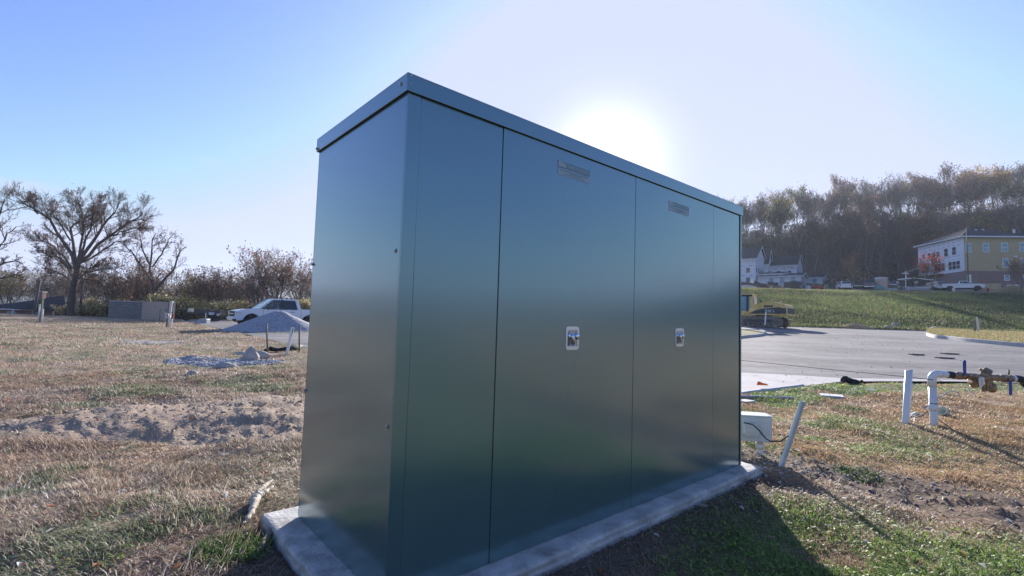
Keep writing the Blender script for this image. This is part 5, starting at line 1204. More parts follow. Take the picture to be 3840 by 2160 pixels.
    blk(2833, 1082, 150, 26, 12, 968, 922, wins=3)
    blk(2878, 1082, 157, 14, 5.5, 985, 939, wins=3)
    blk(2952, 1082, 165, 30, 9, 985, 968, wins=3, ov=.3)
    blk(2972, 1082, 160, 8, 4.5, 996, 975, wins=3, ov=.3)
    blk(2988, 1082, 154, 24, 9.5, 992, 955, wins=3)
    blk(2935, 1082, 147, 18, 9, 1027, 1019, nm='porch_wall', wins=1)
    blk(3005, 1082, 143, 12, 7, 1034, 1024, nm='porch_wall', wins=1)
    blk(3085, 1082, 148, 20, 10, 1042, 1030, nm='porch_wall', wins=1)
white_building()

# ------------------------------------------------------------------ things along the top of the bank
def PC(px, dep): return COLM(px, dep)
def rzp(pxr, dr_, pxf, df_): a, b_ = PC(pxr, dr_), PC(pxf, df_); return a, math.atan2(b_.y-a.y, b_.x-a.x), (b_-a).length/5.95
a, rz, s_ = rzp(3531, 86, 3694, 82.5)
pickup('white_pickup', 'compact white pickup parked side on before the yellow building', a, rz, M['carwhite'], .95, 'ext', rim=M['black'])
a, rz, s_ = rzp(3540, 88.5, 3478, 93)
pickup('silver_car', 'silver estate car parked behind the tail of the compact white pickup', a, rz, M['carsilver'], .92, 'suv')
a, rz, s_ = rzp(3266, 88, 3256, 94); pickup('dark_pickup', 'dark pickup seen from behind, parked on the bank top left of the brown toilet', a, rz, M['cargrey'], .98, 'crew')
a, rz, s_ = rzp(3176, 88, 3148, 92.5); pickup('white_car', 'white and black car seen from behind at three quarters on the bank top', a, rz, M['carwhite'], .95, 'suv')
a, rz, s_ = rzp(3222, 92, 3206, 98); pickup('dark_car', 'dark car between the white and black car and the dark pickup', a, rz, M['carblack'], .85, 'suv')
a, rz, s_ = rzp(3352, 97, 3325, 101); pickup('dark_car', 'small dark car just right of the brown portable toilet', a, rz+.4, M['carblack'], .8, 'suv')
# portable toilet
p = PC(3307, 89); t = thing('portable_toilet', 'brown portable toilet with a pale roof on the bank top', 'portable toilet', tuple(p), .1)
s_ = 1/20.2
MB().bb((-.72, -.6, .05), (.72, .6, 1.95)).build('cabin', M['tan'], t, bev=.04); MB().prism([(-.8, 1.95), (.8, 1.95), (.62, 2.2), (-.62, 2.2)], -.68, .68, 'y').build('roof', M['trim'], t, bev=.04)
MB().bb((-.45, -.64, .2), (.45, -.602, 1.85)).build('door', M['tan'], t, bev=.01); MB().bb((-.85, -.7, -.1), (.85, .7, .048)).build('base', M['black'], t)
p = PC(3299, 87); t = tagp(MB().hexa([(-.75, -.5, 0), (.72, -.5, 0), (.72, .5, 0), (-.75, .5, 0), (-.68, -.4, .6), (.68, -.4, .55), (.6, .4, .7), (-.6, .4, .75)]).add([(-.68, -.4, .6), (.68, -.4, .55), (.6, .4, .7), (-.6, .4, .75), (.0, 0, .95)], [(0, 1, 4), (1, 2, 4), (2, 3, 4), (3, 0, 4)]).build('covered_pallet', M['tealtarp'], bev=.04), 'pallet under a teal sheet before the brown portable toilet', 'pallet'); t.location = p
p = PC(3364, 88); t = thing('transformer_box', 'olive green utility cabinet on the bank top right of the toilet', 'utility cabinet', tuple(p)); MB().bb((-1.05, -.5, 0), (1.05, .5, .78)).build('casing', M['olive'], t, bev=.05); MB().bb((-.12, -.53, .45), (.14, -.502, .62)).build('warning_plate', M['cream'], t); MB().bb((-1.1, -.55, .781), (1.1, .55, .83)).build('lid', M['olive'], t)
p = PC(3122, 92); t = thing('transformer_box', 'olive green utility cabinet between the red loader and the white and black car', 'utility cabinet', tuple(p)); MB().bb((-1.2, -.6, 0), (1.2, .6, 1.15)).build('casing', M['olive'], t, bev=.05); MB().bb((-1.25, -.65, 1.151), (1.25, .65, 1.2)).build('lid', M['olive'], t)
def signpost():
    p = PC(3399, 87); zt = Wd(3399, 1017, 87).z-p.z
    t = thing('street_sign', 'tall grey post with a stop sign edge on and crossed street name blades', 'sign', tuple(p)); k = zt
    MB().tube([(0, 0, 0), (0, 0, k-.1)], .05, 8).build('post', M['steel_plate'], t)
    MB().lathe([(.38, -.02), (.38, .02)], Matrix.Translation((0, -.07, k-1.05)) @ Matrix.Rotation(RAD(62), 4, 'Z') @ Matrix.Rotation(math.pi/2, 4, 'X') @ Matrix.Rotation(RAD(22.5), 4, 'Z'), 8).build('octagon_plate', M['steel_plate'], t)
    MB().box((0, 0, k-.42), (1.25, .03, .22)).build('name_blade', M['trim'], t); MB().box((.0, -.03, k-.15), (.45, .03, .3), (0, 0, .4)).build('name_blade', M['trim'], t)
signpost()
p = PC(3438, 90); t = thing('notice_board', 'small white notice on a thin post right of the stop sign', 'sign', tuple(p)); MB().tube([(0, 0, 0), (0, 0, 1.3)], .03, 6).build('post', M['zinc'], t); MB().box((0, -.05, 1.35), (.62, .03, .42)).build('panel', M['trim'], t, bev=.01)
p = PC(3367, 92); t = thing('notice_board', 'small white notice with a short mast behind the olive utility cabinet', 'sign', tuple(p)); MB().tube([(.25, 0, 0), (.25, 0, 1.75)], .025, 6).build('mast', M['zinc'], t); MB().box((0, -.05, 1.15), (.5, .03, .32)).build('panel', M['trim'], t)
p = PC(3432, 87.5); t = thing('material_stack', 'long low stack of pale boards under white sheeting right of the stop sign', 'stack', tuple(p)); MB().bb((-2.2, -.6, 0), (2.35, .6, .45)).build('boards', M['conduit'], t, bev=.04)
MB().prism([(-2.25, .451), (2.4, .451), (2.3, .66), (1.2, .60), (.2, .62), (-.3, .50), (-2.2, .52)], -.65, .65, 'y').build('sheeting', M['trim'], t, bev=.03)
MB().bb((-1.7, -.64, -.4), (-1.6, -.61, .6)).build('marker', M['trim'], t)
p = PC(3452, 99); t = thing('open_shed', 'low dark shed with a grey roof at the wood edge by the red tree', 'shed', tuple(p)); MB().bb((-1.6, 0, 0), (2.0, 3, 1.35)).build('wall', M['black'], t); MB().hexa([(-1.9, -.5, 1.6), (2.4, -.5, 1.36), (2.4, 3.4, 1.36), (-1.9, 3.4, 1.6), (-1.9, -.5, 1.74), (2.4, -.5, 1.48), (2.4, 3.4, 1.48), (-1.9, 3.4, 1.74)]).build('roof', M['steel_plate'], t)
p = PC(3635, 94); zt = Wd(3635, 857, 94).z-p.z; t = thing('lamp_mast', 'tall thin dark mast standing in front of the yellow building', 'mast', tuple(p)); MB().tube([(0, 0, 0), (-.05, 0, zt*.5), (-.12, 0, zt)], [.13, .10, .06], 8).build('pole', M['catgrey'], t); MB().tube([(-.12, 0, zt), (.25, 0, zt+.25)], .03, 6).build('arm', M['catgrey'], t); MB().lathe([(.2, 0), (.2, .5), (.12, .52)], None, 8).build('base', M['kerb'], t)
p = PC(3708, 84.5); t = thing('fire_hydrant', 'red fire hydrant standing in the grass right of the compact white pickup', 'fire hydrant', tuple(p)); MB().lathe([(.16, 0), (.13, .08), (.13, .55), (.17, .58), (.15, .68), (.08, .78), (.05, .86)], None, 14).build('barrel', M['red'], t, smooth=True)
for a in (0, math.pi, -math.pi/2): MB().lathe([(.06, .1), (.06, .2), (.075, .21), (.07, .26)], Matrix.Translation((0, 0, .48)) @ Matrix.Rotation(a, 4, 'Z') @ Matrix.Rotation(math.pi/2, 4, 'Y'), 10).build('nozzle', M['red'], t)
a_, b_ = PC(3655, 93), PC(3756, 91); t = thing('board_fence', 'low plain board fence between the compact white pickup and the lumber piles', 'fence', tuple(a_), math.atan2(b_.y-a_.y, b_.x-a_.x)); Lf = (b_-a_).length; MB().bb((0, 0, 0), (Lf, .05, 1.15)).build('boards', M['newwood'], t); 
for k in range(6): MB().bb((k*Lf/5-.05, .052, -.1), (k*Lf/5+.05, .15, 1.2)).build('fence_post', M['newwood'], t)
def trusses():
    a_, b_ = PC(3740, 87), PC(3880, 84); t = thing('truss_stack', 'tangled stack of pale roof trusses and lumber right of the fire hydrant', 'lumber stack', tuple(a_), math.atan2(b_.y-a_.y, b_.x-a_.x)); Lf = (b_-a_).length
    rv = random.Random(8)
    for k in range(11):
        tr = MB(); y = k*.16; z0 = rv.uniform(0, .15); x0 = rv.uniform(-.3, .3); hh = rv.uniform(.9, 1.35)
        def bar(p0, p1): tr.tube([Vector(p0), Vector(p1)], .05, 4)
        bar((x0, y, z0+.08), (x0+Lf, y, z0+.08)); bar((x0, y, z0+.1), (x0+Lf*.5, y, z0+hh)); bar((x0+Lf, y, z0+.1), (x0+Lf*.5, y, z0+hh))
        for f in (.2, .35, .5, .65, .8):
            zt_ = hh*(1-abs(f-.5)*2); bar((x0+Lf*f, y, z0+.1), (x0+Lf*f, y, z0+zt_)); bar((x0+Lf*f, y, z0+zt_), (x0+Lf*(f+.1 if f < .5 else f-.1), y, z0+.1))
        tr.build('truss', M['newwood'], t)
    MB().bb((-.8, -.3, 0), (.4, .5, .25)).build('board_bundle', M['newwood'], t)
    MB().bb((1.5, 2, 1.2), (3.2, 3, 1.5)).build('white_sheet', M['trim'], t, bev=.1)
trusses()
def crusher():
    p = PC(2930, 105); t = thing('screening_plant', 'dark grey mobile conveyor and hopper machine before the white wrapped building', 'machine', tuple(p)); k = 105/1800.
    X = lambda px: (px-2930)*k*1.0; Zz = lambda py: (1082-py)*k
    MB().prism([(X(2922), Zz(1062)), (X(2916), Zz(1048)), (X(2995), Zz(1044)), (X(3003), Zz(1052)), (X(2985), Zz(1069)), (X(2950), Zz(1073))], -1.2, 1.2, 'y').build('hopper', M['carblack'], t, bev=.05)
    MB().prism([(X(2935), Zz(1050)), (X(2962), Zz(1042)), (X(3000), Zz(1046)), (X(2992), Zz(1054))], -1.4, -1.21, 'y').build('hopper_flap', M['catgrey'], t)
    cv = MB().tube([Vector((X(2826), .3, Zz(1046))), Vector((X(2850), .3, Zz(1057))), Vector((X(2885), .3, Zz(1074)))], .33, 8).build('conveyor', M['carblack'], t); MB().tube([Vector((X(2822), .3, Zz(1046))), Vector((X(2828), .3, Zz(1048)))], .42, 10).build('head_drum', M['trim'], cv)
    MB().tube([Vector((X(2876), -.2, Zz(1054))), Vector((X(2900), -.2, Zz(1055))), Vector((X(2925), -.2, Zz(1062)))], [.5, .45, .4], 6).build('side_conveyor', M['catgrey'], t)
    MB().bb((X(2908), -1.3, Zz(1064)), (X(2928), -1.0, Zz(1050))).build('engine_box', M['conduit'], t, bev=.05); MB().bb((X(2926), -1.9, Zz(1080)), (X(2943), -1.7, Zz(1071))).build('white_panel', M['trim'], t)
    MB().bb((X(2880), -1, 0), (X(2985), 1, .5)).build('track_base', M['track'], t, bev=.1)
    for px in (2892, 2950, 2975): MB().bb((X(px), -.9, .45), (X(px)+.25, .9, 1.2)).build('support', M['carblack'], t)
crusher()
def loader():
    p = PC(3052, 103); t = thing('red_loader', 'small red loader with a dark cab in front of the low porches', 'loader', tuple(p)); k = 103/1800.
    MB().bb((-.8, -.7, .5), (1.5, .7, 1.1)).build('chassis', M['red'], t, bev=.05); MB().bb((-.7, -.6, 1.1), (.7, .6, 1.75)).build('cab', M['glass'], t, bev=.08)
    MB().prism([(-.2, .35), (1.7, .95), (2.2, 1.0), (2.2, 1.25), (1.5, 1.25), (-.3, .65)], -.9, -.72, 'y').build('lift_arm', M['red'], t, bev=.02); MB().bb((-1.4, -.7, 0), (-1.1, .7, 1.2)).build('bucket', M['trim'], t)
    for x in (-.5, 1.2):
        for y in (-.8, .8): MB().lathe([(.38, -.12), (.4, -.1), (.4, .1), (.38, .12)], Matrix.Translation((x, y, .4)) @ Matrix.Rotation(math.pi/2, 4, 'X'), 16).build('wheel', M['tyre'], t)
loader()
for (px, s, sd, lb) in ((2800, (2.6, 2, 1.1), 41, 'grey spoil mound before the left end of the white wrapped building'), (3345, (1.2, .6, .35), 43, 'small pale rubble heap on the kerb beside the teal sheet')):
    p = PC(px, 104 if px < 3000 else 86); rock(p, s, sd, M['gravel'], nm='spoil_heap', lab=lb, cat='heap')

# ------------------------------------------------------------------ trees and shrubs
def assemble(name, tubes, leaves, mat, parent=None):
    """tubes: list of (points (k,3), radii (k,), sides, colour); leaves: (centre, normal-ish, size, colour) arrays"""
    Vs, Fs, Cs = [], [], []; off = 0
    groups = {}
    for p, r, n, c in tubes: groups.setdefault((len(p), n), []).append((p, r, c))
    for (k, n), L in groups.items():
        P = np.array([l[0] for l in L]); R = np.array([l[1] for l in L]); C_ = np.array([l[2] for l in L]); m = len(L)
        D = np.empty_like(P); D[:, 1:-1] = P[:, 2:]-P[:, :-2]; D[:, 0] = P[:, 1]-P[:, 0]; D[:, -1] = P[:, -1]-P[:, -2]
        D /= np.linalg.norm(D, axis=2, keepdims=True)+1e-9
        up = np.where(np.abs(D[..., 2:3]) > .92, np.array([1., 0, 0]), np.array([0, 0, 1.]))
        A = np.cross(D, up); A /= np.linalg.norm(A, axis=2, keepdims=True)+1e-9; B = np.cross(A, D)
        t = np.arange(n)*2*math.pi/n
        V = P[:, :, None, :]+(A[:, :, None, :]*np.cos(t)[:, None]+B[:, :, None, :]*np.sin(t)[:, None])*R[:, :, None, None]
        base = (np.arange(m)*k*n)[:, None, None]+off
        i = np.arange(k-1)[None, :, None]*n; j = np.arange(n)[None, None, :]; j2 = (j+1) % n
        F_ = np.stack([base+i+j, base+i+j2, base+i+n+j2, base+i+n+j], -1).reshape(-1, 4)
        Vs.append(V.reshape(-1, 3)); Fs.append(F_); Cs.append(np.repeat(C_, k*n, axis=0)); off += m*k*n
    if leaves is not None and len(leaves[0]):
        c, s, col = leaves; m = len(c); rg = np.random.default_rng(len(c))
        a = rg.normal(size=(m, 3)); a /= np.linalg.norm(a, axis=1, keepdims=True); b = np.cross(a, rg.normal(size=(m, 3))); b /= np.linalg.norm(b, axis=1, keepdims=True)+1e-9
        s = s[:, None]; V = np.stack([c-a*s, c-b*s*.55, c+a*s, c+b*s*.55], 1).reshape(-1, 3)
        F_ = np.arange(4*m).reshape(m, 4)+off; Vs.append(V); Fs.append(F_); Cs.append(np.repeat(col, 4, axis=0))
    V = np.concatenate(Vs); F_ = np.concatenate(Fs); C_ = np.concatenate(Cs)
    return link_mesh(name, npmesh(name, V, F_, C_, 4), mat, parent)
BK = np.array([.085, .07, .06]); 
class Tree:
    def __init__(s, seed, twig_r=.02, bark=(.095, .078, .068), twigc=(.14, .11, .10), bend=.12, up=.25):
        s.rg = np.random.default_rng(seed); s.big = []; s.small = []; s.tips = []; s.twig_r = twig_r; s.bark = np.array(bark); s.tw = np.array(twigc); s.bend = bend; s.up = up
    def path(s, p, d, L, k):
        pts = [p]; d = d/np.linalg.norm(d)
        for i in range(k-1):
            d = d+s.rg.normal(size=3)*s.bend+np.array([0, 0, s.up*.25]); d /= np.linalg.norm(d); p = p+d*L/(k-1); pts.append(p)
        return np.array(pts), d
    def add(s, pts, r0, r1, lv):
        k = len(pts); r = np.linspace(r0, r1, k)
        if lv <= 1: s.big.append((pts, r, 7 if lv == 0 else 5, s.bark*s.rg.uniform(.85, 1.15)))
        else: s.small.append((pts, r, 4 if lv == 2 else 3, s.tw*s.rg.uniform(.75, 1.25)))
    def grow(s, pts, r0, r1, lv, maxlv, L, nch):
        """children along an existing branch"""
        s.add(pts, r0, r1, lv)
        if lv >= maxlv: s.tips.append(pts[-1]); s.tips.append(pts[len(pts)//2]); return
        k = len(pts)-1; n = nch[min(lv, len(nch)-1)]
        for i in range(n):
            t = .28+.72*(i+s.rg.uniform(0, .9))/n; t = min(t, .999); j = int(t*k); f = t*k-j
            p = pts[j]*(1-f)+pts[min(j+1, k)]*f; d = pts[min(j+1, k)]-pts[j]; d = d/np.linalg.norm(d)
            a = s.rg.normal(size=3); a -= d*(a@d); a /= np.linalg.norm(a)
            ang = s.rg.uniform(.45, 1.0); nd = d*math.cos(ang)+a*math.sin(ang)+np.array([0, 0, s.up*.5])
            Lc = L*s.rg.uniform(.42, .72)*(1.1-.5*t); rc = max(s.twig_r*.8, (r0+(r1-r0)*t)*s.rg.uniform(.4, .6))
            kk = (8, 6, 5, 4, 3)[min(lv+1, 4)]; pp, _ = s.path(p, nd, Lc, kk)
            s.grow(pp, rc, max(s.twig_r*.6, rc*.3), lv+1, maxlv, Lc, nch)
    def leaves(s, n, cols, size=.2, spread=.5):
        if not n: return None
        T = np.array(s.tips); idx = s.rg.integers(0, len(T), n); c = T[idx]+s.rg.normal(size=(n, 3))*spread
        cl = np.array(cols); q = cl[(idx*7919 % len(cl))]*s.rg.uniform(.6, 1.35, (n, 1)); return c, s.rg.uniform(.5, 1.3, n)*size, q
def make_tree(name, seed, h, tr, fork=.38, nmain=5, lean=(0, 0), maxlv=3, nch=(0, 7, 6, 5), nleaf=0, cols=None, lsize=.2, lspread=.5, spread=.8, twig_r=.02, up=.25, bark=(.095, .078, .068), twigc=(.14, .11, .10), multi=1):
    T = Tree(seed, twig_r, bark, twigc, up=up)
    for mth_ in range(multi):
        d0 = np.array([lean[0]+(T.rg.normal()*.22 if multi > 1 else 0), lean[1]+(T.rg.normal()*.22 if multi > 1 else 0), 1.]); Hf = h*fork
        tp, d = T.path(np.array([T.rg.normal()*.2*(multi > 1), T.rg.normal()*.2*(multi > 1), -.3]), d0, Hf*1.05, 7); T.add(tp, tr, tr*.72, 0)
        for i in range(nmain):
            a = 2*math.pi*(i+T.rg.uniform(0, .7))/nmain; sp = spread*T.rg.uniform(.35, 1.1)
            nd = np.array([math.cos(a)*sp, math.sin(a)*sp, 1.]); t = T.rg.uniform(.72, 1.); p = tp[-1]*t+tp[-3]*(1-t)
            L = (h-Hf)*T.rg.uniform(.75, 1.12)/math.sqrt(1+sp*sp*.3); pp, _ = T.path(p, nd, L, 9)
            T.grow(pp, tr*.42, max(tr*.1, twig_r), 1, maxlv, L, nch)
    t = bpy.data.objects.new(name, None); COL.objects.link(t)
    assemble('trunk', T.big, None, M['leafbark'], t); assemble('crown', T.small, T.leaves(nleaf, cols, lsize, lspread), M['leaf'], t)
    return t
M['leafbark'] = pmat('tree_bark', (1, 1, 1), .9, var=.3, scale=5, bump=.5, bscale=20, attr=True, stretch=(1, 1, .3), spec=.2)
BR = [(.20, .12, .085), (.16, .11, .085), (.24, .15, .10)]; GO = [(.50, .29, .05), (.44, .22, .05), (.55, .36, .09)]; OL = [(.16, .17, .06), (.21, .20, .07), (.13, .14, .06)]; RU = [(.32, .14, .07), (.27, .13, .08)]
YG = [(.50, .43, .17), (.60, .50, .26), (.40, .38, .16), (.62, .53, .36)]
def put(proto, first, loc, rz, s, label, cat, group=None):
    o = proto if first else copy_tree(proto)
    o.location = loc; o.rotation_euler = (0, 0, rz); o.scale = (s, s, s) if not isinstance(s, tuple) else s
    return tagp(o, label, cat, group)
# the big bare tree at the left, its main limbs traced at their own distance
def hero(name, lab, depth, trunk, limbs, tr, seed, nch, nleaf, cols, tw=.026, hs=None):
    rg = np.random.default_rng(seed)
    base = AT(*trunk[0], depth); base.z = float(Hs(base.x, base.y)); T = Tree(seed, tw, up=.22, bend=.10, twigc=(.20, .14, .12), bark=(.13, .11, .10))
    W3 = lambda px, py, dd=0: np.array(AT(px, py, depth+dd)-base)
    tp = [W3(*p) for p in trunk]; tp[0] = np.array([tp[0][0], 0, -.4]); T.add(np.array(tp), tr, tr*.72, 0)
    if hs: limbs = [([(hs[0]+(px-hs[0])*hs[2], hs[1]+(py-hs[1])*hs[2]) for px, py in pts], r0*.8) for pts, r0 in limbs]
    for li, (pts, r0) in enumerate(limbs):
        sd = rg.uniform(-1, 1)*3.2; n = len(pts); P = np.array([W3(px, py, sd*(i/(n-1))**1.2) for i, (px, py) in enumerate(pts)])
        # resample to 9
        t = np.linspace(0, n-1, 9); P = np.stack([np.interp(t, range(n), P[:, c]) for c in range(3)], -1); P[1:-1] += rg.normal(size=(7, 3))*.07
        L = np.linalg.norm(np.diff(P, axis=0), axis=1).sum(); T.grow(P, r0, .05, 1, 4, L*.50, nch)
    t = thing(name, lab, 'tree', tuple(base)); assemble('trunk', T.big, None, M['leafbark'], t); assemble('crown', T.small, T.leaves(nleaf, cols, .085, .35), M['leaf'], t)
    return t
hero('bare_tree', 'largest bare tree with a wide spreading crown behind the brown field', 61., [(262, 1174), (268, 1120), (276, 1075), (287, 1030), (293, 985)],
     [([(284, 1005), (255, 930), (215, 870), (170, 800), (120, 765), (75, 738), (38, 710)], .30), ([(125, 778), (110, 750), (98, 728), (100, 700)], .12),
      ([(287, 995), (283, 930), (265, 880), (262, 840), (292, 812), (340, 785), (385, 765)], .26), ([(292, 985), (345, 905), (385, 850), (415, 810), (460, 765), (468, 725)], .30),
      ([(298, 985), (355, 925), (430, 870), (480, 830), (530, 802), (565, 775)], .28), ([(430, 872), (485, 850), (528, 838), (575, 828)], .12),
      ([(272, 1010), (232, 960), (190, 910), (150, 892), (105, 888)], .18), ([(287, 985), (300, 920), (318, 840), (310, 770), (288, 705)], .22), ([(268, 1020), (220, 960), (178, 958), (125, 930)], .15),
      ([(300, 985), (345, 965), (400, 930), (450, 900), (500, 890)], .18), ([(292, 980), (330, 890), (352, 800), (360, 720)], .2), ([(262, 890), (225, 830), (190, 790), (180, 740)], .13), ([(290, 990), (330, 1010), (380, 1000), (430, 985)], .12), ([(276, 1075), (235, 1035), (190, 1015), (140, 1005)], .15), ([(282, 1060), (325, 1030), (375, 1015), (430, 1035)], .14), ([(274, 1090), (310, 1060), (350, 1050), (385, 1062)], .09), ([(280, 1050), (240, 1000), (215, 960), (205, 900)], .13)],
     .42, 11, (0, 13, 10, 8), 3000, RU+BR, .016, (286, 1000, .89))
hero('bare_tree', 'leaning bare tree with forked trunk right of the largest bare tree', 64., [(583, 1140), (580, 1110), (576, 1080), (574, 1062)],
     [([(575, 1070), (545, 1020), (515, 975), (492, 945), (470, 925)], .16), ([(575, 1066), (563, 1010), (572, 950), (568, 900), (585, 875)], .17), ([(580, 1085), (612, 1050), (650, 1012), (656, 985), (672, 950), (695, 925)], .20), ([(572, 1000), (600, 960), (625, 915), (640, 890)], .12),
      ([(566, 1000), (540, 950), (530, 905), (520, 880)], .11)], .26, 12, (0, 7, 6, 4), 500, BR, .024)
hero('bare_tree', 'bare tree cut off by the left edge of the picture', 60., [(-70, 1170), (-66, 1090), (-60, 1040)],
     [([(-60, 1040), (-30, 960), (0, 920), (30, 880), (60, 850)], .2), ([(-60, 1045), (-20, 1000), (20, 985), (62, 975), (85, 990)], .16), ([(-60, 1040), (-40, 900), (-10, 820), (10, 770), (18, 745)], .2), ([(-64, 1060), (-10, 1045), (40, 1035), (75, 1020)], .12), ([(-60, 1040), (-90, 900), (-100, 800)], .2)],
     .36, 13, (0, 8, 6, 4), 300, BR, .024)
leanpost('slender_trunk', (127, 1174), (150, 1050), 60, .14, M['bark_pale'], 'slender bare leaning trunk in front of the dark roofed house', 'trunk')
leanpost('slender_trunk', (302, 1172), (310, 1040), 60.5, .13, M['bark'], 'slim dark trunk just right of the largest bare tree trunk', 'trunk')
# prototypes for the woods
NH = (0, 6, 6, 4)
HG = 'trees of the wooded hillside'
hillp = []
for i, (nl, cs, nm, lab, bk, tc) in enumerate([
    (200, BR, 'bare_tree', 'bare grey brown tree in the wood on the hillside', (.19, .17, .155), (.15, .115, .10)), (100, BR, 'bare_tree', 'bare grey brown tree in the wood on the hillside', (.12, .105, .10), (.13, .10, .09)),
    (300, BR, 'bare_tree', 'bare grey brown tree in the wood on the hillside', (.20, .185, .17), (.17, .125, .11)), (1900, RU+BR, 'russet_tree', 'hillside tree still holding russet brown leaves', (.11, .095, .09), (.14, .10, .085)),
    (1900, GO, 'golden_tree', 'hillside tree with orange gold leaves', (.10, .085, .075), (.15, .11, .08)), (1700, OL+GO[:1], 'olive_tree', 'hillside tree with thin olive yellow leaves', (.11, .10, .09), (.13, .12, .09)), (300, BR, 'bare_tree', 'bare grey brown tree in the wood on the hillside', (.13, .12, .115), (.145, .12, .112))]):
    p = make_tree(nm, 100+i, 17.5, .25, fork=.45 if i % 2 else .38, nmain=5+i % 2, maxlv=4, nch=(0, 6, 5, 4), nleaf=nl, cols=cs, lsize=.30, lspread=.6, spread=.5, twig_r=.04, up=.45, bark=bk, twigc=tc)
    hillp.append([p, True, lab, nm])
rv = random.Random(21); cnt = 0
def pick(q, y):
    r = rv.random()
    g_ = float(fbm(q*14, y*.03, 131, 2))
    if q > .80 and y > 165 and g_ > .55 and r < .6: return 4 if r < .3 else 5
    if q < .62 and y > 165 and r < .45: return 5
    if r < .17: return 3
    if r < .21: return 4
    if r < .28: return 5
    return (0, 1, 2, 6)[int(rv.random()*4)]
y = 121.
while y < 252:
    x = .40*y if y > 190 else .455*y
    while x < 1.13*y:
        xx = x+rv.uniform(-2.6, 2.6); yy = y+rv.uniform(-3.5, 3.5); q = xx/yy
        skip = (yy < 128 and .86 < q < 1.13) or (yy < 172 and q < .62)
        if not skip and cnt < 290:
            pr = hillp[pick(q, yy)]; s = rv.uniform(.58, 1.14)*(.8 if yy < 135 else 1)*(1.06 if yy > 225 else 1)
            put(pr[0], pr[1], (xx, yy, float(Hs(xx, yy))-.2), rv.uniform(0, 6.28), (s, s, s*rv.uniform(.92, 1.12)), pr[2], 'tree', HG); pr[1] = False; cnt += 1
        x += rv.uniform(6.6, 9.2)*(1+.0015*(y-120))
    y += 10.5 if y < 205 else 8.5
print('hill trees', cnt)
# dense understorey of brush: nobody could count it
def brush(name, n, fx, fy, hh, cols, size, lab, seed):
    rg = np.random.default_rng(seed); x, y = fx(rg, n), None
    y = fy(rg, n); y = np.where((x < .66) & (x > 0), np.maximum(y, 172+(y-116)*.5), y); X = x*y; z = Hs(X, y); k = rg.random(n); c = np.stack([X, y, z+k*hh*(.4+.6*vn(X*.5, y*.5, 3))], -1)
    col = np.array(cols)[rg.integers(0, len(cols), n)]*rg.uniform(.6, 1.3, (n, 1))
    tubes = []
    o = assemble(name, tubes, (c, rg.uniform(.5, 1.4, n)*size, col), M['leaf']) if tubes else None
    if o is None:
        m = n; a = rg.normal(size=(m, 3)); a[:, 2] *= 1.6; a /= np.linalg.norm(a, axis=1, keepdims=True); b = np.cross(a, rg.normal(size=(m, 3))); b /= np.linalg.norm(b, axis=1, keepdims=True); s = (rg.uniform(.5, 1.4, n)*size)[:, None]
        w_ = np.where(rg.random((m, 1)) < .6, .16, .5)
        V = np.stack([c-a*s, c-b*s*w_, c+a*s, c+b*s*w_], 1).reshape(-1, 3); o = link_mesh(name, npmesh(name, V, np.arange(4*m).reshape(m, 4), np.repeat(col, 4, axis=0), 4), M['leaf'])
    return tagp(o, lab, 'brush', kind='stuff')
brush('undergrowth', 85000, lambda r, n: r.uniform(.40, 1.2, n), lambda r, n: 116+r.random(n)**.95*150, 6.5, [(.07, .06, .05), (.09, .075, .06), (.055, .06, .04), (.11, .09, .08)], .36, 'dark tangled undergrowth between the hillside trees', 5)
# thicket behind the left field
leftp = []
for i, (nl, cs, nm, lab, bk) in enumerate([(250, BR, 'bare_tree', 'bare grey brown tree in the thicket behind the left field', (.15, .13, .12)), (150, BR, 'bare_tree', 'bare grey brown tree in the thicket behind the left field', (.19, .17, .155)),
    (1000, RU+BR, 'russet_tree', 'small tree with russet brown leaves in the left thicket', (.10, .085, .08)), (1200, OL+YG[:1], 'olive_tree', 'small tree with olive leaves in the left thicket', (.11, .10, .085))]):
    p = make_tree(nm, 300+i, 8.5, .13, fork=.25, nmain=6, maxlv=4, nch=(0, 5, 4, 3), nleaf=nl, cols=cs, lsize=.15, lspread=.32, spread=.62, twig_r=.022, up=.35, bark=bk, twigc=(.20, .165, .15), multi=2)
    leftp.append([p, True, lab])
rv = random.Random(33)
for y0, st, ql, qr in ((66.5, 4.6, -1.14, -.40), (72, 4.9, -1.14, -.40), (78, 5.2, -1.14, -.42), (86, 5.6, -1.14, -.50), (99, 5, -1.2, -.9), (107, 5, -1.2, -.88)):
    x = ql*y0
    while x < qr*y0:
        xx = x+rv.uniform(-1.2, 1.2); yy = y0+rv.uniform(-2, 2); q = xx/yy; x += st*rv.uniform(.75, 1.2)
        if q < -.90 and yy < 94: continue
        k = rv.choices([0, 1, 2, 3], [5, 4, 2.0, 1.6])[0]; pr = leftp[k]; s = rv.uniform(.68, 1.02)*(1.35 if yy > 94 else 1)
        put(pr[0], pr[1], (xx, yy, float(Hs(xx, yy))-.1), rv.uniform(0, 6.28), (s*1.1, s*1.1, s), pr[2], 'tree', 'trees of the left thicket'); pr[1] = False
brush('thicket_brush', 42000, lambda r, n: r.uniform(-.93, -.38, n), lambda r, n: 67+r.random(n)**1.3*18, 3.3, [(.17, .14, .12), (.19, .15, .13), (.17, .17, .09), (.23, .19, .16)], .2, 'tangled brown brush low in the thicket behind the left field', 6)
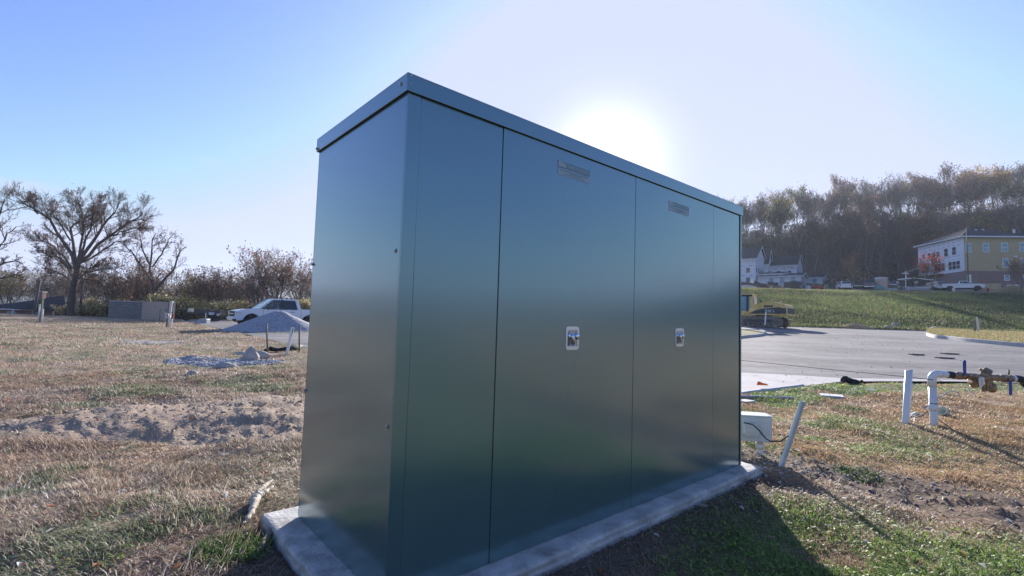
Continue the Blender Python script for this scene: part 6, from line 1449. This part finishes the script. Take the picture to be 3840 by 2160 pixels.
# yellow green shrubs in front of the thicket
def shrub(name, seed, w_, h, cols, n=2600, ls=.11):
    T = Tree(seed, .018, up=.3, bend=.16)
    for i in range(13):
        a = T.rg.uniform(0, 6.28); sp = T.rg.uniform(.1, 1.0)*w_/h*.8; pp, _ = T.path(np.array([T.rg.normal()*.25*w_*.4, T.rg.normal()*.2, -.1]), np.array([math.cos(a)*sp, math.sin(a)*sp, 1]), h*T.rg.uniform(.6, 1.05), 6); T.grow(pp, .03, .015, 1, 3, h*.6, (0, 7, 5))
    t = bpy.data.objects.new(name, None); COL.objects.link(t); assemble('stems', T.big, None, M['leafbark'], t); assemble('foliage', T.small, T.leaves(n, cols, ls, .22), M['leaf'], t); return t
sh = [[shrub('shrub', 400, 3.0, 2.4, YG), True, 'yellow green shrub along the foot of the thicket'], [shrub('shrub', 401, 3.4, 2.1, YG+OL), True, 'yellow green shrub along the foot of the thicket'], [shrub('shrub', 402, 2.8, 2.6, RU+YG[:1]+BR), True, 'reddish brown shrub along the foot of the thicket']]
rv = random.Random(5)
for px in range(20, 1190, 38):
    dep = rv.uniform(62.5, 65.5); pxx = px+rv.uniform(-14, 14)
    if pxx < 190 or (pxx < 300 and rv.random() < .5): continue
    pt = COLM(pxx, dep); k = sh[rv.choices([0, 1, 2], [4, 4, 1.6])[0]]; s = rv.uniform(.5, 1.2)*(1.25 if 520 < pxx < 800 else .85)
    put(k[0], k[1], (pt.x, pt.y, float(Hs(pt.x, pt.y))-.05), rv.uniform(0, 6.3), (s*1.25, s, s), k[2], 'shrub', 'shrubs at the foot of the thicket'); k[1] = False
# young planted trees on the bank top
def young(px, dep, h, seed, lab, nleaf=0, cols=None, nm='young_tree', spread=.35):
    p = PC(px, dep); t = make_tree(nm, seed, h, .06, fork=.2, nmain=7, maxlv=3, nch=(0, 9, 6), nleaf=nleaf, cols=cols, lsize=.15, lspread=.14, spread=spread, twig_r=.022, up=.5, bark=(.17, .15, .13), twigc=(.24, .18, .16)); t.location = p; tagp(t, lab, 'tree')
young(3196, 85.5, 5.2, 501, 'young bare upright tree planted before the dark pickup', spread=.3)
young(3437, 89, 4.6, 502, 'young bare tree planted behind the small white notice')
young(3500, 83, 5.4, 503, 'young tree with bright red orange leaves left of the compact white pickup', 520, [(.62, .10, .04), (.70, .16, .06), (.5, .08, .05)], 'red_leaved_tree', .4)
young(3828, 80, 5.6, 504, 'young tree with a few rusty leaves at the right edge of the bank', 120, RU, 'young_tree', .45)
young(3306, 93, 3.4, 505, 'small thin tree just behind the brown portable toilet', 60, BR)
young(960, 60.0, 4.6, 506, 'small bare tree with a few red leaves behind the white pickup', 60, [(.5, .12, .07)], 'young_tree', .8)

# ------------------------------------------------------------------ grass, leaves, stones, litter
def accept(x, y, rg, bare=.12):
    inlot = y > near_edge_y(x)-.05
    pd = padd(x, y); ok = (~inlot) & (pd > .02)
    k = np.ones(len(x)); m = mound(x, y); k = np.where(m > .05, bare*.5, k); k = np.where(m > .0, np.minimum(k, .5), k)
    k = k*(1-.93*np.minimum(band(x, y)*2.4, 1)); k = k*(1-.9*np.minimum(gpatch(x, y)*3, 1))
    k = k*(.25+.75*sst(.10, .7, pd)); k = k*(1-.55*sst(.62, .7, fbm(x*.9+30, y*1.3, 18, 4))*(1-greenzone(x, y)))
    return ok & (rg.random(len(x)) < k)
def pol(rg, n, r0, r1, pw, amax=54):
    u = rg.random(n); e = 2-pw
    r = (r0**e+u*(r1**e-r0**e))**(1/e); a = rg.uniform(-amax, amax, n)*math.pi/180
    return r*np.sin(a), r*np.cos(a), r
def blades(name, n, r0, r1, pw, seed, lab, hmul=1., wmul=1., sel=None, flat=.5):
    rg = np.random.default_rng(seed); x, y, r = pol(rg, n, r0, r1, pw); ok = accept(x, y, rg)
    gz = greenzone(x, y); q = x/np.maximum(y, 1)
    if sel is not None: ok &= sel(x, y, gz, q, rg)
    x, y, r, gz, q = x[ok], y[ok], r[ok], gz[ok], q[ok]; n = len(x); z = H(x, y)-.004
    cn = fbm(x*1.3, y*1.6, 41, 3); tuft = sst(.42, .7, fbm(x*3.1, y*3.1, 43, 3)); cl = rg.random(n)
    L = (.022+.032*rg.random(n)**2+.028*tuft*(1-.5*sst(.3,.5,q)))*hmul*(1+np.minimum(r, 30)*.018)*np.where(q > .35, .9, 1); wd = (.0013+.0013*rg.random(n))*wmul*(1+r*.17)
    az = rg.uniform(0, 2*math.pi, n)+0; wind = fbm(x*.7, y*.7, 47, 2)*9; az = np.where(rg.random(n) < .55, wind+rg.normal(size=n)*.7, az)
    ln = rg.uniform(.45, 1.3, n)+flat*(1-tuft)*.5; ln = np.clip(ln, .1, 1.45)
    d1 = np.stack([np.cos(az)*np.sin(ln*.6), np.sin(az)*np.sin(ln*.6), np.cos(ln*.6)], -1); d2 = np.stack([np.cos(az)*np.sin(ln*1.15), np.sin(az)*np.sin(ln*1.15), np.cos(ln*1.15)], -1)
    sd = np.stack([-np.sin(az+.5*rg.normal(size=n)), np.cos(az), np.zeros(n)], -1); sd /= np.linalg.norm(sd, axis=1, keepdims=True)
    P = np.stack([x, y, z], -1); Lc, wc = L[:, None], wd[:, None]
    A, B = P-sd*wc, P+sd*wc; m = P+d1*Lc*.5; C_, D = m-sd*wc*.8, m+sd*wc*.8; E_ = m+d2*Lc*.55; E_[:, 2] = np.maximum(E_[:, 2], z+.004)
    V = np.stack([A, B, C_, D, E_], 1).reshape(-1, 3); b = np.arange(n)[:, None]*5
    F_ = np.concatenate([b+[0, 1, 3], b+[0, 3, 2], b+[2, 3, 4]])
    pal = np.array([(.62, .55, .46), (.48, .37, .28), (.38, .265, .19), (.52, .43, .34), (.29, .22, .17), (.76, .73, .68)])  # last tone paints whitish glints onto some dry blades
    ci = (rg.random(n)*.7+cn*.55); ci = np.clip((ci-.2)*6/.9, 0, 5.99).astype(int); rust = rg.random(n) < sst(.42, .62, fbm(x*.45+2, y*.7, 49, 4)); ci = np.where(rust & (ci != 1), 2, ci); dk = rg.random(n) < .8*sst(.55, .7, fbm(x*.9+7, y*1.2, 53, 4)); ci = np.where(dk, 4, ci)
    col = pal[ci]; right = sst(.3, .5, q)*sst(4, 5.5, y); col = col*(1-.55*right[:, None])+np.array([.50, .32, .165])*.55*right[:, None]
    g_ = (rg.random(n) < np.clip(gz*1.0+.07, 0, .88)); gcol = np.array([(.10, .17, .045), (.16, .25, .05), (.20, .30, .07), (.22, .26, .12), (.26, .34, .10)])[rg.integers(0, 5, n)]
    lq = (q < .2)[:, None]; gcol = np.where(lq, gcol*.55+gcol.mean(1, keepdims=True)*.62, gcol*1.3); col = np.where(g_[:, None], gcol, col)*rg.uniform(.75, 1.2, (n, 1))
    o = link_mesh(name, npmesh(name, V, F_, np.repeat(col, 5, axis=0), 3), M['grass']); return tagp(o, lab, 'grass', kind='stuff')
blades('grass', 520000, 1.0, 14, 1.25, 1, 'matted dry and green grass blades round the enclosure')
blades('field_grass', 280000, 9, 62, 1.35, 2, 'dry grass of the wider field', 1.1, 1.15)
blades('long_grass', 9000, 1.3, 9, 1.2, 3, 'longer pale grass stems standing out of the mat', 2.3, .75, sel=lambda x, y, g_, q, rg: q < .1, flat=.2)
# green bank: coarse turf
def turf():
    rg = np.random.default_rng(9); n = 120000; q = rg.uniform(.40, 1.2, n); y = 47.5+rg.random(n)*32; x = q*y; z = Hs(x, y)+fine(x, y)*.5
    L = .12+.24*rg.random(n); wd = .03+.03*rg.random(n); a = rg.uniform(0, 6.28, n); P = np.stack([x, y, z-.02], -1); s = np.stack([np.cos(a), np.sin(a), 0*a], -1)*wd[:, None]; t = P+np.stack([rg.normal(size=n)*.08, rg.normal(size=n)*.08, L], -1)
    V = np.stack([P-s, P+s, t], 1).reshape(-1, 3); k = sst(.42, .6, fbm(x*.16, y*.25, 44, 5))[:, None]; c = np.array([.09, .14, .055])*(1-k)+np.array([.21, .28, .09])*k
    dry = (rg.random(n) < .28+.5*sst(76, 79, y))[:, None]; c = np.where(dry, np.array([.34, .27, .15]), c)*rg.uniform(.6, 1.3, (n, 1))
    tagp(link_mesh('bank_turf', npmesh('bank_turf', V, np.arange(3*n).reshape(n, 3), np.repeat(c, 3, axis=0), 3), M['grass']), 'green turf on the bank across the lot', 'grass', kind='stuff')
turf()
def verge_grass():
    rg = np.random.default_rng(19); n = 26000; pa = np.array([tuple(p[:2]) for p in pk[1:]]); pb_ = np.array([tuple(p[:2]) for p in bkp]); u = rg.random(n); v = rg.random(n)
    a = np.stack([np.interp(u*(len(pa)-1), range(len(pa)), pa[:, c]) for c in (0, 1)], -1); b = np.stack([np.interp(u*(len(pb_)-1), range(len(pb_)), pb_[:, c]) for c in (0, 1)], -1); q = a*(1-v[:, None])+b*v[:, None]
    x, y = q[:, 0]+.15, q[:, 1]+.15; P = np.stack([x, y, Hs(x, y)+.2], -1); an = rg.uniform(0, 6.28, n); s = np.stack([np.cos(an), np.sin(an), 0*an], -1)*.02; t = P+np.stack([rg.normal(size=n)*.05, rg.normal(size=n)*.05, .06+.12*rg.random(n)], -1)
    V = np.stack([P-s, P+s, t], 1).reshape(-1, 3); c = np.where((rg.random(n) < .55)[:, None], np.array([.46, .33, .19]), np.array([.22, .27, .09]))*rg.uniform(.7, 1.2, (n, 1))
    tagp(link_mesh('verge_grass', npmesh('verge_grass', V, np.arange(3*n).reshape(n, 3), np.repeat(c, 3, axis=0), 3), M['grass']), 'straw and green grass on the kerbed verge across the lot', 'grass', kind='stuff')
verge_grass()
# broad leaved weeds and clover in the green patches
def clover():
    rg = np.random.default_rng(4); n = 170000; x, y, r = pol(rg, n, 1.2, 12, 1.2); ok = accept(x, y, rg) & (greenzone(x, y) > .25) & (rg.random(n) < .25+.75*sst(.45, .6, fbm(x*2.2, y*2.2, 61, 3))) & (x/y > -.9)
    left = (x/y < .1); ok &= (~left | (rg.random(n) < .25)); x, y, r = x[ok], y[ok], r[ok]; n = len(x)
    L = (.006+.009*rg.random(n))*(1+r*.05); a = rg.uniform(0, 6.28, n); tl = rg.uniform(-.1, .75, n); P = np.stack([x, y, H(x, y)+.012+.03*rg.random(n)], -1)
    d = np.stack([np.cos(a)*np.cos(tl), np.sin(a)*np.cos(tl), np.sin(tl)], -1)*L[:, None]; s = np.stack([-np.sin(a), np.cos(a), rg.normal(size=n)*.3], -1)*(L*.42)[:, None]
    V = np.stack([P-d, P-d*.1-s, P+d, P-d*.1+s], 1).reshape(-1, 3); c = np.array([(.17, .30, .05), (.26, .42, .06), (.36, .48, .10), (.12, .20, .06), (.22, .32, .10)])[rg.integers(0, 5, n)]*rg.uniform(.75, 1.2, (n, 1))
    tagp(link_mesh('clover', npmesh('clover', V, np.arange(4*n).reshape(n, 4), np.repeat(c, 4, axis=0), 4), M['grass']), 'small green weed leaves growing through the grass', 'weeds', kind='stuff')
clover()
def scatter_rocks(name, pts, sizes, cols, lab, cat='stones', sub=1):
    bm = bmesh.new(); bmesh.ops.create_icosphere(bm, subdivisions=sub, radius=1); bv = np.array([v.co[:] for v in bm.verts]); bf_ = np.array([[v.index for v in f.verts] for f in bm.faces]); bm.free()
    rg = np.random.default_rng(len(pts)); n = len(pts); k = len(bv)
    V = bv[None]*(1+rg.normal(size=(n, k, 1))*.27)*rg.uniform(.55, 1.25, (n, 1, 3)); a = rg.uniform(0, 6.28, n); c, s = np.cos(a), np.sin(a)
    X = V[..., 0]*c[:, None]-V[..., 1]*s[:, None]; Y = V[..., 0]*s[:, None]+V[..., 1]*c[:, None]; V = np.stack([X, Y, V[..., 2]*.7], -1)*sizes[:, None, None]+pts[:, None, :]
    F_ = (bf_[None]+(np.arange(n)*k)[:, None, None]).reshape(-1, 3)
    return tagp(link_mesh(name, npmesh(name, V.reshape(-1, 3), F_, np.repeat(cols, k, axis=0), 3), M['stone']), lab, cat, kind='stuff')
rg = np.random.default_rng(77)
n = 42000; x, y, r = pol(rg, n, 1.6, 9, 1.1); b = band(x, y); pd = padd(x, y)
near_pad = np.exp(-((x-2.45)**2+(y-4.9)**2)/.5)
ok = (pd > .01) & (rg.random(n) < np.clip(b*1.1*(.3+sst(.4, .6, fbm(x*1.8, y*1.8, 66, 3))), 0, 1)*.9+near_pad*.8+.006); x, y = x[ok], y[ok]; n = len(x)
scatter_rocks('gravel_stones', np.stack([x, y, H(x, y)], -1), (.004+.019*rg.random(n)**2.4), np.array([(.32, .29, .27), (.25, .22, .20), (.40, .37, .34), (.20, .155, .125)])[rg.integers(0, 4, n)]*rg.uniform(.7, 1.15, (n, 1)), 'loose grey stones and soil crumbs along the trench')
n = 16000; x = rg.uniform(-10.5, -4.6, n); y = rg.uniform(11.6, 14.8, n); ok = rg.random(n) < np.minimum(gpatch(x, y)*3, 1)*sst(.3, .5, fbm(x*1.7, y*2.2, 5, 4)+.1); x, y = x[ok], y[ok]; n = len(x)
scatter_rocks('spilled_gravel', np.stack([x, y, H(x, y)], -1), .012+.02*rg.random(n)**1.5, np.array([(.42, .43, .46), (.34, .35, .38)])[rg.integers(0, 2, n)]*rg.uniform(.8, 1.2, (n, 1)), 'grey gravel spilled on the left field', 'gravel')
n = 2400; x = rg.uniform(-7.0, -1.5, n); y = rg.uniform(5.2, 8.6, n); ok = rg.random(n) < sst(0, .25, mound(x, y)); x, y = x[ok], y[ok]; n = len(x)
scatter_rocks('soil_clods', np.stack([x, y, H(x, y)], -1), .005+.028*rg.random(n)**4, np.array([(.33, .26, .20), (.27, .205, .155), (.38, .30, .235)])[rg.integers(0, 3, n)], 'clods of bare soil on the dug earth', 'soil')
n = 5200; a = rg.uniform(0, 6.28, n); rr_ = 1+np.abs(rg.normal(size=n))*.16-.08; x = pc.x-.1+3.25*rr_*np.cos(a); y = pc.y+1.9+2.6*rr_*np.sin(a)
scatter_rocks('pile_scatter', np.stack([x, y, Hs(x, y)+.015], -1), .015+.035*rg.random(n)**2, np.array([(.36, .37, .39), (.28, .29, .31)])[rg.integers(0, 2, n)]*rg.uniform(.8, 1.2, (n, 1)), 'loose gravel scattered round the foot of the large gravel pile', 'gravel')
def flakes(name, n, seed, cols, size, lab, zr, cat='leaves', sel=None):
    rg = np.random.default_rng(seed); x, y, r = pol(rg, n, 1.5, 16, 1.1); ok = (y < near_edge_y(x)-.1) & (padd(x, y) > .02)
    if sel is not None: ok &= sel(x, y, rg)
    x, y, r = x[ok], y[ok], r[ok]; n = len(x); a = rg.uniform(0, 6.28, n); P = np.stack([x, y, H(x, y)+zr*rg.random(n)+.006], -1); L = size*rg.uniform(.5, 1.3, n)
    d = np.stack([np.cos(a), np.sin(a), rg.normal(size=n)*.35], -1)*L[:, None]; s = np.stack([-np.sin(a), np.cos(a), rg.normal(size=n)*.35], -1)*(L*.55)[:, None]; up = np.stack([0*a, 0*a, L*.35], -1)
    V = np.stack([P-d, P-d*.3-s+up, P+d*.4-s*.7+up, P+d, P+d*.4+s*.7+up, P-d*.3+s+up], 1).reshape(-1, 3); b = np.arange(n)[:, None]*6
    F_ = np.concatenate([b+[0, 1, 2], b+[0, 2, 3], b+[0, 3, 4], b+[0, 4, 5]]); c = np.array(cols)[rg.integers(0, len(cols), n)]
    return tagp(link_mesh(name, npmesh(name, V, F_, np.repeat(c, 6, axis=0), 3), M['grass']), lab, cat, kind='stuff')
n = 5200; x = rg.uniform(-12, 30, n); y = 10.5+rg.random(n)**1.5*34; ok = (y > near_edge_y(x)+.1) & (x > -.46*y) & (rg.random(n) < sst(.35, .6, fbm(x*.4, y*.4, 301, 4))); x, y = x[ok], y[ok]; n = len(x)
scatter_rocks('lot_grit', np.stack([x, y, Hs(x, y)+.006], -1), .006+.022*rg.random(n)**3, np.array([(.34, .32, .30), (.24, .22, .20), (.42, .40, .38)])[rg.integers(0, 3, n)], 'loose grit and crumbs scattered over the tarmac lot', 'grit')
flakes('fallen_leaves', 620, 5, [(.42, .15, .06), (.5, .24, .12), (.34, .16, .09), (.55, .40, .28)], .026, 'fallen brown and rusty leaves scattered over the grass', .03)
flakes('pale_litter', 260, 6, [(.78, .76, .72), (.70, .66, .60)], .024, 'curled pale leaves and scraps catching the light', .03)
def sticks():
    rg = np.random.default_rng(8); mb = []; n = 1500
    for i in range(n):
        lx = rg.uniform(.2, LEN+.4); ly = -.16-abs(rg.normal())*.55; 
        if i % 3 == 0: lx = -.2-abs(rg.normal())*.35; ly = rg.uniform(-.8, 1.5)
        x = PADC[0]+CDR[0]*lx+CDL[0]*ly; y = PADC[1]+CDR[1]*lx+CDL[1]*ly; a = rg.uniform(0, 6.28); L = rg.uniform(.01, .045); z = float(H(x, y))+.007
        p = np.array([[x-math.cos(a)*L, y-math.sin(a)*L, z], [x, y, z+.006*rg.random()], [x+math.cos(a)*L, y+math.sin(a)*L, z]]); mb.append((p, np.array([.0016, .002, .0012])*rg.uniform(.6, 1.5), 4, np.array([(.26, .20, .15), (.36, .30, .24), (.18, .13, .10)])[rg.integers(0, 3)]))
    tagp(assemble('mulch', mb, None, M['grass']), 'broken stems and mulch on the bare soil beside the slab', 'mulch', kind='stuff')
sticks()
# pale broken roots by the slab corner
def root(nm, pts, rs, lab, mat=M['deadwood'], dz=.02):
    P_ = []
    for p in pts: q = G(p[0], p[1]); q.z = float(H(q.x, q.y))+dz+(p[2] if len(p) > 2 else 0); P_.append(q)
    out = []; rr_ = []
    for i in range(len(P_)-1):
        for k in range(9): t = k/9; out.append(P_[i].lerp(P_[i+1], t)+Vector((random.uniform(-.006, .006), random.uniform(-.006, .006), random.uniform(-.007, .003)))); rr_.append((rs[i]*(1-t)+rs[i+1]*t)*random.uniform(.82, 1.12))
    out.append(P_[-1]); rr_.append(rs[-1]); tagp(MB().tube(out, rr_, 9).build(nm, mat, smooth=True), lab, 'root')
root('dead_root', [(1022, 1836), (998, 1858), (978, 1884), (962, 1900)], [.006, .018, .017, .005], 'upper pale dead root fragment left of the slab corner')
root('dead_root', [(1020, 1888, .01), (985, 1915, .02), (955, 1935, .02), (945, 1965, .01), (922, 2000), (905, 2012)], [.008, .020, .030, .022, .012, .004], 'lower pale branched dead root left of the slab corner')
root('wood_splinter', [(1058, 1975, .05), (1040, 2010, .04), (1010, 2055, .02), (975, 2105), (955, 2130)], [.006, .022, .026, .022, .01], 'brown splintered wood stub leaning against the slab edge', M['wood'], .01)
rock(G(1072, 2095)+Vector((0, 0, .0)), (.022, .02, .016), 51, M['rock'], lab='small pale stone in the shade at the foot of the slab')
for (px, py, s_, r_, lb) in ((2330, 1938, .03, .3, 'dry leaf lying on the bare soil in the enclosure shadow'),):
    pass
# green grass tuft in the slab shadow at the lower left
def tuft(px, py, n, rad, h, seed, lab, cols):
    c = G(px, py); rg = np.random.default_rng(seed); T = []
    for i in range(n):
        a = rg.uniform(0, 6.28); r = rad*math.sqrt(rg.random()); x, y = c.x+math.cos(a)*r, c.y+math.sin(a)*r; z = float(H(x, y)); L = h*rg.uniform(.5, 1.1); b = rg.uniform(0, 6.28); l = rg.uniform(.3, 1.1)
        d = np.array([math.cos(b)*math.sin(l), math.sin(b)*math.sin(l), math.cos(l)]); p0 = np.array([x, y, z]); T.append((np.array([p0, p0+d*L*.5, p0+d*L*.9+np.array([d[0]*.2*L, d[1]*.2*L, -.15*L])]), np.array([.0028, .0024, .0004]), 3, np.array(cols[rg.integers(0, len(cols))])*rg.uniform(.8, 1.2)))
    tagp(assemble('grass_tuft', T, None, M['grass']), lab, 'grass tuft')
GC = [(.12, .24, .05), (.17, .32, .06), (.22, .36, .08)]
tuft(860, 2115, 420, .20, .10, 1, 'bright green grass tuft at the shadow edge left of the slab', GC)
tuft(2830, 1672, 90, .10, .09, 2, 'green weed tuft between the junction box and the leaning conduit', GC)
tuft(3190, 1545, 260, .30, .09, 3, 'green grass tuft in the straw left of the upright white pipe', GC)
tuft(3220, 1775, 200, .22, .08, 4, 'green tuft growing on the trench edge right of the leaning conduit', GC)
tuft(2120, 2080, 160, .12, .09, 5, 'pale dry grass tuft in the enclosure shadow', [(.34, .28, .20), (.28, .24, .16)])

# ------------------------------------------------------------------ thin haze in the air, one closed box, sky outside it
tagp(MB().bb((-2450, -2450, -9), (2450, 2450, 116)).build('haze', hz), 'thin bluish haze in the air', 'haze', kind='stuff')
